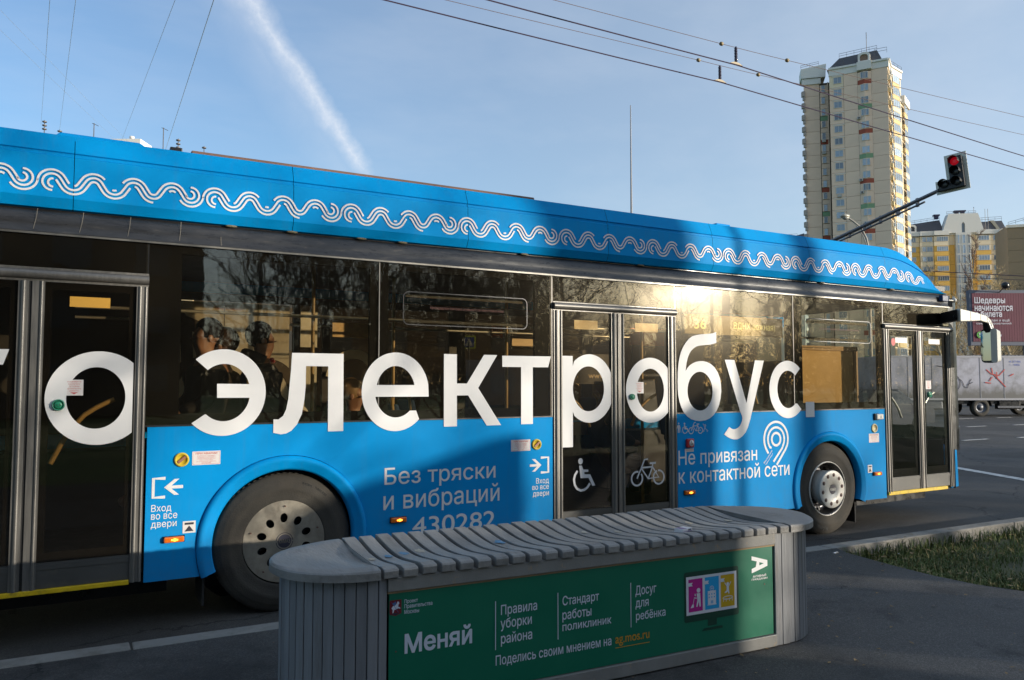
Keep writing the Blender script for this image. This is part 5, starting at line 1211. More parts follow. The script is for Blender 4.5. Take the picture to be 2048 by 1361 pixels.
for f, t in ((3, -.3), (8, -.2), (9, 0)):
    ac = MB().box(0, .85, -.4, 0, 0, .6).build('air_conditioner', acm, tower); ac.matrix_local = fM.mat(wcol0 + t, ET - (f + 1) * FL, .1)
    MB().lathe((.42, -.42, .3), [(.22, 0), (.20, -.03), (.01, -.03)], 14).build('fan_grille', thinm, ac)
for f, t in ((4, .1), (5, .1), (9, 2.2)):
    ac = MB().box(0, .85, -.4, 0, 0, .6).build('air_conditioner', acm, tower); ac.matrix_local = (fL if f < 9 else fK).mat(3.9 if f < 9 else 1.3, ET - (f + 1) * FL - (.2 if f < 9 else .2), .1)
for fc, a, b, o_ in ((fM, -.15, fM.w + .15, .12), (fK, -.1, fK.w + .1, .12), (fL, -.4, 3.9, .3), (fS, -.1, fS.w, .3), (fS2, -.1, fS2.w, .3)):
    c = MB().box(a, b, 0, .6, 0, 1.5).box(a, b, -.28, .5, 1.5, 1.95).build('cornice', whitep, tower); c.matrix_local = fc.mat(0, ET - .3, o_)
c = MB().box(wcol0 - .1, wcol0 + 3.0, -.6, .3, 0, 1.9).build('cornice', whitep, tower); c.matrix_local = fM.mat(0, ET - .2, .15)
c = MB().box(0, fS3.w, -.5, .5, 0, 1.9).build('cornice', whitep, tower); c.matrix_local = fS3.mat(0, ET - 2 * FL - .2, .3)
# mansard
r0 = [fM.mat(.6, ET + 1.6, -.6).to_translation(), fM.mat(fM.w - 2.1, ET + 1.6, -.6).to_translation(), fM.mat(fM.w - .1, ET + 1.6, -1.2).to_translation()]
ln = lambda f_, t, z, o_: f_.mat(t, z, o_).to_translation()
base = [ln(fM, -3.6, ET + 1.5, -.5), ln(fM, fM.w - .9, ET + 1.5, -.5), ln(fM, fM.w - .9, ET + 1.5, -9), ln(fM, -3.6, ET + 1.5, -9)]
topp = [ln(fM, -1.0, ET + 4.6, -2.2), ln(fM, fM.w - 2.2, ET + 4.9, -2.2), ln(fM, fM.w - 2.2, ET + 4.9, -8), ln(fM, -1.0, ET + 4.6, -8)]
MB().hexa(base, topp).build('mansard_roof', slate, tower)
MB().hexa([ln(fL, -.6, ET + 1.2, .5), ln(fL, 5.0, ET + 1.2, .5), ln(fL, 5.0, ET + 1.2, -4), ln(fL, -.6, ET + 1.2, -4)], [ln(fL, -.6, ET + 3.6, .5), ln(fL, 5.2, ET + 4.4, .5), ln(fL, 5.2, ET + 4.4, -4), ln(fL, -.6, ET + 3.6, -4)]).build('roof_parapet', whitep, tower)
dm = MB(); dm.prism([[(-1.3, 0), (1.3, 0), (1.3, 1.6), (.9, 2.1), (0, 2.3), (-.9, 2.1), (-1.3, 1.6)], [(-.85, .2), (.85, .2), (.85, 1.3), (.6, 1.6), (0, 1.75), (-.6, 1.6), (-.85, 1.3)]], lambda u, v: (u, 0, v), lambda u, v: (u, .8, v))
d = dm.build('dormer', whitep, tower); d.matrix_local = fM.mat(wcol0 + 1.45, ET + 1.9, .1)
MB().box(-.8, .8, .3, .8, .1, 1.7).build('dormer_recess', pbsdf('dormer_brown', (.25, .17, .12), rough=.8), d)
rail([topp[0], topp[1]], 0, 1.1, tower); rail([ln(fM, -1.6, ET + 1.9, .0), ln(fM, .2, ET + 1.9, 0)], 0, 1.1, tower); rail([ln(fL, -.6, ET + 3.6, .5), ln(fL, 3.5, ET + 4.2, .5)], 0, .9, tower); rail([ln(fM, fM.w - 2.6, ET + 3.0, .0), ln(fM, fM.w, ET + 3.0, 0)], 0, 1.3, tower); rail([ln(fS2, 0, ET + 1.6, .3), ln(fS2, fS2.w, ET + 1.6, .3)], 0, 1.1, tower)
antenna(ln(fM, 5.0, ET + 4.6, -2.4), 5.0, tower, 3, .07)
tower.location = (CR.x * 1.2, CR.y * 1.2, 0)
panel(fL, 5.35, 0, .3, ET, tower, beige, .02, .25, 'corner_pier')

# ---- ochre and cream block to the right --------------------------------
blk = empty('ochre_apartment_block', (0, 0, 0), label='ochre and cream apartment block with pale stair tower, right of the tall tower', category='building')
DD = 224; k_ = DD / 1550.0
def bx(px): return (px - 1024) * k_
fB = Face(AC(DD + 6, bx(1800)), AC(DD, bx(2023)))
def tx(px): return (px - 1800) / (2023 - 1800) * fB.w
ZE = 45.5; FH = 2.93
MB().prism([[(p.x, p.y) for p in (AC(DD + 6.3, bx(1800)), AC(DD + .3, bx(2022.5)), AC(DD + 14, bx(2022)), AC(DD + 20, bx(1800)))]], lambda u, v: (u, v, 0), lambda u, v: (u, v, ZE)).build('structure_core', MATS['joint_dark'], blk)
cols = [  # px0, px1, projection, ochre from floor, window list (px, width px, panes)
    (1800, 1833, .2, 99, [(1814, 8, 2), (1823, 8, 2)]), (1833, 1862, 0, 1, [(1842, 13, 3)]), (1862, 1887, .6, 3, [(1866, 7, 2), (1874, 11, 2)]), (1887, 1915, 1.0, 1, [(1892, 21, 5)]),
    (1915, 1927, .1, 1, []), (1955, 1966, .1, 2, []), (1966, 1992, .7, 1, [(1969, 20, 4)]), (1992, 2010, .3, 99, [(1997, 11, 2)]), (2010, 2023, .8, 99, [(2011, 8, 2)])]
for f in range(13):
    z = ZE - (f + 1) * FH
    for a, b, o_, of, wl_ in cols:
        w_ = tx(b) - tx(a)
        hot = f >= of
        if wl_:
            panel(fB, tx(a), z - .3, w_, 1.3, blk, ochre if (hot and f > 0) else beige_l, o_, .3 + o_); panel(fB, tx(a), z + 1.0, w_, FH - 1.3, blk, ochre if (hot and b in (1862, 1915) and f > 0) else beige_l, o_ - .02, .3 + o_)
        else: panel(fB, tx(a), z, w_, FH, blk, ochre if hot else beige_l, o_, .3 + o_)
        for wp, ww, pn in wl_: window(fB, tx(wp), z + 1.02, tx(wp + ww) - tx(wp), 1.45, blk, pn, o_ + .03)
stair = MB().box(tx(1927), tx(1955), -1.2, 1, 0, ZE + .5).build('stair_tower', pbsdf('stair_grey', (.68, .66, .62), rough=.7, var=.05, vscale=.3), blk); stair.matrix_local = fB.mat(0, 0)
for p_, w_ in ((1930, 3.5), (1938.5, 6), (1949, 3.5)):
    for f in range(13):
        window(fB, tx(p_), ZE - (f + 1) * FH + .15, tx(p_ + w_) - tx(p_), FH - .3, blk, 1, 1.24)
hd = MB().prism([[(tx(1902), 0), (tx(1980), 0), (tx(1969), 5.7), (tx(1915), 5.7)], [(tx(1938.5), .0 + .1), (tx(1944.5), .1), (tx(1944.5), 2.6), (tx(1941.5), 3.2), (tx(1938.5), 2.6)]], lambda u, v: (u, -1.15, v), lambda u, v: (u, 1.6, v)).build('stair_head', pbsdf('head_white', (.74, .72, .68), rough=.7, var=.04), blk); hd.matrix_local = fB.mat(0, ZE + .4)
g = MB().box(tx(1938.5), tx(1944.5), 0, .1, 0, 3.2).build('arched_window', winm, blk); g.matrix_local = fB.mat(0, ZE + .4, .8)
for a, b, o_ in ((1800, 1862, .5), (1862, 1887, 1.0), (1887, 1915, 1.4), (1915, 1966, .5), (1966, 1992, 1.1), (1992, 2010, .7), (2010, 2023, 1.2)):
    c = MB().box(tx(a), tx(b), 0, o_ + .3, 0, 1.3).build('cornice', whitep, blk); c.matrix_local = fB.mat(0, ZE - .1, o_)
for a, b, zl, zr in ((1803, 1907, 3.2, 5.0), (1972, 2022, 4.0, 4.2)):
    MB().hexa([ln(fB, tx(a), ZE + 1.2, .2), ln(fB, tx(b), ZE + 1.2, .2), ln(fB, tx(b), ZE + 1.2, -9), ln(fB, tx(a), ZE + 1.2, -9)], [ln(fB, tx(a) + 1.0, ZE + zl, -2), ln(fB, tx(b) - .3, ZE + zr, -2), ln(fB, tx(b) - .3, ZE + zr, -8), ln(fB, tx(a) + 1, ZE + zl, -8)]).build('mansard_roof', slate, blk)
c = MB().hexa([ln(fB, tx(2004), ZE + 1.3, .45), ln(fB, tx(2010), ZE + 1.3, .45), ln(fB, tx(2010), ZE + 1.3, -3), ln(fB, tx(2004), ZE + 1.3, -3)], [ln(fB, tx(1998), ZE + 4.3, -1.7), ln(fB, tx(2005), ZE + 4.3, -1.7), ln(fB, tx(2005), ZE + 4.3, -4), ln(fB, tx(1998), ZE + 4.3, -4)]).build('roof_ridge_trim', pbsdf('roof_tan', (.28, .26, .20), rough=.8), blk)
rail([ln(fB, tx(1812), ZE + 3.2, -2), ln(fB, tx(1905), ZE + 5.0, -2)], 0, 1.0, blk); rail([ln(fB, tx(1915), ZE + 6.1, -.4), ln(fB, tx(1969), ZE + 6.1, -.4)], 0, 1.0, blk); rail([ln(fB, tx(1972), ZE + 4.0, -2), ln(fB, tx(2020), ZE + 4.2, -2)], 0, 1.2, blk)
d = dm.build('dormer', whitep, blk); d.matrix_local = fB.mat(tx(1848), ZE + 1.2, .2); MB().box(-.8, .8, .3, .8, .1, 1.7).build('dormer_recess', slate, d)
for p_, z_, w_ in ((1898, 5.2, 3.5), (1936, 6.2, 3.2), (1947, 6.2, 3.2)):
    v = MB().box(-w_ * .14, w_ * .14, -.5, .5, 0, .9).box(-w_ * .24, w_ * .24, -.7, .7, .9, 1.3).build('roof_vent', pbsdf('vent_navy', (.03, .03, .08), rough=.6), blk); v.matrix_local = fB.mat(tx(p_), ZE + z_, -1.5)
antenna(ln(fB, tx(1967), ZE + 6.1, -1), 2.2, blk, 1, .06)
for p_ in (1984, 1989): antenna(ln(fB, tx(p_), ZE + 1.2, .3), 6.2, blk, 0, .06)
# ---- brown slab at the right edge, low roofs behind the tower -------------
br = empty('brown_slab_building', (0, 0, 0), label='plain brown slab building cut by the right edge of the photo', category='building')
fR = Face(AC(196, (2024 - 1024) / 1550 * 196), AC(190, (2200 - 1024) / 1550 * 190)); 
for f in range(13):
    for c_ in range(4): panel(fR, c_ * fR.w / 4, 41.5 - (f + 1) * 3.0, fR.w / 4, 3.0, br, brownw, 0, .3)
MB().prism([[(p.x, p.y) for p in (ln(fR, .1, 0, -.25), ln(fR, fR.w, 0, -.25), ln(fR, fR.w, 0, -12), ln(fR, .1, 0, -12))]], lambda u, v: (u, v, 0), lambda u, v: (u, v, 42)).build('structure_core', brownw, br)
MB().box(-.2, fR.w, -.3, .5, 41.4, 42.1).xf(fR.mat(0, 0)).build('parapet', whitep, br); rail([ln(fR, .5, 42, -1), ln(fR, fR.w - 3, 46, -1)], 0, 1.0, br)
lb = empty('distant_block', (0, 0, 0), label='distant apartment block peeping over the bus roof just left of the tall tower', category='building')
MB().hexa([AC(262, bx(1552) / 224 * 262), AC(258, bx(1612) / 224 * 258), AC(270, bx(1612) / 224 * 270), AC(274, bx(1552) / 224 * 274)], [v + Vector((0, 0, 51)) for v in (AC(262, bx(1552) / 224 * 262), AC(258, bx(1612) / 224 * 258), AC(270, bx(1612) / 224 * 270), AC(274, bx(1552) / 224 * 274))]).build('walls', whitep, lb)
MB().hexa([AC(260, bx(1590) / 224 * 260, 49.5), AC(257.5, bx(1614) / 224 * 258, 49.5), AC(266, bx(1614) / 224 * 266, 49.5), AC(268, bx(1590) / 224 * 268, 49.5)], [AC(262, bx(1594) / 224 * 262, 52), AC(259, bx(1614) / 224 * 259, 52.4), AC(266, bx(1614) / 224 * 266, 52.4), AC(268, bx(1594) / 224 * 268, 52)]).build('mansard_roof', slate, lb)
rail([AC(262, bx(1556) / 224 * 262, 51), AC(259, bx(1600) / 224 * 259, 51)], 0, 1.2, lb)

# ---- apartment block whose roof just shows above the rear of the bus ------
bb = empty('low_cream_block', (0, 0, 0), label='cream apartment block almost hidden behind the bus, only roof hut and antennas showing at left', category='building')
def RP(px, py, D): # roof-top helper: map point at distance D seen over the bus; returns world position
    v = (680.5 - py) / 1550; fz = math.cos(R_(3.25)) - v * math.sin(R_(3.25)); up = math.sin(R_(3.25)) + v * math.cos(R_(3.25))
    return AC(D, (px - 1024) / 1550 * D / fz, 1.6 + up / fz * D)
z_roof = 18.2
fQ = Face(AC(60, -52), AC(58, -24)); MB().prism([[(p.x, p.y) for p in (ln(fQ, 0, 0, 0), ln(fQ, fQ.w, 0, 0), ln(fQ, fQ.w, 0, -12), ln(fQ, 0, 0, -12))]], lambda u, v: (u, v, 0), lambda u, v: (u, v, z_roof - .5)).build('walls', beige_l, bb)
for f in range(5):
    for i in range(6): window(fQ, 1.5 + i * 4.0, .9 + f * 3.0, 1.8, 1.5, bb, 2, .05)
p = RP(264, 296, 62); MB().box(-1.25, 1.15, -1.0, 1.0, -4, .42).xf(Matrix.Translation(p) @ Matrix.Rotation(R_(-29.5), 4, 'Z')).build('roof_hut', whitep, bb)
MB().lathe(p + Vector((-.02, 0, 0)), [(.14, .3), (.14, .75), (.19, .76), (.19, .92), (.01, .93)], 12, 'z').build('chimney_pipe', whitep, bb)
for px, y0, y1, bars in ((87, 268, 241, 3), (118, 268, 260, 1), (186, 280, 247, 0), (325, 300, 256, 0), (355, 305, 278, 3), (407, 308, 293, 1)):
    a, b = RP(px, y0 + 40, 58), RP(px, y1, 58)
    m = MB().tube([a, Vector((a.x, a.y, b.z))], .035, 5, smooth=False)
    for i in range(bars): m.lathe((a.x, a.y, b.z - .12 - i * .28), [(.16, -.04), (.16, .04), (.01, .05)], 8, 'z', False)
    if bars == 0:
        m.tube([Vector((a.x, a.y, b.z - .05)), Vector((a.x, a.y, b.z - .12)) + Vector((CR.x, CR.y, 0)) * .35 + Vector((0, 0, -.1))], .02, 4, smooth=False).tube([Vector((a.x, a.y, b.z - .05)), Vector((a.x, a.y, b.z)) - Vector((CR.x, CR.y, 0)) * .15], .02, 4, smooth=False)
    m.build('antenna', thinm, bb)

lo = empty('long_brown_block', (0, 0, 0), label='low brown apartment block across the street, glimpsed only through the bus windows', category='building')
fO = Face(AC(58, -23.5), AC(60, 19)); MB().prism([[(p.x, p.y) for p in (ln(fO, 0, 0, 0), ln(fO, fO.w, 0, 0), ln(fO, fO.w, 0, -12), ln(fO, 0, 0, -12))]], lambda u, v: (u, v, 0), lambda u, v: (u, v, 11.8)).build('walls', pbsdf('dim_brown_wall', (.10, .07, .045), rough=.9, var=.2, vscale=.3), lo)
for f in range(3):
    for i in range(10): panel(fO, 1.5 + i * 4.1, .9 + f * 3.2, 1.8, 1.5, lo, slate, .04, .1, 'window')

# ================================================================== STREET FURNITURE
# traffic light on a cantilever arm
tl = empty('traffic_light', AC(21.5, 8.0), 0, label='traffic light on a long cantilever arm, red lamp lit, side section at lower left', category='traffic light')
base = tl.location.copy(); tl.location = (0, 0, 0)
armA, armB = AC(22.6, 8.35, 5.30), AC(15.1, 8.44, 5.42)
galv = pbsdf('galvanised_arm', (.10, .105, .12), rough=.45, metal=.5, var=.15)
MB().tube([AC(22.7, 8.33, 0), AC(22.7, 8.33, 5.6)], [.11, .08], 12).build('pole', galv, tl)
MB().tube([armA, armB], [.055, .038], 10).tube([armA + Vector((0, 0, -.10)), AC(15.6, 8.40, 5.30)], .022, 8).build('arm', galv, tl)
m = MB()
for i in range(9): c = armA.lerp(armB, .05 + i * .105); m.box(-.02, .02, -.04, .04, -.13, .05, Matrix.Translation(c) @ Matrix.Rotation(R_(-29.5), 4, 'Z'))
m.build('arm_bracket', galv, tl)
TLM = Matrix.Translation(AC(14.9, 8.66, 5.74)) @ Matrix.Rotation(R_(-74), 4, 'Z') @ Matrix.Rotation(R_(-5), 4, 'Y') @ Matrix.Scale(.86, 4)
# lamp head: x across, z up, faces -y
plate = [(-.215, .42), (.235, .42), (.235, -.44), (-.455, -.44), (-.455, -.13), (-.215, -.13)]
MB().prism([plate], lambda u, v: tuple(TLM @ Vector((u, .02, v))), lambda u, v: tuple(TLM @ Vector((u, .035, v)))).build('back_plate', pbsdf('plate_cream', (.74, .70, .58), rough=.6, var=.08), tl, .004)
MB().prism([[(-.125, .33), (.155, .33), (.155, -.38), (-.37, -.38), (-.37, -.17), (-.125, -.17)]], lambda u, v: tuple(TLM @ Vector((u, -.10, v))), lambda u, v: tuple(TLM @ Vector((u, .02, v)))).build('lamp_housing', pbsdf('tl_black', (.025, .025, .028), rough=.5), tl, .015)
tlb = MATS['tl_black']
for i, (x, z) in enumerate(((.015, .215), (.015, -.02), (.015, -.26), (-.245, -.26))):
    lens = pbsdf('red_signal', (.7, .01, .02), rough=.3, emit=(1, .01, .03), es=.12) if i == 0 else pbsdf('dark_lens', (.02, .02, .022), rough=.25)
    l = MB().lathe((x, -.10, z), [(.092, 0), (.085, -.012), (.05, -.022), (1e-4, -.026)], 24).xf(TLM).build('lens', lens, tl)
    MB().lathe((x, -.10, z), [(.104, 0), (.100, -.17)], 20, a0=R_(-20), a1=R_(200), closed=False).lathe((x, -.10, z), [(.098, -.17), (.101, 0)], 20, a0=R_(-20), a1=R_(200), closed=False).xf(TLM).build('visor', pbsdf('visor_black', (.03, .03, .03), rough=.45), l)
# street lamp
sl = empty('street_lamp', (0, 0, 0), label='curved-arm street lamp in front of the tall beige tower', category='street lamp')
h0, b0 = RP(1690, 433, 41), RP(1738, 560, 41)
concrete = pbsdf('lamp_post_grey', (.34, .32, .28), rough=.6, var=.1)
pts = [Vector((b0.x, b0.y, 0)), Vector((b0.x, b0.y, 6.2)), RP(1737, 500, 41), RP(1733, 478, 41), RP(1722, 456, 41), RP(1705, 442, 41), RP(1696, 436, 41)]
MB().tube(pts, [.11, .085, .07, .06, .055, .05, .045], 8).build('post', concrete, sl)
MB().tube([RP(1736, 500, 40.6), RP(1727, 474, 40.6), RP(1712, 452, 40.8)], .03, 6).build('arm_brace', concrete, sl)
MB().ball(h0, .30, 14, 8, (1, .7, .42)).build('lamp_head', pbsdf('lamp_alu', (.42, .40, .33), rough=.4, metal=.2), sl); MB().ball(h0 + Vector((.02, -.02, -.09)), .22, 12, 8, (1, .7, .5)).build('lamp_glass', pbsdf('lamp_glass', (.35, .36, .33), rough=.15), sl)
# tall tapered mast
MB().tube([RP(1263, 430, 30) * Vector((1, 1, 0)) if False else Vector((RP(1263, 430, 30).x, RP(1263, 430, 30).y, 0)), Vector((RP(1263, 430, 30).x, RP(1263, 430, 30).y, 6.5)), Vector((RP(1263, 430, 30).x, RP(1263, 430, 30).y, 9.2)), Vector((RP(1263, 430, 30).x, RP(1263, 430, 30).y, RP(1263, 211, 30).z))], [.07, .055, .038, .018], 8).build('signal_mast', pbsdf('mast_grey', (.26, .27, .30), rough=.5), None, 0, label='thin tapered grey mast rising alone behind the bus roof', category='mast')
# overhead lines: each wire a thing of its own
wirem = pbsdf('wire_dark', (.05, .03, .06), rough=.5); thinw = pbsdf('wire_brown', (.16, .10, .08), rough=.6); insm = pbsdf('insulator', (.04, .03, .06), rough=.35, coat=.4); clampm = pbsdf('clamp_bronze', (.32, .24, .12), rough=.5)
def sag_line(pts, n=10):
    out_ = []
    for a, b in zip(pts, pts[1:]):
        L_ = (b - a).length
        for i in range(n): t = i / n; out_.append(a.lerp(b, t) - Vector((0, 0, .0025 * L_ * 4 * t * (1 - t))))
    out_.append(pts[-1]); return out_
G_ = 'overhead lines crossing the upper right sky'
def wire(name, pts, r, mat, lab, n=6): return MB().tube(sag_line([Vector(p) for p in pts], n), r, 5, smooth=False).build(name, mat, None, 0, label=lab, category='wire', group=G_)
w1 = wire('trolley_wire', [(-25, 8.30, 6.0), (-3, 8.27, 6.0), (8.10, 8.15, 6.0), (30, 8.9, 6.05)], .0085, wirem, 'lowest thick trolley wire, with an insulator standing on it left of the tall tower')
w2 = wire('trolley_wire', [(-25, 7.72, 6.0), (-3, 7.70, 6.0), (7.85, 7.59, 6.0), (30, 8.5, 6.05)], .0085, wirem, 'second thick trolley wire from below, carrying the higher dark insulator')
w3 = wire('span_wire', [(-12, 9.5, 6.6), (8.28, 8.78, 6.6), (9.52, 8.73, 6.6), (30, 7.3, 6.7)], .004, thinw, 'thin span wire with two small square clamps, running between the two trolley wires')
w4 = wire('span_wire', [(-12, 8.7, 6.6), (8.17, 8.18, 6.6), (9.48, 8.11, 6.6), (30, 6.6, 6.7)], .004, thinw, 'topmost thin span wire, with one clamp before and one after the upper insulator')
for par, c, hgt in ((w1, Vector((8.10, 8.15, 6.0)), .20), (w2, Vector((7.85, 7.59, 6.0)), .21)):
    pr = [(.008, .02)]
    for i in range(9): z = .045 + i * hgt / 9.5; pr += [(.012, z), (.024, z + .006), (.024, z + .011), (.012, z + .016)]
    pr += [(.016, hgt + .045), (.001, hgt + .05)]
    MB().lathe(c, pr, 14, 'z').build('insulator', insm, par)
    MB().hexa([c + Vector((-.12, -.01, .006)), c + Vector((.12, -.01, .006)), c + Vector((.12, .01, .006)), c + Vector((-.12, .01, .006))], [c + Vector((-.04, -.012, .035)), c + Vector((.04, -.012, .035)), c + Vector((.04, .012, .035)), c + Vector((-.04, .012, .035))]).build('wire_clamp', clampm, par)
for par, c in ((w3, (8.28, 8.78, 6.6)), (w3, (9.52, 8.73, 6.6)), (w4, (8.17, 8.18, 6.6)), (w4, (9.48, 8.11, 6.6))):
    MB().lathe(c, [(.012, -.028), (.026, -.022), (.030, 0), (.026, .022), (.012, .028)], 10, 'x').build('wire_clamp', clampm, par)
GL = 'thin wires rising over the left of the bus'
for i, (a, b, lb_) in enumerate((((0, 20), (258, 286), 'thin wire from the top left corner sloping down to the roof hut'), ((0, 60), (226, 276), 'thin wire entering lowest at the left edge and falling to the right'), ((429, -4), (331, 300), 'rightmost of the thin wires at upper left, steep and leaning right'),
                                ((352, -4), (240, 290), 'faint steep wire, second from the right in the upper left sky'), ((152, -4), (118, 270), 'nearly vertical faint wire at far upper left'), ((100, -4), (82, 250), 'steep faint wire left of the nearly vertical one'))):
    da = 26 if i < 2 else 20; MB().tube([RP(a[0], a[1], da), RP(b[0], b[1], 56)], .007 if i != 2 else .012, 4, smooth=False).build('rooftop_wire', pbsdf('wire_grey', (.34, .44, .58), rough=.6), None, 0, label=lb_, category='wire', group=GL)
for i, (ya, yb, lb_) in enumerate(((546, 556, 'upper of the two level cables in front of the ochre block'), (556, 563, 'lower of the two level cables in front of the ochre block'))):
    MB().tube([RP(1800, ya - 6, 70), RP(2150, yb + 2, 66)], .035 if i == 0 else .022, 5, smooth=False).build('street_cable', wirem, None, 0, label=lb_, category='wire', group='cables in front of the ochre block')

# pedestrian crossing sign far across the street, seen through the second window
cs = empty('crossing_sign', (0, 0, 0), label='pedestrian crossing sign with yellow border seen through the bus window above the third big letter', category='road sign')
sp_ = AC(50, -2.77, 4.30); SM = Matrix.Translation(sp_) @ Matrix.Rotation(R_(-29.5), 4, 'Z'); sf = lambda o: (lambda u, v: tuple(SM @ Vector((u, -o, v))))
MB().prism([rrect(0, 0, .42, .42, .03)], sf(0), sf(-.02)).build('sign_board', pbsdf('sign_yellow_green', (.55, .65, .04), rough=.5), cs)
MB().prism([rrect(0, 0, .33, .33, .02)], sf(.004), None).build('blue_square', pbsdf('sign_blue', (.01, .05, .35), rough=.5), cs); MB().prism([[(-.25, -.22), (.25, -.22), (0, .25)]], sf(.008), None).build('white_triangle', lt_s := pbsdf('sign_white', (.7, .7, .7), rough=.5), cs)
stroke_mb(MB(), [(-.06, -.18), (.0, -.04), (.0, .08)], .035, sf(.012)).build('walker_symbol', printb, cs); MB().tube([(sp_.x, sp_.y, 0), (sp_.x, sp_.y, sp_.z)], .04, 8).build('sign_post', galv, cs)
# billboard
bd = empty('billboard', (0, 0, 0), label='large burgundy billboard with white Cyrillic headline at the right edge', category='billboard')
p0, p1 = AC(47, 28.0), AC(47, 34.0); fP = Face(p0, p1); z0, z1 = 4.12, 7.18
def fq(u, v): return tuple(fP.mat(u, v, .08).to_translation())
c = MB().box(-.12, fP.w + .12, 0, .35, z0 - .18, z1 + .14).build('board_frame', pbsdf('board_frame_grey', (.12, .13, .17), rough=.6), bd); c.matrix_local = fP.mat(0, 0)
m = MB(); 
for i in range(38): m.hexa([fP.mat(i * fP.w / 38 + .006, z0 + .05, .03).to_translation(), fP.mat((i + 1) * fP.w / 38 - .006, z0 + .05, .03).to_translation(), fP.mat((i + 1) * fP.w / 38 - .006, z0 + .05, .0).to_translation(), fP.mat(i * fP.w / 38 + .006, z0 + .05, .0).to_translation()],
                           [fP.mat(i * fP.w / 38 + .006, z1 - .05, .03).to_translation(), fP.mat((i + 1) * fP.w / 38 - .006, z1 - .05, .03).to_translation(), fP.mat((i + 1) * fP.w / 38 - .006, z1 - .05, .0).to_translation(), fP.mat(i * fP.w / 38 + .006, z1 - .05, .0).to_translation()])
m.build('rotating_slats', pbsdf('burgundy_poster', (.115, .012, .035), rough=.5, var=.12, vscale=.5), bd, 0, kind='stuff')
lt = pbsdf('poster_white', (.62, .60, .66), rough=.6)
for s_, a, b, c0, c1 in (('Шедевры', .12, 1.99, 6.40, 6.88), ('начинаются', .12, 2.43, 6.02, 6.36), ('с билета', .14, 1.77, 5.66, 6.04)): text_mb(MB(), s_, a, b, c0, c1, fq, .03).build('headline', lt, bd)
for s_, a, b, c0, c1 in (('Рим, Милан и ещё', .19, 2.22, 5.36, 5.55), ('семь направлений', .19, 2.32, 5.18, 5.34)): text_mb(MB(), s_, a, b, c0, c1, fq, .01).build('subline', lt, bd)
MB().prism([ell(.40, 4.58, .20, .20)], fq, None).build('green_roundel', pbsdf('poster_green', (.12, .42, .06), rough=.5), bd)
text_mb(MB(), 'S', .31, .49, 4.47, 4.69, lambda u, v: tuple(fP.mat(u, v, .10).to_translation()), .02).build('roundel_letter', lt, bd); text_mb(MB(), 'Airlines', .73, 1.70, 4.48, 4.68, fq, .02).build('airline_name', lt, bd)
text_mb(MB(), 'Gallery', 3.2, 3.9, 3.97, 4.10, lambda u, v: tuple(fP.mat(u, v, .02).to_translation()), .02).build('owner_mark', lt, bd)
c = MB().box(3.3, 3.9, .05, .4, 0, z0 - .1).build('board_post', MATS['board_frame_grey'], bd); c.matrix_local = fP.mat(0, 0)
MB().ball(fP.mat(1.7, z1 + .35, .6).to_translation(), .22, 8, 6).tube([fP.mat(1.7, z1, 0).to_translation(), fP.mat(1.7, z1 + .35, .6).to_translation()], .03, 5).build('board_floodlight', blackp, bd)
m = stroke_mb(MB(), [], .1, fq) if False else MB().prism([[(3.9, 4.25), (4.6, 4.3), (5.2, 4.9), (5.7, 5.6), (5.95, 6.6), (5.3, 6.5), (4.7, 6.0), (4.3, 5.2)]], fq, None); m.build('poster_statue_picture', pbsdf('poster_statue', (.20, .10, .10), rough=.6, var=.5, vscale=1.2), bd)

# fence of corrugated sheets behind the truck
fn = empty('sheet_fence', (0, 0, 0), label='grey corrugated sheet fence below the billboard', category='fence')
fF = Face(AC(52, 30.9), AC(50, 66)); sh0 = None
for i in range(18):
    if sh0 is None:
        m = MB()
        m.box(0, 2.0, 0, .02, 0, 2.35)
        for q in range(8): m.box(q * .25 + .04, q * .25 + .14, -.03, .0, 0, 2.35)
        sh0 = m.build('fence_sheet', pbsdf('fence_grey', (.23, .23, .24), rough=.6, var=.15, vscale=.7), fn); o = sh0
    else: o = share(sh0, 'fence_sheet', fn, Matrix())
    o.matrix_local = fF.mat(i * 2.02, 1.2)
MB().box(0, 36.5, .02, .08, 1.0, 1.2).xf(fF.mat(0, 0)).build('fence_base', galv, fn)

# ---- box truck with graffiti ---------------------------------------------
tr = empty('box_truck', AC(38.5, 25.6), R_(-26), label='dirty pale box truck with black and red graffiti passing below the billboard', category='truck')
def tb(m, name, mat, bev=0, parent=None, **k): return m.build(name, mat, parent or tr, bev, **k)
boxm = pbsdf('truck_box_paint', (.36, .36, .42), rough=.55, var=.12, vscale=1.2, dirt=(.15, .15, .15), dscale=1.1, dlo=.5, dhi=.75)
tb(MB().box(-7.5, -.05, 0, 2.4, .82, 2.98), 'cargo_box', boxm, .03)
for i in range(7): tb(MB().box(-7.4 + i * 1.23, -7.36 + i * 1.23, -.012, .0, .85, 2.95), 'panel_joint', pbsdf('joint_grey', (.26, .26, .28), rough=.6))
tb(MB().box(-7.5, 0, -.02, 0, .80, .90).box(-7.5, 0, -.02, 0, 2.90, 3.0), 'edge_rail', pbsdf('rail_grey', (.33, .33, .36), rough=.5))
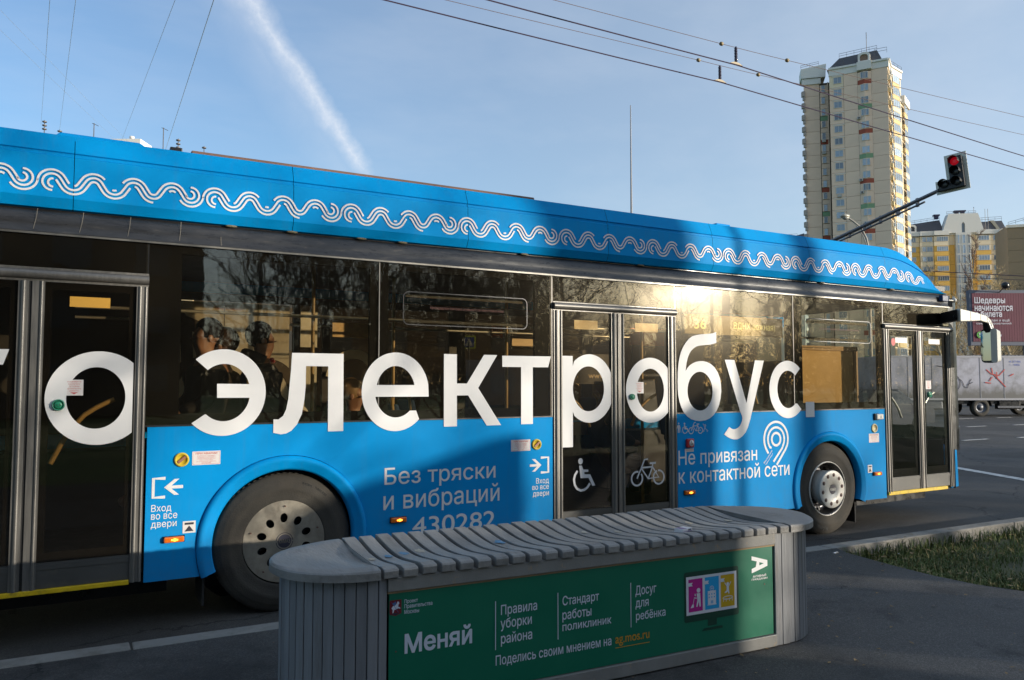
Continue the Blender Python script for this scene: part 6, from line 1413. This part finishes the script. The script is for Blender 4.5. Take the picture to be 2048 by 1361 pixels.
# dirt thrown up over the lower part of the box, in the paint itself
_t = boxm.node_tree; _b = _t.nodes['Principled BSDF']; _src = _b.inputs['Base Color'].links[0].from_socket; _co = N(_t, 'ShaderNodeTexCoord'); _sp = N(_t, 'ShaderNodeSeparateXYZ'); L(_t, _co.outputs['Object'], _sp.inputs[0])
_n = N(_t, 'ShaderNodeTexNoise', Scale=2.2, Detail=7.0, Roughness=.65); L(_t, _co.outputs['Object'], _n.inputs['Vector'])
_f = M('MULTIPLY', M('SUBTRACT', M('ADD', 1.15, M('MULTIPLY', _n.outputs[0], 1.1, tree=_t), tree=_t), _sp.outputs[2], tree=_t), 1.6, tree=_t, clamp=True)
_mx = N(_t, 'ShaderNodeMix', data_type='RGBA'); L(_t, _f, _mx.inputs['Factor']); L(_t, _src, _mx.inputs[6]); _mx.inputs[7].default_value = (.10, .098, .095, 1); L(_t, _mx.outputs[2], _b.inputs['Base Color'])
Ft = lambda u, v: (u, -.016, v)
gk = pbsdf('graffiti_black', (.04, .04, .06), rough=.7); gr = pbsdf('graffiti_red', (.50, .07, .06), rough=.7)
m = MB(); ox, oz = -4.15, 1.75
stroke_mb(m, ell(ox + .42, oz - .10, .22, .34, 0, 360, 24), .035, Ft, True); stroke_mb(m, ell(ox + .34, oz + .34, .13, .13, 0, 360, 18), .035, Ft, True); stroke_mb(m, ell(ox + .38, oz - .60, .12, .10, 0, 360, 16), .035, Ft, True)
Ft2 = lambda u, v: (u, -.019, v)
stroke_mb(m, [(ox - .55, oz + .75), (ox - .25, oz + .70), (ox + .0, oz + .55), (ox + .2, oz + .42)], .035, Ft2); stroke_mb(m, [(ox + .62, oz + .08), (ox + .75, oz - .02), (ox + .85, oz - .28), (ox + 1.0, oz - .35), (ox + 1.12, oz - .05), (ox + 1.22, oz + .10)], .035, Ft2)
stroke_mb(m, [(ox + 1.0, oz - .2), (ox + 1.3, oz - .05)], .03, lambda u, v: (u, -.022, v)); stroke_mb(m, [(ox - .02, oz + .0), (ox + .0, oz - .4)], .04, Ft2); stroke_mb(m, [(ox - .10, oz - .02), (ox + .10, oz - .02)], .03, lambda u, v: (u, -.022, v)); stroke_mb(m, [(ox - .08, oz - .22), (ox + .12, oz - .22)], .03, lambda u, v: (u, -.022, v))
tb(m, 'black_graffiti', gk)
m = MB(); ox = -1.85; L_ = [((-.30, .42), (-.05, .20), (.35, .12), (.65, .42)), ((-.02, .50), (.03, .15)), ((.1, .15), (.35, -.10), (.68, -.45)), ((.0, .05), (-.15, -.15)), ((-.38, -.22), (-.08, -.26)), ((.9, .1), (1.1, .2)), ((.25, -.05), (.22, .30))]
for i, q in enumerate(L_): stroke_mb(m, [(ox + a, 1.9 + b) for a, b in q], .05, lambda u, v, i=i: (u, -.016 - .002 * i, v))
tb(m, 'red_graffiti', gr)
tb(text_mb(MB(), '4-37-96', -.95, -.35, 2.66, 2.76, Ft, .02), 'box_marking', pbsdf('mark_blue', (.12, .16, .42), rough=.6)); tb(text_mb(MB(), 'т. 495', -.95, -.40, 2.50, 2.60, Ft, .02), 'box_marking', MATS['mark_blue'])
tb(MB().box(-7.4, 2.2, .15, .35, .62, .80).box(-7.4, 2.2, 2.05, 2.25, .62, .80), 'chassis_rail', blackp)
tb(MB().box(-5.9, -4.4, .02, .5, .35, .78), 'fuel_tank', galv, .06); tb(MB().box(-1.5, -.4, .05, .4, .36, .76), 'tool_box', blackp, .03)
tb(MB().box(-7.4, -5.6, -.01, .02, .42, .52).box(-1.6, .0, -.01, .02, .42, .52), 'side_guard', galv)
cabm = pbsdf('truck_cab_paint', (.48, .46, .38), rough=.4, var=.08)
tb(MB().hexa([(.15, .05, .55), (2.05, .05, .55), (2.05, 2.35, .55), (.15, 2.35, .55)], [(.15, .12, 2.35), (1.75, .12, 2.35), (1.75, 2.28, 2.35), (.15, 2.28, 2.35)]), 'cab', cabm, .08)
tb(MB().hexa([(.2, .1, 2.35), (1.7, .1, 2.35), (1.7, 2.3, 2.35), (.2, 2.3, 2.35)], [(.25, .2, 2.90), (1.0, .2, 2.90), (1.0, 2.2, 2.90), (.25, 2.2, 2.90)]), 'wind_deflector', cabm, .05)
tb(MB().hexa([(.55, .03, 1.45), (1.75, .03, 1.45), (1.70, .12, 2.15), (.6, .12, 2.15)], [(.55, .02, 1.45), (1.75, .02, 1.45), (1.70, .11, 2.15), (.6, .11, 2.15)]), 'cab_window', blackp)
for x, y, s2 in ((-2.45, -.0, 0), (1.15, .0, 0), (-2.45, 2.1, 0), (1.15, 2.1, 0)):
    wh = tb(MB().lathe((x, y + .02, .45), [(.26, .02), (.30, .0), (.42, .0), (.45, .04), (.45, .24), (.42, .28), (.2, .28)], 32), 'wheel', tyrem)
    tb(MB().lathe((x, y + .03, .45), [(.27, 0), (.24, .04), (.14, .05), (.12, .01), (.001, .01)], 24), 'wheel_disc', galv, 0, wh)
    if y < 1: tb(MB().lathe((x, y + .02, .45), [(.56, 0), (.56, .28)], 20, a0=.1, a1=math.pi - .1, closed=False), 'mudguard', blackp)
# ---- parked cars seen through the front doors ------------------------------
def car(name, loc, rz, col, lab, scale=1.0):
    c = empty(name, loc, rz, label=lab, category='car'); pm = pbsdf('car_paint_' + '_'.join(str(int(v * 100)) for v in col), col, rough=.5, coat=0, spec=.08)
    bodyp = [(-2.15, .35), (-2.2, .62), (-2.1, .88), (-1.45, .95), (-.75, 1.38), (.35, 1.42), (1.05, .98), (2.0, .82), (2.2, .6), (2.15, .32)]
    MB().prism([bodyp[:3] + [(-1.45, .95), (1.05, .98)] + bodyp[7:]], lambda u, v: (u, -.85, v), lambda u, v: (u, .85, v)).build('body', pm, c, .05)
    MB().hexa([(-1.5, -.80, .93), (1.1, -.80, .95), (1.1, .80, .95), (-1.5, .80, .93)], [(-.8, -.62, 1.40), (.35, -.62, 1.43), (.35, .62, 1.43), (-.8, .62, 1.40)]).build('cabin_glass', blackp, c, .04)
    MB().box(-.78, .33, -.60, .60, 1.405, 1.44).build('roof', pm, c, .02)
    for x in (-1.35, 1.35):
        for y in (-.86, .66):
            wv = MB().lathe((x, y, .31), [(.18, 0), (.31, 0), (.31, .2), (.18, .2)], 24).build('wheel', tyrem, c); MB().lathe((x, y - .003, .31), [(.2, 0), (.15, .03), (.001, .02)], 16).build('rim', galv, wv)
    for y in (-.72, .55): MB().box(-2.20, -2.10, y, y + .2, .66, .80).build('tail_light', pbsdf('tail_red', (.5, .01, .02), rough=.2, emit=(1, .02, .02), es=.8), c); MB().box(2.1, 2.19, y, y + .2, .62, .74).build('headlight', pbsdf('lens_clear', (.7, .7, .7), rough=.1), c)
    return c
car('sedan', (22.0, 16.0, 0), R_(178), (.03, .035, .05), 'dark sedan with red tail light seen through the front bus door')
car('hatchback', (25.6, 20.2, 0), R_(2), (.55, .56, .58), 'pale car beyond the dark sedan, seen through the front bus door')
# ================================================================== TREES
def make_tree(seed, h=12, spread=.9, n1=15, n2=6, n3=5, n4=4, up=.55, low=.25, tw=.012):
    """trunk mesh and a crown mesh of tapering limbs down to twigs"""
    r = random.Random(seed); T = MB(); K = MB()
    def grow(mb, p, d, ln, rad, seg, sides, wob, droop=0):
        pts = [p.copy()]; rads = [rad]
        for i in range(seg):
            d = (d + Vector((r.gauss(0, wob), r.gauss(0, wob), r.gauss(0, wob) - droop))).normalized()
            p = p + d * ln / seg; pts.append(p.copy()); rads.append(rad * (1 - (i + 1) / (seg + .35)))
        mb.tube(pts, rads, sides, caps=False, smooth=False); return pts, d
    tp, _ = grow(T, Vector((0, 0, -.2)), Vector((r.gauss(0, .04), r.gauss(0, .04), 1)), h * .93, h * .0155, 9, 7, .05)
    tp[0] = Vector((0, 0, -.2))
    for i in range(n1):
        t = low + (1 - low) * (i + r.random() * .7) / n1; f = t * 9; k = min(8, int(f)); p = tp[k].lerp(tp[k + 1], f - k)
        a = i * 2.4 + r.uniform(-.5, .5); ln = h * .36 * spread * (1.1 - t * .72) * r.uniform(.8, 1.2)
        d = Vector((math.cos(a), math.sin(a), up + t * .9)).normalized()
        p1, d1 = grow(K, p, d, ln, h * .0062 * (1.15 - t * .7), 5, 5, .13, -.04)
        for j in range(n2):
            q = .25 + .75 * (j + r.random()) / n2; k1 = min(4, int(q * 5)); s = p1[k1].lerp(p1[k1 + 1], q * 5 - k1); dd = (p1[k1 + 1] - p1[k1]).normalized()
            d2 = (dd + Vector((r.gauss(0, .55), r.gauss(0, .55), r.gauss(.1, .45)))).normalized(); l2 = ln * r.uniform(.3, .55)
            p2, _ = grow(K, s, d2, l2, .018 + h * .0005, 3, 4, .16)
            for m_ in range(n3):
                q2 = .2 + .8 * (m_ + r.random()) / n3; k2 = min(2, int(q2 * 3)); s2 = p2[k2].lerp(p2[k2 + 1], q2 * 3 - k2); e = (p2[k2 + 1] - p2[k2]).normalized()
                d3 = (e + Vector((r.gauss(0, .6), r.gauss(0, .6), r.gauss(.05, .5)))).normalized(); l3 = l2 * r.uniform(.35, .6)
                p3, _ = grow(K, s2, d3, l3, tw, 2, 3, .2)
                for v in range(n4):
                    q3 = r.random() * 1.95; k3 = int(q3); s3 = p3[k3].lerp(p3[k3 + 1], q3 - k3)
                    d4 = (d3 + Vector((r.gauss(0, .7), r.gauss(0, .7), r.gauss(0, .6)))).normalized() * l3 * r.uniform(.35, .7)
                    sd_ = d4.cross(Vector((.3, .5, .8))).normalized() * tw * .8
                    K.add([s3 - sd_, s3 + sd_, s3 + d4], [(0, 1, 2)])
    return T, K


bark_pale = pbsdf('pale_bark', (.48, .42, .31), rough=.85, var=.25, vscale=2.5, stretch=(1, 1, .3)); bark_dark = pbsdf('dark_bark', (.075, .06, .045), rough=.9, var=.3, vscale=3, stretch=(1, 1, .3))
twig_tan = pbsdf('tan_twigs', (.44, .34, .19), rough=.85, var=.3, vscale=1.5); twig_red = pbsdf('reddish_twigs', (.26, .17, .12), rough=.85, var=.3, vscale=1.5); twig_dark = pbsdf('dark_twigs', (.05, .04, .03), rough=.9, var=.3)
protos = {}
def tree(kind, loc, sc_, rz, lab, group):
    if kind not in protos:
        if kind == 'birch': T, K = make_tree(3, 14, .95, 16, 7, 6, 4, .75, .25, .020); mt, mk = bark_pale, twig_tan
        elif kind == 'poplar': T, K = make_tree(9, 18, .42, 28, 7, 5, 3, 2.0, .12, .022); mt, mk = bark_pale, twig_red
        elif kind == 'shrub': T, K = make_tree(41, 6.5, 1.35, 24, 8, 6, 6, .9, .05, .007); mt, mk = bark_dark, twig_dark
        elif kind == 'lime': T, K = make_tree(21, 13, 1.15, 20, 8, 6, 6, .35, .14, .009); mt, mk = bark_dark, twig_dark
        else: T, K = make_tree(33, 11, 1.2, 20, 8, 6, 6, .25, .12, .009); mt, mk = bark_dark, twig_dark
        o = empty('bare_tree', (0, 0, 0)); T.build('trunk', mt, o); K.build('crown', mk, o); protos[kind] = o
    else: o = copy_tree(protos[kind])
    o.location = loc; o.rotation_euler = (0, 0, rz); o.scale = (sc_, sc_, sc_)
    o['label'] = lab; o['category'] = 'tree'; o['group'] = group
    return o
GR = 'bare trees in front of the ochre block'
def at(px, D): return AC(D, (px - 1024) / 1550 * D)
for i, (k, px, D, s, lab) in enumerate((('birch', 1903, 62, .80, 'pale bare tree right beside the front of the bus, spreading limbs, nearest of the row'), ('poplar', 1951, 78, .98, 'upright reddish bare poplar, tallest of the row before the ochre block'),
        ('birch', 1926, 84, .85, 'bare pale tree between the nearest one and the tall poplar'), ('birch', 1982, 76, .80, 'bare tan tree behind the left half of the billboard, right of the poplar'), ('lime', 2012, 80, .90, 'dense bare tree above the middle of the billboard'),
        ('birch', 2042, 74, .92, 'bare tan tree cut by the right edge above the billboard'), ('poplar', 1968, 92, .85, 'second upright poplar, smaller and just right of the tall one'), ('birch', 1885, 74, .74, 'low bare tree half hidden by the front of the bus roof'))):
    tree(k, at(px, D), s, i * 1.3, lab, GR)
scrub = MB(); rs = random.Random(4)
for i in range(2600):
    a = rs.uniform(40, 62); b = rs.uniform(.50, .72) * a; p = AC(a + 12, b + 4, rs.uniform(0, 2.2)); d = Vector((rs.gauss(0, .35), rs.gauss(0, .35), rs.uniform(.5, 1.6))); sdv = Vector((.012, .008, 0))
    scrub.add([p - sdv, p + sdv, p + d], [(0, 1, 2)])
scrub.build('scrub_twigs', twig_tan, None, 0, kind='stuff', label='tangled tan brushwood at the foot of the bare trees', category='brushwood')

# ---- behind the camera: what the bus windows mirror, then added casters for long shadows ----
GB = 'bare park trees behind the photographer, reflected in the bus windows'
spots = [(9.0, -14, 'lime', .85), (13.0, -17, 'maple', .9), (15.5, -12, 'lime', .7), (11.5, -24, 'maple', 1.1), (19, -22, 'lime', 1.05), (17, -30, 'maple', 1.1), (24, -33, 'lime', 1.0), (8, -30, 'lime', 1.1),
         (30, -36, 'maple', 1.0), (36, -28, 'lime', .8), (41, -24, 'maple', .8), (45, -30, 'lime', .95), (52, -27, 'maple', 1.0), (60, -32, 'lime', 1.1), (38, -44, 'lime', .9), (49, -52, 'maple', .95), (60, -60, 'lime', 1.0), (70, -48, 'maple', 1.1), (34, -58, 'lime', 1.0), (24, -52, 'maple', 1.1)]
ORD = 'first second third fourth fifth sixth seventh eighth ninth tenth eleventh twelfth thirteenth fourteenth fifteenth sixteenth seventeenth eighteenth nineteenth twentieth'.split()
rank = sorted(range(len(spots)), key=lambda i: spots[i][0] / (11.2 - spots[i][1]))      # order in which the bus windows mirror them, left to right
for i, (x, y, k, s) in enumerate(spots): tree(k, Vector((x, y, -.05)), s, i * 1.7, ORD[rank.index(i)] + ' dark park tree from the left among those mirrored in the bus windows', GB)
GS = 'tall bare shrubs behind the photographer'
SH = [(5.5, -13, 1), (7.5, -15.5, 1.1), (9.8, -17, .95), (11.8, -15, 1.05), (13.8, -18, 1.1), (15.8, -16.5, .95), (10.5, -21, 1.2), (17.5, -21, 1.1), (14.2, -13, .8), (32, -17, .9), (35.5, -15.5, 1), (39, -19, 1.1), (43, -17, 1), (47, -22, 1.1)]
rank2 = sorted(range(len(SH)), key=lambda i: SH[i][0] / (11.2 - SH[i][1]))
for i, (x, y, s) in enumerate(SH):
    tree('shrub', Vector((x, y, -.1)), s, i * 2.1, ORD[rank2.index(i)] + ' many-stemmed bare shrub from the left among those mirrored in the windows', GS)
# far belt of wood closing the view behind: one mass of trunks and twigs
fw_ = MB(); rw = random.Random(6)
for i in range(42000):
    x = rw.uniform(-10, 210); y = -85 - rw.uniform(0, 22) + .05 * x; top_ = 8.5 + 2.2 * math.sin(x * .21) + 1.6 * math.sin(x * .53 + 2); z = rw.random() ** .8 * top_
    p = Vector((x, y, z)); d = Vector((rw.gauss(0, .8), rw.gauss(0, .3), rw.uniform(.2, 1.6))); w_ = rw.uniform(.06, .20) * (1.3 - z / 13); fw_.add([p - Vector((w_, 0, 0)), p + Vector((w_, 0, 0)), p + d], [(0, 1, 2)])
fw_.build('far_wood', pbsdf('far_wood_brown', (.09, .07, .05), rough=.9, var=.3, vscale=.3), None, 0, kind='stuff', label='distant bare wood closing the view behind the photographer', category='wood')
# dark apartment house across the lawn
hb = empty('shaded_house', (0, 0, 0), label='big apartment house behind the photographer, its shaded side mirrored dark in the rear bus windows', category='building')
fH = Face((6.2, -34), (-40, -24)); 
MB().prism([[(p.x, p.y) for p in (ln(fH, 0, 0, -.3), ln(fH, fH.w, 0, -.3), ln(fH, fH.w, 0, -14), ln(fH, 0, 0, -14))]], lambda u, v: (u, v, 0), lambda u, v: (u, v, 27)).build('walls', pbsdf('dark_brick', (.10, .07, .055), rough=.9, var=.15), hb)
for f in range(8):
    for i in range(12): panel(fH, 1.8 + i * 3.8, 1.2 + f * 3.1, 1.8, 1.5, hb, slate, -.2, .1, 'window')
# added unseen blocks, tops shaped to throw the long shadows on path and bus
KD = 14.0
ksm = pbsdf('caster_grey', (.25, .26, .27), rough=.5, var=.1)
su, cu_ = math.sin(R_(-SUN_AZ)), math.cos(R_(-SUN_AZ)); tanE = math.tan(R_(SUN_EL))
def caster(xb, zb, d): # the point at distance d towards the sun from bus-side point (xb, zb)
    return (xb + d * cu_, YS - d * su, zb + d * tanE)
def shade_block(prof, lab):
    k = empty('unseen_shade_block', (0, 0, 0), label=lab, category='shade_block', group='unseen shadow casters behind the photographer')
    K3 = [Vector(caster(x, z, KD)) for x, z in prof]; n = len(K3); back = Vector((cu_ * 1.1, -su * 1.1, 0))
    a = [Vector((p.x, p.y, 0)) for p in K3]; vs = a + K3 + [p + back for p in a] + [p + back for p in K3]
    m = MB().add(vs, [(i, i + 1, n + i + 1, n + i) for i in range(n - 1)] + [(2 * n + i, 3 * n + i, 3 * n + i + 1, 2 * n + i + 1) for i in range(n - 1)] + [(n + i, n + i + 1, 3 * n + i + 1, 3 * n + i) for i in range(n - 1)] + [(0, n, 3 * n, 2 * n), (n - 1, 3 * n - 1, 4 * n - 1, 2 * n - 1)])
    m.build('walls', ksm, k)
shade_block([(-1.8, .36), (.1, .47), (.98, .47)], 'leftmost and lowest of three unseen grey blocks added to cast shadows')
shade_block([(1.36, .66), (1.9, .86), (3.02, 1.16), (3.30, 1.20)], 'middle of three unseen grey blocks with a rising top, added to cast shadows')
shade_block([(3.80, 1.22), (4.4, 1.24), (5.0, 1.34), (5.45, 1.60)], 'tallest and rightmost of three unseen grey blocks added to cast shadows')
# unseen posts put in for the upright shadow stripes on the bus
postm = pbsdf('post_concrete', (.30, .29, .27), rough=.8)
def post(xb, d, r, h, lab, name='shade_post'):
    p = caster(xb, 0, d); return MB().tube([(p[0], p[1], 0), (p[0], p[1], h)], [r, r * .8], 12).build(name, postm, None, 0, label=lab, category='post')
post(5.78, 15, .05, 7.0, 'slim unseen post behind the photographer, added for a narrow shadow stripe')
post(6.78, 24, .17, 12, 'thick unseen post behind the photographer, added for a broad shadow stripe')
# added unseen panel: blocks the sun from the cowl over the middle doors
sg = empty('cowl_shade_screen', (0, 0, 0), label='raised unseen panel on a post behind the photographer, added to shade the roof cowl', category='billboard')
SD = 26.0
q0, q1 = caster(3.55, 2.60, SD), caster(5.15, 2.60, SD)
u_ = Vector((q1[0] - q0[0], q1[1] - q0[1], 0)); hw_ = 1.5
MB().hexa([Vector(q0), Vector(q1), Vector(q1) + Vector((.3, -.3, 0)), Vector(q0) + Vector((.3, -.3, 0))], [Vector(q0) + Vector((-.5 * u_.normalized().x * 1, 0, hw_)), Vector(q1) + Vector((0, 0, hw_)), Vector(q1) + Vector((.3, -.3, hw_)), Vector(q0) + Vector((.3 - .5, -.3, hw_))]).build('shade_panel', ksm, sg, .03)
c_ = (Vector(q0) + Vector(q1)) / 2; MB().tube([(c_.x, c_.y, 0), (c_.x, c_.y, q0[2])], .04, 10).build('shade_panel_post', postm, sg)
# unseen bush put in to keep the near ground in shade
hd_m = pbsdf('hedge_leaf', (.03, .045, .015), rough=.9, var=.4, vscale=6)
hedge = empty('shade_hedge', (0, 0, 0), label='short unseen bush right of the photographer, added to shade the near ground', category='hedge')
m = MB(); rh = random.Random(8)
def hedge_run(x0, y0, x1, y1, h, w_, dens=900):
    L_ = math.hypot(x1 - x0, y1 - y0); ux, uy = (x1 - x0) / L_, (y1 - y0) / L_
    M_ = Matrix(((ux, -uy, 0, x0), (uy, ux, 0, y0), (0, 0, 1, 0), (0, 0, 0, 1)))
    m.box(0, L_, -w_ / 2 + .08, w_ / 2 - .08, 0, h - .1, M_)
    for i in range(int(dens * L_ / 4)):
        c = M_ @ Vector((rh.uniform(0, L_), rh.choice((-1, 1)) * w_ / 2 * rh.uniform(.85, 1.1), rh.uniform(0, h))) if rh.random() < .7 else M_ @ Vector((rh.uniform(0, L_), rh.uniform(-w_, w_) / 2, h + rh.uniform(-.1, .06)))
        a, b_ = Vector((rh.gauss(0, .05), rh.gauss(0, .05), rh.gauss(0, .05))), Vector((rh.gauss(0, .05), rh.gauss(0, .05), rh.gauss(0, .05))); m.add([c, c + a, c + b_], [(0, 1, 2)])
hedge_run(11.25, -.75, 12.0, -.65, .95, .4)
m.build('foliage', hd_m, hedge)

# ================================================================== PEOPLE IN THE BUS
def skin_body(joints, edges, root, name, mat, parent, sub=2):
    me = bpy.data.meshes.new(name); me.from_pydata([j[0] for j in joints], edges, []); o = bpy.data.objects.new(name, me); C.objects.link(o)
    md = o.modifiers.new('skin', 'SKIN'); sv = me.skin_vertices[0].data
    for i, j in enumerate(joints):
        r = j[1]; sv[i].radius = r if isinstance(r, tuple) else (r, r)
    sv[root].use_root = True; md.use_smooth_shade = True
    ss = o.modifiers.new('sub', 'SUBSURF'); ss.levels = sub; ss.render_levels = sub
    dg = bpy.context.evaluated_depsgraph_get(); nm = bpy.data.meshes.new_from_object(o.evaluated_get(dg)); bpy.data.objects.remove(o)
    nm.polygons.foreach_set('use_smooth', [True] * len(nm.polygons))
    nm.materials.clear(); nm.materials.append(mat); oo = bpy.data.objects.new(name, nm); C.objects.link(oo); oo.parent = parent; return oo
skinm = pbsdf('skin', (.30, .15, .09), rough=.5); 
def person(x, y, head_z, facing, lab, jacket, hair, sit=True, hood=False, hair_long=False, cap=False):
    """facing in degrees from +X; head centre at head_z"""
    p = empty('person', (x, y, head_z), R_(facing), label=lab, category='person')
    H = Vector
    base = [(H((0, 0, -.82)), .15), (H((0, 0, -.62)), (.15, .13)), (H((0, 0, -.40)), (.16, .12)), (H((.0, 0, -.24)), (.11, .10)), (H((.01, 0, -.14)), .055), (H((.025, 0, -.05)), .075), (H((.02, 0, .03)), .095), (H((.0, 0, .10)), .07),
            (H((.0, .17, -.27)), .07), (H((.05, .21, -.50)), .052), (H((.26, .17, -.60)), .042), (H((.34, .15, -.60)), (.03, .045)), (H((.0, -.17, -.27)), .07), (H((.05, -.21, -.50)), .052), (H((.26, -.17, -.60)), .042), (H((.34, -.15, -.60)), (.03, .045))]
    ed = [(0, 1), (1, 2), (2, 3), (3, 4), (4, 5), (5, 6), (6, 7), (3, 8), (8, 9), (9, 10), (10, 11), (3, 12), (12, 13), (13, 14), (14, 15)]
    # face: nose and chin grow from the head
    base += [(H((.095, 0, -.005)), .022), (H((.085, 0, -.075)), .035)]; ed += [(6, 16), (5, 17)]
    if sit:
        base += [(H((.22, .10, -.86)), .09), (H((.46, .10, -.84)), .07), (H((.48, .10, -1.20)), .05), (H((.58, .10, -1.25)), .04), (H((.22, -.10, -.86)), .09), (H((.46, -.10, -.84)), .07), (H((.48, -.10, -1.20)), .05), (H((.58, -.10, -1.25)), .04)]; b0_ = 18
    else:
        base += [(H((0, .10, -.95)), .09), (H((.02, .10, -1.2)), .07), (H((0, .10, -1.5)), .05), (H((.1, .10, -1.54)), .04), (H((0, -.10, -.95)), .09), (H((.02, -.10, -1.2)), .07), (H((0, -.10, -1.5)), .05), (H((.1, -.10, -1.54)), .04)]; b0_ = 18
    ed += [(0, b0_), (b0_, b0_ + 1), (b0_ + 1, b0_ + 2), (b0_ + 2, b0_ + 3), (0, b0_ + 4), (b0_ + 4, b0_ + 5), (b0_ + 5, b0_ + 6), (b0_ + 6, b0_ + 7)]
    skin_body(base, ed, 0, 'body', skinm, p)
    jb = [(v, (r[0] + .022, r[1] + .022) if isinstance(r, tuple) else r + .02) for v, r in base[:4]] + [(H((.0, 0, -.165)), .078)] + [(base[i][0], base[i][1] + .018) for i in (8, 9, 10, 12, 13, 14)] + [(base[i][0], (base[i][1] + .015)) for i in (18, 19, 20, 22, 23, 24)]
    je = [(0, 1), (1, 2), (2, 3), (3, 4), (3, 5), (5, 6), (6, 7), (3, 8), (8, 9), (9, 10), (0, 11), (11, 12), (12, 13), (0, 14), (14, 15), (15, 16)]
    skin_body(jb, je, 0, 'jacket', jacket, p)
    hm = MB().ball((-.014, 0, .048), .114, 18, 12, (1.0, .86, .98)); k = [(vx, vy, vz) for vx, vy, vz in hm.v]
    hm.v = [(min(vx, .055 + max(0, vz - .06) * .6), vy, max(vz, -.02 - (.06 if vx < 0 else 0) - (.12 if hair_long and vx < .02 else 0))) for vx, vy, vz in k]
    hm.build('cap' if cap else 'hair', hair, p)
    if hood: MB().tube([(.0, -.12, -.17), (-.09, -.08, -.13), (-.12, 0, -.11), (-.09, .08, -.13), (.0, .12, -.17)], .045, 10).build('hood', jacket, p)
    for s in (-1, 1): MB().ball((.0, s * .085, -.01), .022, 8, 6, (1, .5, 1.4)).build('ear', skinm, p)
    for s in (-1, 1): MB().ball((.088, s * .032, .018), .011, 8, 6).build('eye', printb, p)
    return p
jk = pbsdf('black_jacket', (.012, .012, .014), rough=.7, var=.2); jk2 = pbsdf('dark_coat', (.03, .022, .02), rough=.8, var=.3); jk3 = pbsdf('brown_hood', (.16, .10, .05), rough=.8)
hr = pbsdf('dark_hair', (.010, .007, .006), rough=.95, spec=.05, bump=.6, bscale=90); hr2 = pbsdf('brown_hair', (.06, .033, .017), rough=.95, spec=.05, bump=.6, bscale=90); hr3 = pbsdf('fair_hair', (.28, .17, .08), rough=.6)
person(.905, 6.45, 1.965, 190, 'passenger in dark knit cap and glasses facing the rear, behind the rear window letters', jk, hr, cap=True)
person(1.055, 6.62, 1.905, 150, 'passenger with short brown hair turned away, between the capped man and the hooded one', jk2, hr2)
person(1.325, 6.50, 1.955, 5, 'dark haired passenger with hood down and red collar, looking forward', jk, hr, hood=True)
person(2.16, 6.7, 1.50, -20, 'passenger with straight fair hair bent forward, seen beside the second big letter', jk3, hr3, hair_long=True)
person(4.30, 6.9, 1.52, 170, 'dark hooded passenger seated behind the left leaf of the middle door', jk, hr, hood=True)
person(5.15, 7.0, 1.55, 0, 'passenger with reddish hair seen through the right leaf of the middle door', jk2, pbsdf('red_hair', (.30, .11, .04), rough=.6))
MB().tube([(.055, -.12, -.16), (.095, -.02, -.17), (.07, .09, -.16)], .02, 8).xf(Matrix.Identity(4)).build('red_collar', red, bpy.data.objects['person.002'])
